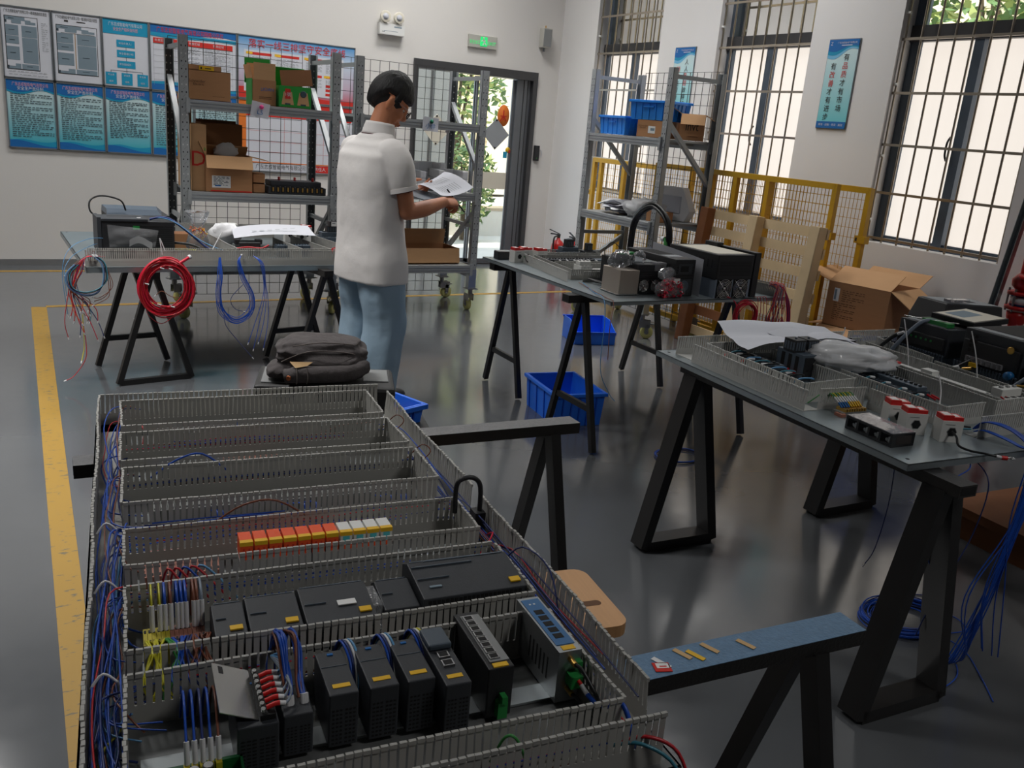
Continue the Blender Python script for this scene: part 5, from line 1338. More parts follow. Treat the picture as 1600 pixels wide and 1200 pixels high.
t = small_breaker('circuit_breaker', 'white breaker inside the ducts of the middle table', on(M_T, .315, .72), 0, .075, .075, .075, 3, None, 'plastic_white', False, toggles='plastic_grey')
q = B('plastic_white'); q.box(.37, .50, .69, .74, 0, .028); q.m('plastic_grey'); q.box(.42, .43, .685, .688, .0, .026); q.build('terminal_strip', PM)
wires(PM, 'ferrules', [('ferrule_white', .004, [(.27+.05*k, .90, .05), (.275+.05*k, .885, .045)]) for k in range(6)], 2, 6)
wires(PM, 'loose_wires', [('cable_black', .005, [(.20, .47, .02), (.25, .36, .012), (.33, .30, .01), (.40, .26, .01)]), ('cable_black', .005, [(.19, .48, .02), (.22, .40, .012), (.30, .33, .012), (.40, .29, .01)]), ('wire_brown', .002, [(.12, .46, .005), (.07, .25, .003), (.03, .08, .003), (.01, -.006, -.005), (.0, -.012, -.12), (.01, -.012, -.28)]), ('wire_lightblue', .002, [(.14, .45, .005), (.05, .22, .003), (-.003, .06, .003), (-.01, .02, -.1), (-.005, .02, -.33), (.05, .01, -.45), (.09, .0, -.5)])], 6, 5)
q = B('ferrule_white'); q.tube([(.50, .62, .03), (.43, .68, .075)], .003, 5); q.build('cable_tie', PM)
def ct(pos, rz, label, w_=.062, d=.045, h=.062, cap=True, grp='current transformers'):
    t = thing('current_transformer', label, 'current transformer', pos, rz, grp)
    q = B('plastic_white'); q.box(-w_/2, w_/2, -d/2, d/2, 0, h); q.m('vent_black')
    hx = [(.014, 0), (.007, .012), (-.007, .012), (-.014, 0), (-.007, -.012), (.007, -.012)]
    M0 = q.M; q.M = Matrix.Translation((0, -d/2-.0002, h*.5)) @ Matrix.Rotation(PI/2, 4, 'X'); q.m('plastic_grey'); q.prism([(a*1.15, b_*1.15) for a, b_ in hx], -.001, .0006); q.m('vent_black'); q.prism(hx, .0006, .0012); q.M = M0
    q.m('plastic_grey'); q.box(-w_*.35, w_*.1, -d/2-.0006, -d/2, h*.82, h*.85); q.build('core_body', t, bev=.002)
    q = B('red_cap'); q.box(-w_*.48, w_*.02, -d*.42, d*.42, h, h+.016); q.box(w_*.02, w_*.48, -d*.42, d*.42, h, h+.011); q.m('label_white'); q.box(-w_*.4, -w_*.05, -d*.3, d*.3, h+.016, h+.0165); q.box(w_*.14, w_*.36, -d*.25, d*.25, h+.011, h+.0115); q.build('terminal_cap', t, bev=.001)
    return t
for i, (u, v) in enumerate(((.125, 1.13), (.19, 1.15), (.275, 1.12))): ct(on(M_T, u, v), R_(10), ('leftmost', 'middle', 'rightmost')[i]+' of the white red-capped transformers at the far corner of middle table', .075, .05, .07)
t = thing('terminal_block', 'small black block at the far left corner of the middle table', 'terminal block', on(M_T, .095, 1.24), 0)
q = B('plastic_black'); q.box(-.05, .05, -.03, .03, 0, .045); q.build('block', t, bev=.003); q = B('plastic_grey'); q.box(-.048, .048, -.028, .028, .045, .048); q.build('block_lid', t)
wires(PM, 'loose_wires', [('wire_green', .003, [(.15, 1.09, .04), (.16, 1.05, .01), (.2, 1.04, .008), (.22, 1.07, .03)]), ('cable_black', .003, [(.16, 1.1, .05), (.14, 1.04, .02), (.19, 1.02, .008), (.24, 1.05, .03)])], 6, 5)
# bright metal box
t = thing('metal_box', 'bare aluminium box with plastic bag on top, near edge of middle table', 'metal box', on(M_T, .205, .215), R_(-3))
q = B('alu_brushed'); q.box(-.058, .055, -.075, .085, .008, .125); q.m('steel_bright'); q.box(-.07, .06, -.08, .09, .004, .008)
for x in (-.06, .05):
    for y in (-.07, .08): q.cyl((x, y, 0), (x, y, .004), .004, n=8)
q.build('box_body', t, bev=.002)
t = thing('control_module', 'small black module with green plugs on the aluminium box', 'control module', on(M_T, .245, .27, .126), R_(12))
q = B('plastic_black'); q.box(-.025, .055, -.03, .03, 0, .06); q.build('module_body', t, bev=.002); q = B('green_plug'); q.box(-.03, .0, -.02, .02, .06, .072); q.box(.015, .055, -.025, .02, .06, .07); q.build('green_plug', t)
q = B('cable_black'); q.tube(cr([(-.02, 0, .07), (-.03, .02, .1), (-.07, .03, .115), (-.11, .03, .08), (-.1, .03, .02)], 6), .0022, 5); q.build('cable', t)
t = thing('plastic_bag', 'clear plastic bag draped over the aluminium box', 'plastic bag', on(M_T, .20, .22, .127), R_(0))
q = B('clear_bag'); q.ell((-.01, .0, .04), (.06, .05, .045), 18, 12, lambda p, v: v*(1+.5*noise.noise(p*3.2+Vector((3, 0, 1))))); q.ell((.09, -.02, .05), (.035, .03, .035), 14, 10, lambda p, v: v*(1+.5*noise.noise(p*4))); q.build('bag_film', t)
# inverters on the middle table
def inverter(label, pos, rz, w_, d, h, grp='black inverters', lower=None, tag_=None, back=True, seams=True):
    t = thing('inverter', label, 'inverter', pos, rz, grp)
    zl = lower or 0
    q = B('plastic_black'); q.box(-w_/2, w_/2, -d/2, d/2, zl, h); q.build('housing', t, bev=.004)
    q = B('plastic_charcoal'); louvres(q, -w_*.42, w_*.42, -d/2, zl+.02, h-.03, 10); top_slots(q, -w_*.4, w_*.4, -d*.1, d*.35, h, 12)
    for s in (-1, 1):
        q.m('vent_black')
        for k in range(9): q.box(s*w_/2-.0008, s*w_/2+.0008, -d*.4+d*.085*k, -d*.4+d*.085*k+.008, zl+h*.25, h-.03)
    q.build('vent_grille', t)
    if lower:
        q = B('wire_grey'); q.box(-w_/2+.003, w_/2-.003, -d/2+.004, d/2-.004, 0, lower); q.build('heat_sink', t)
    return t
t = inverter('black inverter with two small fans behind the red lug bag', on(M_T, .335, .31), 0, .165, .32, .152)
for x in (-.04, .035): fan(t, x, -.161, .045, .03)
q = B('silver_case'); q.box(-.08, .08, -.1, .12, .152, .156); q.m('clear_lid'); q.box(.02, .09, -.165, -.12, .12, .16); q.build('top_plate', t)
t = inverter('tall black inverter with round vent, behind the standing paper', on(M_T, .50, .29), 0, .13, .41, .188)
q = B('plastic_charcoal'); q.box(-.05, .05, -.2065, -.205, .02, .09); q.box(-.045, .045, -.2065, -.205, .115, .165); q.m('vent_black'); q.lathe([(.001, -.208), (.03, -.208), (.03, -.206), (.001, -.206)], (0, 0, .052), 20, 'Y'); q.box(-.03, .02, -.2075, -.2065, .125, .155); q.m('plastic_slate'); q.lathe([(.026, -.209), (.03, -.209), (.03, -.207), (.026, -.207)], (0, 0, .052), 20, 'Y'); q.build('front_cover', t)
q = B('ink_midgrey'); q.box(-.05, .05, -.12, -.06, .188, .189); q.build('rating_label', t)
t = inverter('largest black inverter with two big fans and cream label on top', on(M_T, .775, .215), 0, .245, .39, .222, lower=.095)
for x in (-.058, .052): fan(t, x, -.192, .048, .05)
q = B('plastic_cream'); q.box(-.105, .11, -.16, .15, .222, .2235); q.build('top_label', t)
q = B('vent_black'); q.box(-.122, -.118, -.1955, -.195, .1, .22); q.box(-.1235, -.1225, -.19, .19, .094, .098); q.build('front_line', t)
t = thing('black_cover', 'thin black cover panel standing right of the largest inverter', 'cover panel', on(M_T, .935, .20), 0)
q = B('plastic_black'); q.box(-.02, .02, -.17, .2, 0, .232); q.box(.0, .03, -.16, -.1, .12, .135); q.box(-.045, .0, .1, .2, .2, .245); q.build('panel', t, bev=.003)
t = thing('paper_sheet', 'white paper standing between the two tall inverters', 'paper', on(M_T, .600, .27), 0)
q = B('paper'); q.grid(lambda a, c: (.008*math.sin(a*3), -.20+.42*a, .0+(.19+.03*a)*c), 10, 6); q.build('sheet', t)
# bag of red lugs
t = thing('lug_bag', 'clear bag of red cable lugs on the middle table edge', 'bag of lugs', on(M_T, .405, .055), R_(5))
q = B('clear_bag'); q.ell((0, .012, .05), (.085, .030, .05), 22, 14, lambda p, v: Vector((v.x*(1.15-.3*p.z), v.y*(1-.35*p.z), v.z))*(1+.25*noise.noise(p*3))); q.ell((-.02, .03, .118), (.06, .014, .03), 16, 10, lambda p, v: v*(1+.35*noise.noise(p*4))); q.build('bag_film', t)
q = B('wire_crimson'); q.m('steel_bright'); rr = random.Random(2)
for k in range(150):
    p = Vector((rr.uniform(-.075, .075), rr.uniform(-.022, .03), rr.uniform(.006, .085))); p.x *= 1.1-p.z*5
    a = Vector((rr.uniform(-1, 1), rr.uniform(-1, 1), rr.uniform(-1, 1))).normalized()*.007
    q.m('wire_crimson'); q.tube([p-a, p+a], .0042, 6); q.m('steel_bright'); q.tube([p+a, p+a*1.9], .0018, 5)
o = q.build('lugs', t); o['kind'] = 'stuff'
q = B('label_white'); q.box(-.01, .03, -.018, -.017, .075, .1); q.build('paper_tag', t)
# hanging wires at the middle table
def coil(name, label, cat, c, r, n, k, thick, seed=1, axis='Y', spread=.02, rad=.0022, sag=1.12, group=None, parts='strand'):
    """n loose turns; axis Y hangs in the xz plane, axis Z lies flat"""
    rnd = random.Random(seed); t = thing(name, label, cat, c, 0, group)
    q = B(*(k if isinstance(k, list) else [k]))
    for i in range(n):
        q.m(k[i % len(k)] if isinstance(k, list) else k); rr = r*(1+rnd.uniform(-thick, thick)); dx, dz, dy = rnd.uniform(-.25, .25)*r*thick*2, rnd.uniform(-.25, .25)*r*thick*2, rnd.uniform(-spread, spread); ph = rnd.uniform(0, 6)
        P = []
        for j in range(28):
            a = 2*PI*j/28; w_ = 1+.03*math.sin(3*a+ph)
            x, z = rr*w_*math.cos(a)+dx, rr*w_*sag*math.sin(a)+dz
            P.append((x, dy, z) if axis == 'Y' else (x, z, max(rad, spread*.5+dy*.5)))
        q.tube(P, rad, 5, closed=True)
    q.build(parts, t); return t
def drops(par, specs, name='hanging_wire', ends=True):
    """specs (material, radius, points)"""
    for k, r, pts in specs:
        q = B(k); P = cr(pts, 6); q.tube(P, r, 5)
        if ends: q.m('ferrule_white'); q.tube([P[-1], P[-1]+(P[-1]-P[-2]).normalized()*.014], r*1.5, 5)
        q.build(name, par)
coil('wire_coil', 'red wire coil hanging from the edge of the middle table', 'wire coil', on(M_T, .865, -.012, -.09), .075, 15, 'wire_crimson', .16, 4, 'Y', .012, .0024, .95, 'hanging wire coils')
t = [o for o in bpy.data.objects if o.get('label', '').startswith('red wire coil hanging from the edge of the middle')][0]
drops(t, [('wire_crimson', .0028, [(-.17, .05, .1), (-.11, .03, .094), (-.08, .005, .07), (-.07, 0, .03), (-.05, 0, -.03)]), ('wire_red', .0018, [(-.06, 0, -.02), (-.07, 0, -.12), (-.065, 0, -.25), (-.07, 0, -.36)]), ('wire_red', .0018, [(.05, 0, -.02), (.03, 0, -.1), (.06, 0, -.2), (.05, 0, -.3)])], 'loose_end')
t = thing('wire_bundle', 'mixed red and blue wires hanging at the right end of the middle table', 'wire bundle', on(M_T, 1.06, -.01, 0.0), 0, 'hanging wire bundles')
rnd = random.Random(11); sp = []
for i in range(26):
    x = rnd.uniform(-.03, .09); k = rnd.choice(['wire_red', 'wire_red', 'wire_crimson', 'wire_orange', 'wire_navy', 'wire_grey', 'wire_red']); L_ = rnd.uniform(.14, .36)
    sp.append((k, .0018, [(x*.6+.02, .06, .05+rnd.uniform(0, .03)), (x*.6+.02, .0, .05+rnd.uniform(-.01, .02)), (x*.8, -.012, -.02), (x+rnd.uniform(-.03, .03), -.014, -.5*L_), (x+rnd.uniform(-.05, .05), -.012, -L_)]))
for i in range(5): sp.append(('wire_navy' if i % 2 else 'wire_crimson', .0028, [(.03+.006*i, .05, .06), (.05, -.005, .05), (.075+.006*i, -.014, -.03), (.10+.006*i, -.014, -.13), (.085+.006*i, -.014, -.19), (.06, -.014, -.1)]))
for i in range(4): sp.append(('wire_red', .0018, [(-.13+.02*i, .02, .004), (-.13+.02*i, -.008, -.004), (-.12+.022*i, -.01, -.12), (-.13+.015*i, -.01, -.28), (-.12+.02*i, -.01, -.36)]))
drops(t, sp)
# ---------------------------------------------------------------- right table
PR = panel('right wiring panel on thick legged trestles, ducts and contactors on it', R_T, .0, 2.0, .0, 1.227, .02)
dk = dict(pitch=.0102, fw=.0072, slot=.30)
HR = .07
duct(PR, [((.045, .455), (.038, 1.05)), ((.105, .53), (.107, 1.06))], 0, HR, (.04, .106, .455, 1.05), 'duct_light', sway=.003, **dk)
duct(PR, [((.105, .528), (.345, .548)), ((.106, .462), (.30, .455))], 0, HR, None, 'duct_light', **dk)
duct(PR, [((.047, 1.165), (.92, 1.178)), ((.107, 1.06), (.92, 1.07))], 0, HR, (.05, .92, 1.07, 1.165), 'duct_light', **dk)
duct(PR, [((.95, 1.18), (1.24, 1.188)), ((1.0, 1.07), (1.24, 1.075))], 0, HR, None, 'duct_light', **dk)
duct(PR, [((.30, .44), (.305, .30)), ((.390, .66), (.398, .222)), ((.345, .548), (.33, .95))], 0, HR, None, 'duct_light', **dk)
duct(PR, [((.40, .222), (.595, .236)), ((.655, .24), (.66, .93)), ((.69, .25), (.695, .95)), ((.655, .24), (.93, .248))], 0, HR, None, 'duct_light', **dk)
duct(PR, [((.86, .28), (.865, 1.0)), ((.905, .30), (.91, .70)), ((.95, .74), (1.0, 1.06))], 0, HR, None, 'duct_light', **dk)
duct(PR, [((.425, .12), (.93, .13))], 0, HR, (.425, .93, .13, .165), 'duct_light', label='duct along the near edge', **dk)
rail(PR, .13, .36, .84)
q = B('zinc'); q.box(.54, .575, .26, .95, 0, .0076); q.build('din_rail', PR)
# devices in the first bay
for i in range(3):
    small_breaker('motor_breaker', 'low black breaker, '+ORD[i]+' from the far end in the left bay of right table', on(R_T, .225, 1.00-.062*i, .0), R_T.a-PI/2, .058, .09, .05, 3, 'breakers in the left bay of the right table', 'plastic_charcoal', False, toggles='plastic_grey')
small_breaker('motor_breaker', 'small black breaker touching the big grey breaker', on(R_T, .22, .80), R_T.a-PI/2, .04, .08, .055, 2, 'breakers in the left bay of the right table', 'plastic_slate', False)
t = thing('moulded_breaker', 'big grey moulded breaker with black front and two relay blocks on top', 'circuit breaker', on(R_T, .34, .80), R_T.a); t.scale = (1.25, 1.2, 1.12)
q = B('plastic_slate'); q.box(-.045, .045, -.05, .06, 0, .088)
for k in range(3): q.m('vent_black'); q.box(-.0455, -.045, -.035+.03*k, -.02+.03*k, .03, .08)
q.build('breaker_body', t, bev=.002)
q = B('plastic_black'); q.box(-.036, .038, -.0515, -.05, .006, .08); q.m('vent_black'); q.box(-.004, .004, -.053, -.0515, .04, .06); q.box(-.025, -.018, -.053, -.0515, .035, .04); q.box(.018, .025, -.053, -.0515, .035, .04); q.build('front_cover', t)
for x in (-.028, .02):
    q = B('plastic_black'); q.box(x-.02, x+.02, -.015, .035, .088, .128); q.m('plastic_slate')
    for k in range(4): q.box(x-.0206, x-.02, -.012+.0115*k, -.004+.0115*k, .094, .12); q.box(x-.017+.009*k, x-.011+.009*k, -.0156, -.015, .094, .122)
    q.lathe([(.001, .128), (.004, .128), (.004, .132), (.001, .132)], (x, .01, 0), 8); q.build('relay_block', t, bev=.0015)
for k in range(3):
    q = B('red_cap'); y = -.028+.028*k; q.tube([(-.046, y, .028), (-.06, y, .03)], .0055, 7); q.m('ferrule_white'); q.tube([(-.06, y, .03), (-.085, y-.004, .026)], .006, 7); q.m('cable_black'); q.tube(cr([(-.085, y-.004, .026), (-.11, y, .018), (-.14, y+.02, .006)], 4), .0055, 7); q.build('cable_lug', t)
sp = []
for k in range(9): v = 1.0-.045*k; sp.append((('wire_teal', 'cable_black', 'wire_lightblue')[k % 3], .003, [(.15+rj(.02), v+.02, .02), (.175, v-.01, .05), (.20, v-.03, .058), (.23, v-.02, .05)]))
for k in range(3): sp.append(('ferrule_white', .005, [(.17, .96-.07*k, .05), (.19, .95-.07*k, .052)]))
for k in range(2): sp.append(('red_cap', .006, [(.145, 1.0-.09*k, .035), (.16, .99-.09*k, .042)]))
wires(PR, 'terminal_wires', sp, 5, 6)
# contactor row in the second bay
for i in range(4):
    small_breaker('contactor', 'dark contactor, '+ORD[i]+' from the far end of the row beside milky bag', on(R_T, .535, .645-.062*i, .0076), R_T.a-PI/2, .056, .085, .055, 3, 'contactor row on the right table', 'plastic_slate', False)
sp = []
for k in range(5): v = .66-.07*k; sp += [('wire_teal', .003, [(.405, v, .02), (.43, v, .05), (.47, v, .058), (.49, v+.005, .05)])]
wires(PR, 'terminal_wires', sp, 5, 6)
wires(PR, 'ferrules', [('ferrule_white', .005, [(.458, .66-.07*k, .058), (.482, .66-.07*k, .054)]) for k in range(5)]+[('wire_red', .004, [(.55, .42, .04), (.56, .39, .03)]), ('wire_red', .004, [(.565, .415, .04), (.58, .39, .03)])], 2, 6)
t = thing('fuse_strip', 'long row of white fuse holders with red tips, right table', 'fuse strip', on(R_T, .775, .60), R_T.a)
q = B('plastic_white'); q.box(-.018, .018, -.24, .24, 0, .05); q.box(-.018, .02, -.02, .03, .05, .066)
for k in range(12): q.m('plastic_grey'); q.box(-.0185, .0185, -.235+.04*k, -.233+.04*k, .004, .0505)
q.build('holders', t, bev=.001)
for y in (.215, .18, .155): q = B('red_cap'); q.box(-.01, .01, y-.012, y+.01, .05, .056); q.build('red_tip', t)
t = small_breaker('circuit_breaker', 'white curved breaker with two red wires beside the fuse row', on(R_T, .80, .315), R_T.a, .10, .075, .085, 3, None, 'plastic_white', False, toggles='plastic_grey')
wires(t, 'red_wires', [('wire_red', .0028, [(-.05+.022*k, -.02, .06), (-.055+.022*k, -.045, .05), (-.06+.02*k, -.055, .02)]) for k in range(2)], 5, 6)
q = B('copper'); q.box(.03, .05, -.046, -.04, .0, .03); q.build('copper_bar', t)
# inverters at the right, seen from their wired side (face looks toward -u)
def drive(label, u, v, w_, d, h, leds=True, keypad=True):
    t = thing('inverter', label, 'inverter', on(R_T, u, v, 0), R_T.a-PI/2, 'black inverters')
    q = B('plastic_charcoal'); q.box(-w_/2, w_/2, -d/2, d/2, .06, h); q.m('plastic_black'); q.box(-w_/2+.01, w_/2-.01, -d/2-.012, -d/2, .085, h-.04); q.build('housing', t, bev=.003)
    q = B('wire_grey'); q.box(-w_/2+.004, w_/2-.004, -d/2+.02, d/2, 0, .06)
    q.build('heat_sink', t)
    q = B('alu_blue'); comb(q, (-w_/2-.01, -d/2-.02), (w_/2+.01, -d/2-.02), .01, .075, .0125, .006, .12, k='alu_blue', sway=0); q.build('cable_comb', t)
    q = B('vent_black'); q.box(-w_/2+.01, w_/2-.01, -d*.3, d*.4, h, h+.001); q.m('ink_midgrey'); q.box(-w_*.42, w_*.36, -d*.46, -d*.34, h, h+.0015); q.build('top_opening', t)
    if leds:
        q = B('green_plug')
        for k in range(6): q.box(-w_*.3+w_*.1*k, -w_*.3+w_*.1*k+.008, -d/2-.0135, -d/2-.012, .112, .12)
        q.build('terminal_holes', t)
    return t
t = drive('black inverter with lid propped open, left end of the right table row', 1.16, .865, .24, .28, .175)
q = B('green_plug'); q.box(-.03, .09, -.125, -.085, .176, .192); q.build('green_plug', t)
q = B('plastic_black'); q.M = Matrix.Translation((.02, -.06, .185)) @ Matrix.Rotation(R_(4), 4, 'X'); q.box(-.08, .12, .02, .22, 0, .02); q.m('plastic_cream'); q.box(-.07, .11, .03, .21, .02, .0215); q.m('ink_grey'); q.box(-.05, .04, .06, .17, .0215, .022); q.build('open_lid', t)
wires(t, 'control_cable', [('wire_grey', .008, [(-.10, -.19, .03), (-.06, -.18, .10), (-.02, -.15, .17), (.0, -.12, .188), (.03, -.105, .186)]), ('ferrule_white', .006, [(-.09, -.175, .11), (-.065, -.17, .125)]), ('cable_black', .009, [(-.15, -.2, .04), (-.12, -.17, .09), (-.09, -.16, .115)]), ('steel_bright', .002, [(-.115, -.13, .183), (.0, -.12, .19), (.12, -.1, .2)])], 6, 7)
t = drive('black inverter with a row of clear terminals, middle of the right table row', 1.20, .555, .25, .36, .205, False)
q = B('clear_lid')
for k in range(7): q.box(-.085+.022*k, -.067+.022*k, -.205, -.19, .085, .105)
q.m('label_yellow'); q.box(-.06, -.03, -.212, -.2, .07, .085); q.build('clear_terminals', t)
q = B('vent_black')
for k in range(4):
    for j in range(2): q.box(-.09+.02*j, -.078+.02*j, -.193, -.192, .12+.018*k, .132+.018*k)
q.m('brass'); q.lathe([(.010, -.194), (.014, -.194), (.014, -.192), (.010, -.192)], (.08, 0, .165), 12, 'Y'); q.m('router_blue'); q.lathe([(.001, -.21), (.016, -.21), (.016, -.19), (.001, -.19)], (.10, 0, .075), 14, 'Y'); q.m('label_white'); q.box(.1255, .126, -.1, .0, .1, .15); q.build('front_ports', t)
wires(t, 'control_cable', [('cable_black', .008, [(-.13, -.24, .03), (-.09, -.22, .06), (-.06, -.2, .09)]), ('brass', .006, [(-.07, -.225, .055), (-.04, -.215, .065)]), ('ferrule_white', .006, [(-.11, -.23, .05), (-.085, -.225, .06)])], 5, 6)
t = drive('low black inverter with green plug nearest the right edge of the photo', 1.18, .27, .26, .32, .15)
q = B('green_plug'); q.box(-.02, .12, -.14, -.105, .151, .165); q.build('green_plug', t)
wires(t, 'control_cable', [('wire_grey', .0075, [(-.15, -.22, .03), (-.1, -.19, .1), (-.04, -.15, .155), (.0, -.125, .165)]), ('ferrule_white', .004, [(-.06, -.185, .105), (-.03, -.18, .11)]), ('ferrule_white', .004, [(-.05, -.185, .1), (-.02, -.18, .105)]), ('cable_black', .006, [(-.14, -.21, .03), (-.1, -.2, .07), (-.06, -.185, .1)]), ('brass', .005, [(-.12, -.22, .06), (-.08, -.21, .065)])], 5, 6)
t = thing('drive_cover', 'black drive unit with clear top lid, behind the inverters by the wall', 'drive unit', on(R_T, 1.44, 1.06, 0.0), R_T.a+R_(-6))
q = B('plastic_black'); q.box(-.17, .17, -.10, .10, 0, .14); q.add([(-.17, -.1, .14), (.17, -.1, .14), (.17, .1, .14), (-.17, .1, .14), (-.14, -.08, .225), (.165, -.085, .215), (.16, .09, .215), (-.14, .09, .225)], [(0,1,5,4), (1,2,6,5), (2,3,7,6), (3,0,4,7), (4,5,6,7)]); q.build('housing', t, bev=.004)
q = B('ink_midgrey'); q.add([(-.13, -.076, .2265), (.155, -.08, .2175), (.15, .085, .2175), (-.13, .085, .2265)], [(0,1,2,3)]); q.m('vent_black'); q.add([(.0, -.03, .2235), (.07, -.03, .2215), (.07, .03, .2215), (.0, .03, .2235)], [(0,1,2,3)]); q.m('clear_lid'); q.box(-.12, -.01, -.07, -.035, .228, .24); q.build('clear_lid', t)
# terminal piece with ferrules, cover box, current transformers
t = thing('terminal_piece', 'small terminal piece with blue and yellow ferrules at the near duct', 'terminal block', on(R_T, .185, .405), R_T.a)
q = B('terminal_grey'); q.box(-.05, .06, -.022, .022, 0, .012); q.m('terminal_brown'); q.box(-.06, -.04, -.03, 0, 0, .01); q.m('brass')
for k in range(9): q.box(-.035+.0105*k, -.029+.0105*k, -.02, .02, .012, .022)
q.build('terminal_body', t)
for k in range(9):
    x = -.032+.0105*k; q = B('ink_blue' if k < 4 else 'label_yellow'); q.tube([(x, .0, .022), (x-.006, .012, .036)], .0032, 6); q.m('ferrule_white'); q.tube([(x-.006, .012, .036), (x-.014, .026, .05)], .0035, 6); q.m('wire_yellow' if k % 2 else 'wire_green'); q.tube(cr([(x-.014, .026, .05), (x-.016, .04, .058), (x-.01, .052, .05), (x, .06, .03)], 4), .0018, 5); q.build('ferrule', t)
t = thing('busbar_box', 'black four port distribution box with clear lid at the near edge', 'distribution box', on(R_T, .105, .205), R_T.a)
q = B('plastic_black'); q.box(-.045, .045, -.088, .088, 0, .008); q.box(-.045, .045, -.088, -.082, 0, .04); q.box(-.045, .045, .082, .088, 0, .04); q.box(.0, .045, -.088, .088, 0, .038)
for k in range(5): y = -.085+.0425*k; q.box(-.046, .0, y-.004, y+.004, 0, .04)
q.box(-.0455, -.042, -.088, .088, 0, .006); q.box(-.0455, -.042, -.088, .088, .034, .04); q.build('box_body', t)
q = B('clear_lid'); q.box(-.045, .045, -.088, .088, .040, .043); q.build('clear_lid', t)
q = B('nickel')
for k in range(4): y = -.064+.0425*k; q.box(-.03, -.005, y-.010, y+.010, .008, .014); q.cyl((-.034, y+.005, .016), (-.008, y+.005, .016), .005, n=8); q.box(-.036, -.03, y-.008, y-.002, .008, .026)
q.m('vent_black'); q.box(-.002, .0, -.08, .08, .008, .036); q.build('terminals', t)
q = B('cover_smoke'); q.box(-.03, .03, -.0895, -.088, .008, .034); q.build('end_cover', t)
for lb, u, v, rz in (('white red-capped current transformer behind the other two, right table', .262, .292, -22), ('white red-capped transformer in the middle, next to the four port box', .248, .215, -22), ('white red-capped transformer with a black cable through it', .305, .135, -22)): ct(on(R_T, u, v), R_T.a+R_(rz), lb, .066, .05, .066)
t = thing('cable', 'black cable with red sleeved ring lug from the front transformer', 'cable', on(R_T, .29, .10), R_T.a)
q = B('cable_black'); P = cr([(-.0, .008, .036), (-.012, -.02, .03), (-.022, -.04, .012), (-.01, -.07, .006), (.01, -.105, .008), (.03, -.125, .006)], 8); q.tube(P, .0035, 7); q.build('lead', t)
q = B('ferrule_white'); q.tube([P[-1], P[-1]+Vector((.012, -.008, -.002))], .005, 7); q.m('red_cap'); a = P[-1]+Vector((.012, -.008, -.002)); q.tube([a, a+Vector((.014, -.008, 0))], .0065, 7); c_ = a+Vector((.028, -.012, 0)); q.m('steel_bright'); q.tube([c_+Vector((.008*math.cos(2*PI*i/14), .008*math.sin(2*PI*i/14), 0)) for i in range(14)], .002, 5, closed=True); q.build('ring_lug', t)
wires(PR, 'loose_wires', [('wire_yellow', .002, [(.34, .20, .04), (.36, .19, .03), (.37, .17, .006), (.35, .15, .004)]), ('wire_teal', .003, [(.345, .19, .01), (.40, .18, .012), (.46, .17, .01)]), ('cable_black', .003, [(.345, .20, .02), (.40, .2, .018), (.47, .18, .012)]), ('wire_green', .002, [(.10, .50, .01), (.12, .49, .03), (.15, .50, .035), (.17, .5, .01)]), ('wire_teal', .003, [(.2, .25, .01), (.24, .3, .03), (.27, .34, .03)])], 5, 5)
for nm, a, c_ in (('a', (.835, .74, .0), (.82, .80, .21)), ('b', (.90, .50, .05), (.89, .56, .22)), ('c', (.40, .25, .065), (.43, .30, .15)), ('d', (.80, 1.08, .06), (.83, 1.09, .11))):
    q = B('ferrule_white'); q.tube(cr([a, ((a[0]+c_[0])/2+.008, (a[1]+c_[1])/2, (a[2]+c_[2])/2), c_], 5), .0022, 5); q.build('cable_tie', PR)
# papers and milky bag on the right table
t = thing('drawing_sheet', 'large white drawing lying over the ducts of the right table', 'paper', on(R_T, .33, .80, .0), R_T.a)
q = B('paper')
def sheet(a, c):
    u = -.17+.55*a+.06*c; v = .09+.27*c+.02*a
    z = .085+.03*math.sin(a*2.6)*(1-.4*c)+.05*max(0, c-.55)*(1-a)*2+.015*noise.noise(Vector((a*3, c*3, 0)))
    return (u, v, z)
q.grid(sheet, 18, 12); q.m('paper_grey'); q.grid(lambda a, c: (.06+.34*a, .10+.2*c, .096+.012*math.sin(a*5)+.01*c), 12, 8); q.build('sheet', t)
t = thing('milky_bag', 'crumpled milky plastic bag beside the big breaker on the right table', 'plastic bag', on(R_T, .50, .76, .0), R_T.a+R_(-25))
q = B('milky_bag'); q.ell((0, -.03, .09), (.18, .105, .05), 36, 20, lambda p, v: v*(1+.28*noise.noise(p*2.2+Vector((1, 2, 3)))+.10*noise.noise(p*6)), .06); q.build('bag_film', t)
q = B('label_white'); q.box(-.06, .06, -.06, .02, .07, .085); q.build('contents', t)
small_breaker('motor_breaker', 'black breaker partly under the drawing at the far duct', on(R_T, .74, .99), R_T.a, .075, .07, .085, 2, None, 'plastic_black', False)
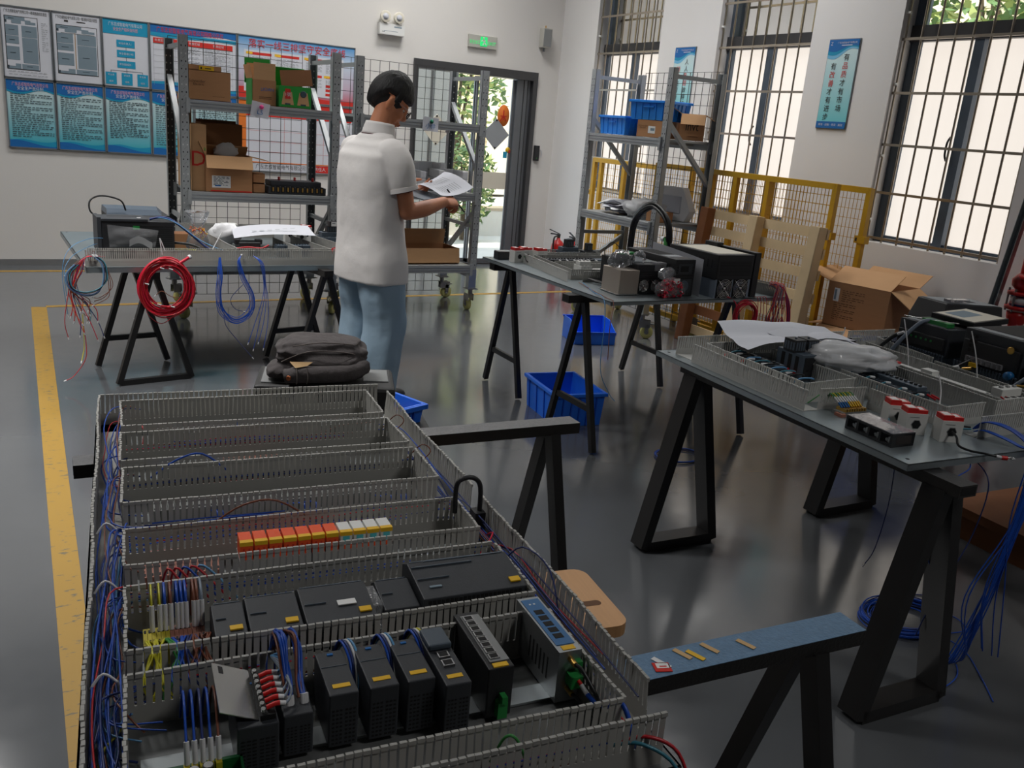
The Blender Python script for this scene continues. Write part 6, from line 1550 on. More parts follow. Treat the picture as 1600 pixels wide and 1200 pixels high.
# blue wires hanging from the right table to the floor coil
t = thing('wire_bundle', 'thick bundle of blue wires hanging from the right table to floor', 'wire bundle', on(R_T, .44, .0, 0), R_T.a, 'hanging wire bundles')
rnd = random.Random(21); sp = []
for i in range(20):
    o1, o2, o3 = rnd.uniform(-.012, .012), rnd.uniform(-.02, .02), rnd.uniform(-.05, .05)
    if i < 14: sp.append(('wire_blue', .0021, [(.01+o1, .15, .02), (.0+o1, .11, .055), (.03+o1, .05, .05), (.075+o2, -.012, .0), (.085+o2, -.02, -.08), (.06+o2, -.02, -.26), (.03+o2+o3*.4, -.01, -.48), (.0+o3, .02, -.70), (o3*1.4, .05, -.752)]))
    else: sp.append(('wire_blue', .0021, [(.01+o1, .15, .01), (-.01+o1, .1, .03), (.03+o1, .02, .01), (.055+o2, -.015, -.02), (.05+o2*2, -.02, -.22), (.0+o3*2, -.02, -.45), (.06+o3*2, -.02, -.62-.1*rnd.random())]))
drops(t, sp, ends=False)
coil('wire_coil', 'blue wire coil lying on the floor below the near end of right table', 'wire coil', (2.66, 1.66, .0), .14, 22, ['wire_blue', 'wire_blue', 'wire_navy'], .22, 6, 'Z', .028, .0024, .72, 'blue wire coils on the floor')
t = [o for o in bpy.data.objects if o.get('label', '').startswith('blue wire coil lying on the floor below the near')][0]
drops(t, [('wire_blue', .0021, [(-.05, -.1, .01), (-.03, -.2, .004), (-.12, -.3, .004), (-.25, -.33, .004), (-.33, -.3, .004)]), ('wire_blue', .0021, [(.03, -.1, .01), (.03, -.22, .004), (-.06, -.34, .004), (-.15, -.44, .004)]), ('wire_navy', .0024, [(.1, .05, .02), (.2, .1, .004), (.28, .05, .004)]), ('wire_blue', .0021, [(.1, -.02, .01), (.2, -.06, .004), (.16, -.14, .004), (.04, -.12, .004)])], 'loose_end', False)
t = thing('wire_bundle', 'thin blue wires dangling at the trestle beam of the right table', 'wire bundle', on(R_T, .16, .0, 0), R_T.a, 'hanging wire bundles')
drops(t, [('wire_blue', .002, [(.16, .06, -.03), (.08, -.01, -.03), (.0, -.02, -.06), (-.045, -.02, -.16), (-.02, -.02, -.29), (.02, -.02, -.34)]), ('wire_navy', .002, [(.18, .06, -.03), (.165, -.02, -.08), (.15, -.02, -.24), (.08, -.02, -.38), (.03, -.02, -.48), (.02, -.01, -.56)])], ends=False)
coil('wire_coil', 'thin blue wire coil on the floor under the middle of right table', 'wire coil', (2.94, 3.22, .0), .13, 7, ['wire_blue', 'wire_navy'], .15, 8, 'Z', .012, .002, .75, 'blue wire coils on the floor')
t = thing('wire_offcut', 'blue wire hanging under the right table between its trestles', 'wire', on(R_T, .75, .62, -.022), R_T.a)
drops(t, [('wire_navy', .002, [(.0, .1, .0), (.01, .05, -.2), (-.02, .0, -.42), (-.09, -.04, -.6), (-.14, -.05, -.66)]), ('wire_navy', .0018, [(.45, -.2, 0), (.44, -.2, -.2), (.42, -.22, -.38), (.44, -.24, -.46)]), ('wire_navy', .0018, [(.47, -.2, 0), (.47, -.2, -.18), (.44, -.22, -.4), (.46, -.24, -.48)])])
crate('blue_crate', 'upper blue crate of the stack behind the right table', (4.25, 3.02, .42), R_(-20), .40, .30, .17, 'bin_deep', 'blue crates behind the right table')
crate('blue_crate', 'lowest blue crate of the stack behind the right table, on the floor', (4.25, 3.02, 0), R_(-20), .40, .30, .2, 'bin_deep', 'blue crates behind the right table')
crate('blue_crate', 'middle blue crate of the stack behind the right table', (4.25, 3.02, .21), R_(-20), .40, .30, .2, 'bin_deep', 'blue crates behind the right table')
t = thing('pallet_board', 'brown wooden platform on the floor under the right table edge', 'platform', (4.05, 1.75, 0), R_(-4))
q = B('pine_brown'); q.box(-.55, .6, -.35, .35, .10, .14); q.build('deck', t)
for x in (-.5, 0, .5): q = B('pine_brown'); q.box(x-.04, x+.04, -.33, .33, 0, .10); q.build('bearer', t)
# ---------------------------------------------------------------- left table
PL = panel('left wiring panel with drives, orange parts bag and hanging coils', L_T, .0, 1.80, .0, 1.38, .03)
duct(PL, [((.0, .03), (1.40, .03)), ((.02, .10), (1.40, .10))], 0, .088, (.0, 1.4, .03, .10), pitch=.0108, fw=.0068, slot=.34)
duct(PL, [((1.41, .03), (1.72, .03)), ((1.41, .10), (1.70, .10))], 0, .088, None, pitch=.0108, fw=.0068, slot=.34)
duct(PL, [((.70, 1.27), (1.36, 1.24)), ((.70, 1.20), (1.36, 1.17))], 0, .085, None)
duct(PL, [((.78, 1.15), (.83, .14)), ((1.18, .60), (1.22, .12))], 0, .085, None, pitch=.0104, fw=.0098)
duct(PL, [((1.33, .70), (1.40, .12)), ((1.49, .75), (1.56, .12))], 0, .085, None)
def ldrive(label, u, v, w_, d, h, top='plastic_charcoal'):
    t = thing('inverter', label, 'inverter', on(L_T, u, v, 0), L_T.a, 'black inverters')
    q = B('plastic_black'); q.box(-w_/2, w_/2, -d/2, d/2, 0, h); q.build('housing', t, bev=.003)
    q = B('vent_black'); louvres(q, -.05*w_, w_*.47, -d/2, h*.35, h*.92, 10); q.build('vent_grille', t)
    return t
t = ldrive('long black inverter at the front left of the left table', .31, .40, .385, .28, .215)
q = B('plastic_charcoal'); q.box(-.195, .05, -.145, .06, .215, .228); q.m('vent_black'); q.box(-.15, .02, -.02, .0, .228, .2285); q.m('ferrule_white'); q.box(-.0, .02, -.1, -.08, .228, .232); q.build('top_cover', t, bev=.002)
q = B('green_plug'); q.box(-.03, .005, -.143, -.14, .17, .19); q.build('green_plug', t)
q = B('plastic_charcoal'); q.box(-.215, -.195, -.14, .05, .04, .235); q.build('end_bracket', t)
wires(t, 'control_cable', [('wire_navy', .007, [(.07, -.08, .222), (.13, -.09, .235), (.19, -.1, .22), (.28, -.12, .15), (.36, -.16, .08), (.44, -.2, .03)]), ('wire_lightblue', .003, [(.08, -.08, .222), (.14, -.1, .232), (.22, -.12, .2), (.34, -.16, .11), (.48, -.22, .05)]), ('wire_yellow', .006, [(.20, -.1, .05), (.28, -.14, .055), (.36, -.2, .04), (.4, -.26, .02)]), ('cable_black', .008, [(.2, -.1, .09), (.3, -.13, .08), (.4, -.2, .04), (.5, -.26, .02)]), ('cable_black', .005, [(-.18, .1, .21), (-.22, .1, .24), (-.215, .12, .30), (-.15, .14, .325), (-.05, .16, .3), (-.02, .17, .24)])], 6, 7)
t = ldrive('black inverter with grey green top behind the front one, left table', .365, .72, .35, .26, .21)
q = B('alu_blue'); q.add([(-.175, -.13, .21), (.13, -.13, .21), (.175, .13, .21), (-.175, .13, .21), (-.175, -.10, .245), (.11, -.10, .24), (.14, .10, .24), (-.175, .10, .245)], [(0,1,5,4), (1,2,6,5), (2,3,7,6), (3,0,4,7), (4,5,6,7)]); q.build('sloped_top', t)
t = thing('plastic_bag', 'clear plastic bag hanging on the front inverter of the left table', 'plastic bag', on(L_T, .27, .235, .0), L_T.a)
q = B('clear_bag'); q.grid(lambda a, c: (-.12+.24*a+.03*c*(a-.3), -.008-.02*math.sin(a*PI)*math.sin(c*PI)-.01*noise.noise(Vector((a*4, c*4, 2))), .075+.125*c-.03*a*c), 14, 10); q.m('milky_bag'); q.grid(lambda a, c: (-.02+.12*a, -.03-.01*c, .08+.04*c+.02*math.sin(a*4)), 8, 5); q.build('bag_film', t)
t = thing('parts_bag', 'clear bag of small orange parts tied at its top, left table', 'bag of parts', on(L_T, .69, .52, .0), L_T.a)
q = B('clear_bag'); q.lathe([(.01, .0), (.06, .005), (.075, .05), (.055, .115), (.028, .16), (.045, .2), (.07, .235), (.075, .25)], n=18); q.v = [(x*(1+.25*noise.noise(Vector((x, y, z))*14)), y, z+.02*noise.noise(Vector((x, y, 0))*30)) for x, y, z in q.v]; q.build('bag_film', t)
q = B('wire_orange', 'label_yellow'); rr = random.Random(4)
for k in range(70):
    p = Vector((rr.uniform(-.05, .05), rr.uniform(-.045, .045), rr.uniform(.09, .15))); p.x *= 1.6-p.z*6; a = Vector((rr.uniform(-1, 1), rr.uniform(-1, 1), rr.uniform(-1, 1))).normalized()*.007
    q.m('wire_orange' if k % 3 else 'label_yellow'); q.tube([p-a, p+a], .0042, 5)
o = q.build('parts', t); o['kind'] = 'stuff'
t = thing('cardboard_block', 'brown box under the orange parts bag on left table', 'box', on(L_T, .66, .66, 0), L_T.a)
q = B('carton_dark'); q.box(-.09, .09, -.06, .06, 0, .10); q.m('carton'); q.box(-.09, .09, -.0605, -.06, .0, .1); q.build('box', t)
t = thing('foam_wrap', 'heap of white foam wrap in the middle of the left table', 'foam wrap', on(L_T, .94, .85, 0), L_T.a)
q = B('foam_white'); q.ell((0, 0, .07), (.10, .08, .065), 18, 12, lambda p, v: v*(1+.4*noise.noise(p*3)), .001); q.build('foam', t)
t = thing('white_box', 'small white plastic box behind the foam wrap, left table', 'box', on(L_T, 1.02, 1.08, 0), L_T.a)
q = B('plastic_white'); q.box(-.05, .05, -.04, .04, 0, .11); q.build('box', t, bev=.004)
t = thing('drawing_sheet', 'white drawing lying on devices in the middle of left table', 'paper', on(L_T, 1.15, .62, .0), L_T.a)
q = B('paper_grey'); q.grid(lambda a, c: (-.27+.52*a+.10*c, -.22+.46*c, .105+.012*math.sin(a*4)+.03*a+.005*c), 16, 8)
q.m('ink_midgrey')
for k in range(6): q.add([(-.12+.05*k, -.08, .1305+.004*k), (-.09+.05*k, -.08, .131+.004*k), (-.09+.05*k, -.06, .131+.004*k), (-.12+.05*k, -.06, .1305+.004*k)], [(0,1,2,3)])
q.build('sheet', t)
t = thing('power_module', 'black module with red wires under the drawing on left table', 'control module', on(L_T, .97, .40, 0), L_T.a)
q = B('plastic_black'); q.box(-.07, .06, -.05, .06, 0, .085); q.box(-.09, -.06, -.02, .02, .07, .1); q.box(.04, .08, -.02, .02, .07, .1); q.build('module_body', t, bev=.003); q = B('wire_red'); q.tube(cr([(-.1, -.06, .05), (-.03, -.075, .06), (.06, -.07, .055), (.11, -.05, .07)], 5), .006, 6); q.build('red_wire', t)
for i in range(4): small_breaker('motor_breaker', 'grey breaker, '+ORD[i]+' from the left between the ducts of left table', on(L_T, 1.16+.055*i, .38, 0), L_T.a, .05, .12, .07, 3, 'breakers on the left table', 'plastic_slate', False)
for i, (u, v) in enumerate(((1.40, .95), (1.46, .88), (1.53, .98))): ct(on(L_T, u, v), L_T.a, ('leftmost', 'front', 'rightmost')[i]+' of the white red-capped transformers on the left table', .07, .05, .105)
small_breaker('contactor', 'dark contactor with labelled blocks beside the man, left table', on(L_T, 1.64, .78, 0), L_T.a, .15, .12, .10, 3, None, 'plastic_slate', True)
t = thing('relay_block', 'small black block with white label on top of contactor, left table', 'relay', on(L_T, 1.63, .72, .146), L_T.a)
q = B('plastic_black'); q.box(-.028, .028, -.02, .025, 0, .035); q.m('label_white'); q.box(-.016, .022, -.021, -.02, .003, .032); q.m('ink_text'); q.box(-.01, .012, -.0215, -.021, .02, .024); q.build('block', t)
for i in range(4): small_breaker('motor_breaker', 'small black breaker, '+ORD[i]+' from the left in front of the labelled contactor', on(L_T, 1.60+.045*i, .45, 0), L_T.a, .042, .10, .07, 2, 'small breakers on the left table', 'plastic_black', False, toggles='label_white')
sp = [('wire_red', .003, [(1.44+.012*k, .35, .02), (1.445+.01*k, .28, .05+.004*k), (1.47+.012*k, .2, .04), (1.5+.01*k, .13, .02)]) for k in range(8)]
wires(PL, 'duct_wires', sp, 5, 5)
for a, c_ in (((.385, -.01, .07), (.375, -.005, .16)), ((.40, -.01, .09), (.378, -.005, .155)), ((.70, .2, .06), (.77, .25, .16))): q = B('ferrule_white'); q.tube([a, c_], .003, 5); q.build('cable_tie', PL)
# coils and wires hanging in front of the left table
coil('wire_coil', 'big red wire coil hanging in front of the left table', 'wire coil', on(L_T, .385, -.085, -.10), .122, 24, ['wire_crimson', 'wire_red', 'wire_crimson'], .17, 3, 'Y', .022, .0036, 1.12, 'hanging wire coils')
t = [o for o in bpy.data.objects if o.get('label', '').startswith('big red wire coil')][0]
drops(t, [('wire_crimson', .009, [(.05, -.0, .12), (.09, .0, .145), (.125, .01, .165)]), ('wire_red', .002, [(-.08, 0, -.08), (-.10, 0, -.14), (-.03, -.01, -.2), (.05, 0, -.15)]), ('wire_brown', .002, [(.1, 0, -.06), (.03, -.01, -.05), (-.02, 0, -.02), (-.05, 0, -.04)])], 'loose_end')
q = B('ferrule_white')
for x, z in ((-.03, .115), (.015, .11), (-.11, .03), (.02, -.1), (-.05, -.085)): q.tube([(x, -.026, z), (x+.02, -.028, z-.006)], .004, 5)
q.build('wire_markers', t)
t = thing('wire_bundle', 'mixed red, blue and grey wires hanging at left end of the left table', 'wire bundle', on(L_T, .0, .0, 0), L_T.a, 'hanging wire bundles')
rnd = random.Random(31); sp = []
for i in range(16):
    x = rnd.uniform(-.10, .06); k = rnd.choice(['wire_red', 'wire_red', 'wire_crimson', 'wire_brown', 'wire_orange', 'wire_teal', 'wire_navy']); L_ = rnd.uniform(.22, .42)
    sp.append((k, .0022, [(.05+rnd.uniform(-.03, .05), .05, .05), (.0, -.01, .055), (-.07+rnd.uniform(-.01, .05), -.02, -.02), (-.10+.3*(x+.1)+rnd.uniform(-.01, .01), -.02, -.12), (x-.02, -.02, -L_*.75), (x-.01+rnd.uniform(-.03, .03), -.02, -L_)]))
sp.append(('wire_red', .0022, [(-.03, -.02, -.3), (-.02, -.02, -.42), (-.03, -.03, -.5), (-.09, -.05, -.58), (-.13, -.06, -.6)])); sp.append(('wire_yellow', .0022, [(-.03, -.02, -.25), (-.03, -.02, -.42), (-.04, -.03, -.47), (-.05, -.05, -.5)]))
for i in range(9):
    k = ['wire_lightblue', 'wire_grey', 'wire_teal', 'wire_navy', 'cable_black'][i % 5]; d_ = rnd.uniform(-.012, .012)
    sp.append((k, .0026, [(-.045+d_, -.02, .02), (-.088+d_, -.025, -.03), (-.08+d_, -.03, -.10), (-.02, -.032, -.135+d_), (.05, -.03, -.12+d_), (.09+d_, -.025, -.06), (.085+d_, -.02, .02), (.05+d_, -.015, .06)]))
for i in range(3): sp.append(('wire_brown', .002, [(.1, -.02, .0), (.105+.01*i, -.02, -.1), (.10-.02*i, -.02, -.16), (.03, -.02, -.2+.02*i)]))
for i in range(3): sp.append(('wire_lightblue' if i < 2 else 'wire_brown', .0018, [(.12, .25+.1*i, .12-.04*i), (.05, .2, .125-.04*i), (-.05, .05, .11-.05*i), (-.1, .0, .05-.05*i), (-.115+.01*i, -.01, -.06), (-.1, -.01, -.25+.1*i)]))
drops(t, sp)
t = thing('wire_bundle', 'loops of blue wire hanging in front of the left table, right of red coil', 'wire bundle', on(L_T, .80, -.02, .0), L_T.a, 'hanging wire bundles')
rnd = random.Random(41); sp = []
for i in range(9):
    d_ = rnd.uniform(-.02, .02); e_ = rnd.uniform(-.02, .03)
    sp.append(('wire_blue', .0022, [(-.10+d_*.3, .03, .05), (-.11+d_, -.01, -.05), (-.12+d_, -.015, -.16), (-.10+d_, -.015, -.26+e_), (-.02, -.015, -.32+e_), (.06+d_, -.015, -.27+e_), (.07+d_, -.015, -.17), (.02+d_, -.012, -.06), (.0+d_*.5, .0, .03), (.02, .03, .06)]))
for i in range(4): sp.append(('wire_blue', .002, [(.09, .03, .06), (.12+.006*i, -.01, .02), (.14+.004*i, -.015, -.1), (.13+.012*i, -.015, -.2), (.12+.025*i-.03, -.015, -.33), (.10+.03*i-.05, -.015, -.45-.04*(i % 2))]))
sp.append(('wire_navy', .002, [(-.09, -.015, -.25), (-.08, -.015, -.34), (-.0, -.015, -.45), (.07, -.02, -.54)])); sp.append(('wire_navy', .002, [(.02, -.015, -.1), (-.05, -.015, -.18), (-.03, -.015, -.24), (.02, -.015, -.26)]))
drops(t, sp)
t = thing('wire_offcut', 'single light blue wire hanging under the left table', 'wire', on(L_T, .29, .02, -.03), L_T.a)
drops(t, [('wire_lightblue', .0018, [(.0, 0, .0), (.0, 0, -.1), (-.01, 0, -.2), (-.03, 0, -.26), (-.045, 0, -.265)])])
# ---------------------------------------------------------------- the man
PO, PA = (1.72, 4.50), R_(14)
man = thing('person', 'person in white polo shirt and light jeans reading a sheet, pen in hand', 'person', (*PO, 0), PA)
def limb(q, pts, rad, n=18, ends=True):
    P = cr(pts, 5); k = len(pts)-1; rr = []
    for i in range(len(P)):
        t = i/(len(P)-1)*k; a = min(int(t), k-1); f = t-a; f = f*f*(3-2*f); rr.append(rad[a]*(1-f)+rad[a+1]*f)
    q.tube(P, rr, n)
    if ends:
        for p, r in ((P[0], rr[0]), (P[-1], rr[-1])): q.ell(p, (r, r, r), 14, 10)
def loft(q, rings, n=36, pw=.82, wob=0.0, sd=0.0):
    """stack of rounded sections: (z, cx, cy, half depth, half width)"""
    def f(a, b):
        t = b*(len(rings)-1); i = min(int(t), len(rings)-2); w_ = t-i; w_ = w_*w_*(3-2*w_)
        z, cx, cy_, dx, dy = [x*(1-w_)+y*w_ for x, y in zip(rings[i], rings[i+1])]
        z = rings[i][0]*(1-(t-i))+rings[i+1][0]*(t-i)
        th = 2*PI*a; c, s = math.cos(th), math.sin(th)
        k = 1+wob*noise.noise(Vector((c*2.2+sd, s*2.2, z*3.0)))+wob*.5*math.sin(th*5+z*7+sd)*(1.5-z if z < 1.5 else 0)
        return (cx+k*dx*math.copysign(abs(c)**pw, c), cy_+k*dy*math.copysign(abs(s)**pw, s), z)
    nv = (len(rings)-1)*5+1
    q.grid(f, n, nv, closed_u=True)
    for b in (0, 1):
        ring = [f(i/n, b) for i in range(n)]; q.add(ring, [tuple(range(n))[::-1] if b == 0 else tuple(range(n))])
HEAD = Matrix.Translation((.085, -.005, 1.635)) @ Matrix.Rotation(R_(-27), 4, 'Z') @ Matrix.Rotation(R_(33), 4, 'Y')
def hand(q, wr, d, n, right, curls, spread=.02, thumb=(.5, .5)):
    d = Vector(d).normalized(); n = Vector(n); n = (n-d*n.dot(d)).normalized(); s = d.cross(n) if right else n.cross(d)
    M = Matrix((d, s, n)).transposed().to_4x4(); M.translation = Vector(wr)
    M0 = q.M; q.M = M0 @ M
    q.ell((.045, 0, 0), (.052, .041, .017), 18, 12); q.ell((.07, .0, -.002), (.03, .043, .015), 16, 10); q.ell((.03, .028, .008), (.032, .018, .016), 12, 8)
    for i, (ln, c) in enumerate(zip((.92, 1.0, .94, .76), curls)):
        y = .032-.0215*i; p = Vector((.088-.006*abs(i-1.2), y, 0)); a = .15; pts = [p-Vector((.02, 0, 0)), p]
        for seg, k in zip((.044, .027, .021), (.9, 1.1, .8)):
            a += c*k; p = p+Vector((math.cos(a), (1.2-i)*spread, math.sin(a)))*seg*ln; pts.append(p)
        q.tube(cr(pts, 3), [.0095]*4+[.009]*(len(cr(pts, 3))-8)+[.0078]*4, 10); q.ell(pts[-1], (.0078,)*3, 10, 8)
    p = Vector((.015, .03, .008)); pts = [p, p+Vector((.028, .018, .012)), p+Vector((.056, .020, .024+.01*thumb[0])), p+Vector((.08, .010, .032+.016*thumb[1]))]
    P = cr(pts, 3); q.tube(P, [.0125]*3+[.0105]*(len(P)-5)+[.0088]*2, 10); q.ell(pts[-1], (.0088,)*3, 10, 8)
    q.M = M0
    return M
q = B('skin')
loft(q, [(.86, -.01, 0, .10, .155), (.98, -.01, 0, .095, .145), (1.12, -.01, 0, .10, .15), (1.28, -.02, 0, .10, .155), (1.37, -.01, 0, .07, .12), (1.44, .0, 0, .055, .065)], 28)
limb(q, [(-.01, 0, 1.40), (.012, 0, 1.48), (.04, -.004, 1.56), (.06, -.005, 1.61)], [.072, .058, .056, .062])
limb(q, [(.0, -.10, .90), (.01, -.105, .50), (-.015, -.11, .10)], [.085, .055, .04]); limb(q, [(.0, .10, .90), (.03, .115, .50), (.01, .12, .10)], [.085, .055, .04])
for s, x in ((-1, -.015), (1, .01)): q.ell((x+.06, s*.115, .045), (.12, .042, .035), 16, 10)
ELR, WRR = (.055, -.225, 1.085), (.315, -.20, 1.135)
limb(q, [(-.01, -.165, 1.36), (.02, -.215, 1.24), ELR], [.040, .046, .042]); limb(q, [ELR, (.16, -.222, 1.10), WRR], [.043, .043, .029])
ELL, WRL = (.10, .235, 1.10), (.30, .13, 1.16)
limb(q, [(-.01, .165, 1.36), (.03, .22, 1.24), ELL], [.040, .046, .042]); limb(q, [ELL, (.19, .19, 1.12), WRL], [.043, .042, .029])
hand(q, WRR, (1, .12, .03), (.1, .55, -.8), True, (.75, .8, .85, .9), .0, (.6, .7))
hand(q, WRL, (1, -.35, .05), (.1, -.5, .6), False, (.35, .4, .45, .5), .05)
q.M = HEAD
q.ell((-.012, 0, .03), (.098, .077, .094), 28, 18); q.ell((.03, 0, -.045), (.066, .058, .082), 24, 16); q.ell((.066, 0, -.108), (.03, .032, .024), 14, 10)
q.ell((.102, 0, -.038), (.02, .0135, .018), 12, 8); q.ell((.092, 0, -.012), (.014, .010, .032), 12, 8); q.ell((.076, 0, .016), (.02, .055, .013), 16, 8)
for s in (-1, 1):
    q.ell((.058, s*.036, -.04), (.034, .026, .032), 14, 10); q.ell((.03, s*.05, -.075), (.05, .014, .03), 14, 8)
    def ear(p, v): return Vector((v.x*(1-.25*(p.z < 0)*abs(p.z)), v.y, v.z))
    q.ell((-.006, s*.084, -.022), (.022, .012, .036), 16, 12, ear); q.ell((-.014, s*.090, -.014), (.012, .008, .026), 12, 8)
q.ell((.094, 0, -.075), (.014, .024, .007), 12, 8); q.ell((.09, 0, -.088), (.014, .022, .008), 12, 8)
q.M = Matrix.Identity(4)
q.build('body', man, remesh=.0052, smooth_it=6)
# face details
q = B('plastic_white', 'vent_black'); q.M = HEAD
for s in (-1, 1): q.m('plastic_white'); q.ell((.075, s*.028, -.008), (.010, .0115, .006), 12, 8); q.m('vent_black'); q.ell((.0825, s*.028, -.010), (.003, .005, .005), 10, 8)
q.build('eyes', man)
q = B('lips'); q.M = HEAD; q.ell((.1045, 0, -.078), (.006, .02, .0045), 12, 8); q.ell((.102, 0, -.086), (.006, .018, .005), 12, 8); q.build('lips', man)
# hair
def hairpt(p, v):
    az = abs(math.atan2(p.y, p.x)); t = az/PI
    if t < .36: cut = .10+.2*t
    elif t < .46: cut = -.24
    elif t < .585: cut = .10
    else: cut = max(-.80, .10-3.6*(t-.585))
    k = max(0.0, min(1.0, (p.z-cut)*(4.0 if t > .585 else 7.0)+.45))
    st = .022*noise.noise(Vector((p.x*7, p.y*7, p.z*2)))+.016*math.sin(az*46+3*p.z)*(.4+.6*max(0, p.z*-1+.6))
    return v*(.83+k*(.20+.05*max(0, p.x)*max(0, .6-abs(p.z))+st))
q = B('hair'); q.M = HEAD @ Matrix.Translation((-.014, 0, .014)); q.ell((0, 0, 0), (.113, .090, .132), 120, 64, hairpt)
q.build('hair', man)
# glasses
t = B('nickel'); t.M = HEAD
for s in (-1, 1):
    t.m('nickel'); t.tube([(.105, s*.062, .002), (.05, s*.083, .006), (.0, s*.089, .006), (-.018, s*.087, -.01)], .0012, 6)
    t.m('plastic_black'); t.tube([(.112, s*.034+.024*math.cos(2*PI*i/22), -.012+.019*math.sin(2*PI*i/22)) for i in range(22)], .0024, 6, closed=True)
    t.m('clear_lid'); t.add([(.112, s*.034+.023*math.cos(2*PI*i/22), -.012+.018*math.sin(2*PI*i/22)) for i in range(22)], [tuple(range(22))])
t.m('plastic_black'); t.tube([(.112, -.012, -.006), (.115, 0, -.003), (.112, .012, -.006)], .002, 6); t.build('glasses', man)
# polo shirt
q = B('fabric_shirt')
loft(q, [(.700, -.002, 0, .160, .228), (.80, -.004, 0, .160, .226), (.95, -.010, 0, .146, .212), (1.10, -.018, 0, .145, .212), (1.25, -.026, 0, .143, .217), (1.345, -.026, 0, .128, .214), (1.40, -.018, 0, .103, .185), (1.445, -.004, 0, .084, .115), (1.475, .008, 0, .07, .08)], 64, .84, .035, 1.3)
for s, e in ((-1, ELR), (1, ELL)):
    a = Vector((-.012, s*.165, 1.375)); c_ = Vector((-.01, s*.18, 1.385)).lerp(Vector(e), .62)
    limb(q, [a, a.lerp(c_, .4)+Vector((0, s*.014, .010)), a.lerp(c_, .75)+Vector((0, s*.008, 0)), c_], [.080, .082, .080, .076], 22, False); q.ell(a, (.08, .078, .072), 20, 14)
o = q.build('polo_shirt', man, remesh=.0075, smooth_it=4)
tx = bpy.data.textures.new('cloth_folds', 'CLOUDS'); tx.noise_scale = .24; tx.noise_depth = 2
dm = o.modifiers.new('folds', 'DISPLACE'); dm.texture = tx; dm.strength = .016; dm.mid_level = .5; dm.texture_coords = 'LOCAL'
# collar, hems
q = B('fabric_collar')
def collar(a, c):
    th = 2*PI*(a*.86+.07); r = .074+.016*(1-c)
    return (.016+r*math.cos(th)*1.0+.012*c*.6, r*1.02*math.sin(th), 1.462+.048*c+.016*(1-math.cos(th))*.5*c-.012*(1+math.cos(th))*(1-c))
q.grid(collar, 40, 6); q.m('maroon_lining'); q.tube([collar(i/39, 0) for i in range(40)], .0022, 5); q.build('collar', man).modifiers.new('thick', 'SOLIDIFY').thickness = .004
q = B('fabric_collar', 'maroon_lining')
for s, e in ((-1, ELR), (1, ELL)):
    sh = Vector((-.01, s*.18, 1.385)); e = Vector(e); q.m('fabric_collar'); q.tube([sh.lerp(e, .585), sh.lerp(e, .655)], .0815, 28); q.m('maroon_lining'); q.tube([sh.lerp(e, .65), sh.lerp(e, .668)], .0765, 28)
q.build('sleeve_cuffs', man)
q = B('wire_grey'); q.tube([(.0+.0015*i, -.222, .74+.01*i) for i in range(6)], .0015, 4); q.build('side_slit', man)
# jeans
q = B('denim_light')
loft(q, [(.70, -.01, 0, .125, .185), (.80, -.015, 0, .135, .185), (.92, -.01, 0, .125, .175), (1.0, -.005, 0, .115, .165)], 40, .85, .02, 4)
def leg(s, pts, rad, sd):
    rings = [(p[2], p[0], p[1], r*1.08, r*.98) for p, r in zip(pts, rad)]
    loft(q, rings, 36, .95, .07, sd)
leg(-1, [(-.02, -.115, .06), (-.015, -.112, .16), (.0, -.108, .30), (.025, -.104, .48), (.005, -.098, .64), (-.008, -.092, .80)], [.098, .104, .108, .112, .118, .124], 2)
leg(1, [(.0, .125, .06), (.01, .122, .16), (.02, .118, .30), (.035, .112, .48), (.01, .10, .64), (-.008, .092, .80)], [.098, .104, .108, .112, .118, .124], 5)
o = q.build('jeans', man, remesh=.009, smooth_it=3)
dm = o.modifiers.new('folds', 'DISPLACE'); dm.texture = tx; dm.strength = .02; dm.mid_level = .5; dm.texture_coords = 'LOCAL'
for s, x in ((-1, -.02), (1, .0)):
    q = B('shoe_black'); q.ell((x+.065, s*.12, .05), (.135, .05, .05), 20, 12, lambda p, v: Vector((v.x, v.y*(1-.15*p.x), max(v.z, -.038)))); q.box(x-.06, x+.19, s*.12-.045, s*.12+.045, .0, .02); q.build('shoe', man, bev=.004)
# sheet, folder and pen in his hands
Mm = Matrix.Translation((*PO, 0)) @ Matrix.Rotation(PA, 4, 'Z')
def held(x, y, z): return Mm @ Vector((x, y, z))
t = thing('paper_sheet', 'printed sheet held by the man', 'paper', held(.40, -.02, 1.18), PA)
q = B('paper')
def sh(a, c): return (-.10+.23*a+.03*c, -.17+.30*c, -.01+.075*a*a+.035*math.sin(c*2.2)-.03*(1-c)*(a))
q.grid(sh, 14, 12); q.m('ink_midgrey')
for i in range(9):
    for j in range(2): q.add([Vector(sh(.2+.07*i, .15+.4*j))+Vector((0, 0, .002)), Vector(sh(.213+.07*i, .15+.4*j))+Vector((0, 0, .002)), Vector(sh(.213+.07*i, .42+.4*j))+Vector((0, 0, .002)), Vector(sh(.2+.07*i, .42+.4*j))+Vector((0, 0, .002))], [(0,1,2,3)])
q.build('sheet', t)
t = thing('folder', 'dark grey folder under the sheet in the left hand of the man', 'folder', held(.29, .00, 1.155), PA)
q = B('plastic_slate'); q.add([(-.08, -.16, -.012), (.08, -.14, -.004), (.12, .15, .02), (-.06, .15, .012), (-.08, -.16, -.018), (.08, -.14, -.010), (.12, .15, .014), (-.06, .15, .006)], [(0,1,2,3), (7,6,5,4), (0,4,5,1), (1,5,6,2), (2,6,7,3), (3,7,4,0)]); q.build('cover', t, bev=.002)
t = thing('pen', 'dark slim pen in the right hand of the man', 'pen', held(.418, -.175, 1.13), PA)
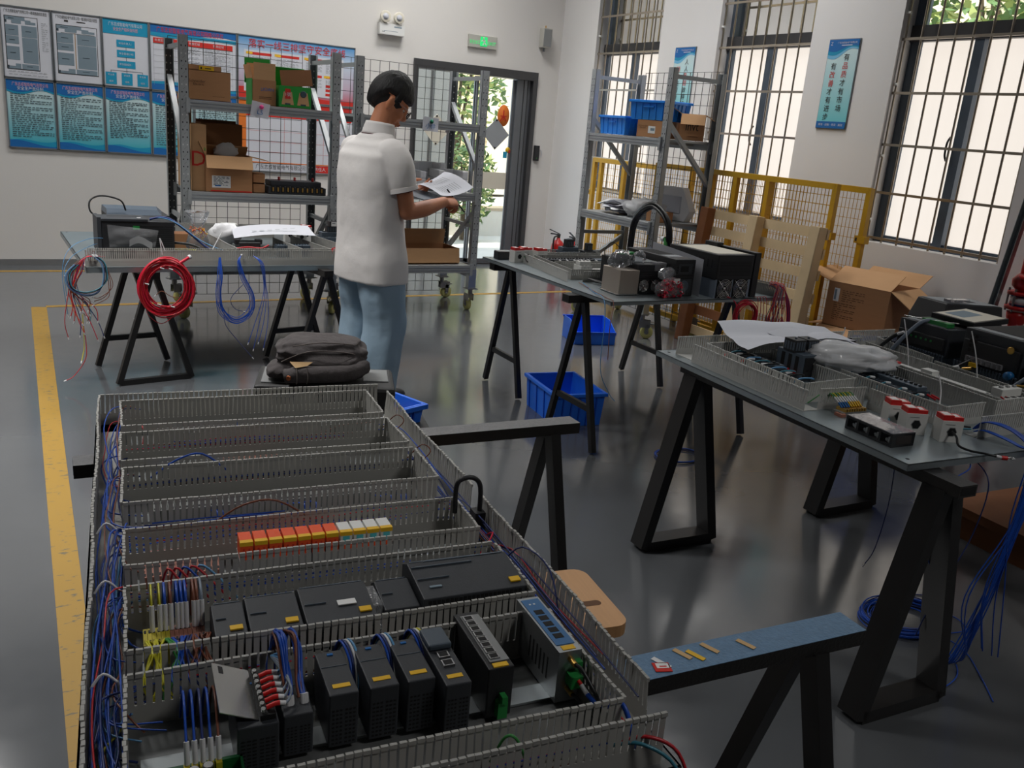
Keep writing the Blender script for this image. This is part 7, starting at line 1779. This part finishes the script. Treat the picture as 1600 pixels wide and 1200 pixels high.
q = B('plastic_black'); A, Z = Vector((-.035, .035, .068)), Vector((.055, -.035, -.062)); q.cyl(A, A.lerp(Z, .9), .0042, n=10); q.m('nickel'); q.cyl(A.lerp(Z, .9), Z, .0042, .001, n=10); q.m('ferrule_white'); q.cyl(A.lerp(Z, .3), A.lerp(Z, .36), .0045, n=10); q.build('barrel', t)
# ---------------------------------------------------------------- tool case and folded jacket
TC = Matrix.Translation((.93, 2.66, .497)) @ Matrix.Rotation(R_(-8), 4, 'Z')
t = thing('tool_case', 'black plastic tool case with grey lid panel under the folded jacket', 'tool case', (.905, 2.745, .469), R_(-19))
q = B('case_black'); q.box(-.215, .215, -.11, .11, 0, .15); q.build('case_base', t, bev=.012)
q = B('case_black'); q.box(-.225, .225, -.12, .12, .15, .232); q.build('case_lid', t, bev=.014)
q = B('case_grey'); q.box(-.205, -.10, -.09, .09, .231, .236); q.build('lid_panel', t, bev=.003); q = B('case_grey'); q.box(.12, .205, -.05, .09, .231, .236); q.build('lid_panel', t, bev=.003)
for x in (-.13, .0, .12): q = B('plastic_charcoal'); q.box(x-.035, x+.035, -.129, -.116, .10, .20); q.build('latch', t, bev=.004)
t = thing('jacket', 'folded dark grey denim jacket lying on the tool case', 'jacket', (.885, 2.735, .705), R_(-18)); t.scale = (.9, .9, .92)
def fold(cx, cy_, cz, rx, ry, rz_, sd, n=56):
    def f(p, v):
        k = 1+.10*noise.noise(p*2.2+Vector((sd, 0, 0)))+.05*math.sin(p.z*9+3*noise.noise(p*3+Vector((0, sd, 0))))+.025*noise.noise(p*9)
        sx = math.copysign(abs(p.x)**.65, p.x); sy = math.copysign(abs(p.y)**.7, p.y)
        return Vector((sx*rx, sy*ry, v.z))*k
    q.ell((cx, cy_, cz), (rx, ry, rz_), n, 36, f)
q = B('denim_black'); fold(.015, .0, .045, .155, .105, .045, 1); fold(.0, .005, .10, .165, .105, .05, 2); fold(.02, -.01, .075, .13, .115, .04, 5); fold(-.145, -.02, .03, .05, .07, .028, 7); q.build('jacket_body', t, remesh=.006, smooth_it=3)
q = B('denim_black'); q.tube(cr([(-.125, -.112, .03), (-.06, -.122, .042), (.02, -.124, .045), (.10, -.112, .05), (.15, -.06, .06)], 5), [.026]*3+[.030]*18, 16); q.build('sleeve', t)
q = B('denim_seam', 'copper'); q.tube(cr([(-.085, -.142, .012), (-.083, -.152, .04), (-.085, -.142, .068)], 5), .0022, 5); q.tube(cr([(-.05, -.146, .014), (-.046, -.155, .04), (-.05, -.146, .072)], 5), .0022, 5)
q.tube(cr([(-.14, -.085, .075), (-.05, -.108, .118), (.06, -.108, .122), (.14, -.07, .10)], 6), .002, 5); q.tube(cr([(-.10, -.10, .135), (0, -.085, .147), (.11, -.07, .14)], 6), .002, 5); q.build('seams', t)
q = B('copper'); q.lathe([(.001, -.150), (.0085, -.150), (.0085, -.142), (.001, -.142)], (-.112, 0, .034), 14, 'Y'); q.build('button', t)
q = B('ink_tan'); q.add([(-.11, -.118, .085), (-.03, -.128, .088), (-.05, -.135, .075), (-.09, -.138, .068)], [(0,1,2,3)]); q.build('label_tab', t)
# ---------------------------------------------------------------- small things on the near trestle and floor
def scrap(label, x, y, w_, d, rz, k, z, cat='label', grp=None):
    q = B(k); q.box(-w_/2, w_/2, -d/2, d/2, .0, .0008); return tag(q.build('label_scrap', loc=(x, y, z), rz=R_(rz)), label, cat, grp)
for i, (f_, k) in enumerate(((.66, 'ferrule_white'), (.70, 'ink_tan'), (.715, 'label_yellow'), (.745, 'ink_tan'), (.80, 'ink_tan'))):
    x = .06+1.23*f_; y = .985-.09*f_+.01*(i % 2)
    scrap(('white label strip on the blue topped trestle', 'first tan label strip beside the white one on the blue trestle', 'yellow label strip in the middle of blue trestle', 'tan label strip right of the yellow one on the blue trestle', 'tan label strip farthest along the blue trestle')[i], x, y, .010, .034, 18, k, .7456, 'label', 'label strips on the blue trestle')
q = B('ink_red'); q.box(-.014, .014, -.012, .012, 0, .0008); q.m('label_white'); q.box(-.009, .012, -.003, .010, .0008, .001); q.m('ink_red'); q.box(-.004, .008, .0, .003, .001, .0011)
tag(q.build('sticker', loc=(.865, .915, .7456), rz=R_(-20)), 'small red and white sticker on the blue topped trestle', 'sticker')
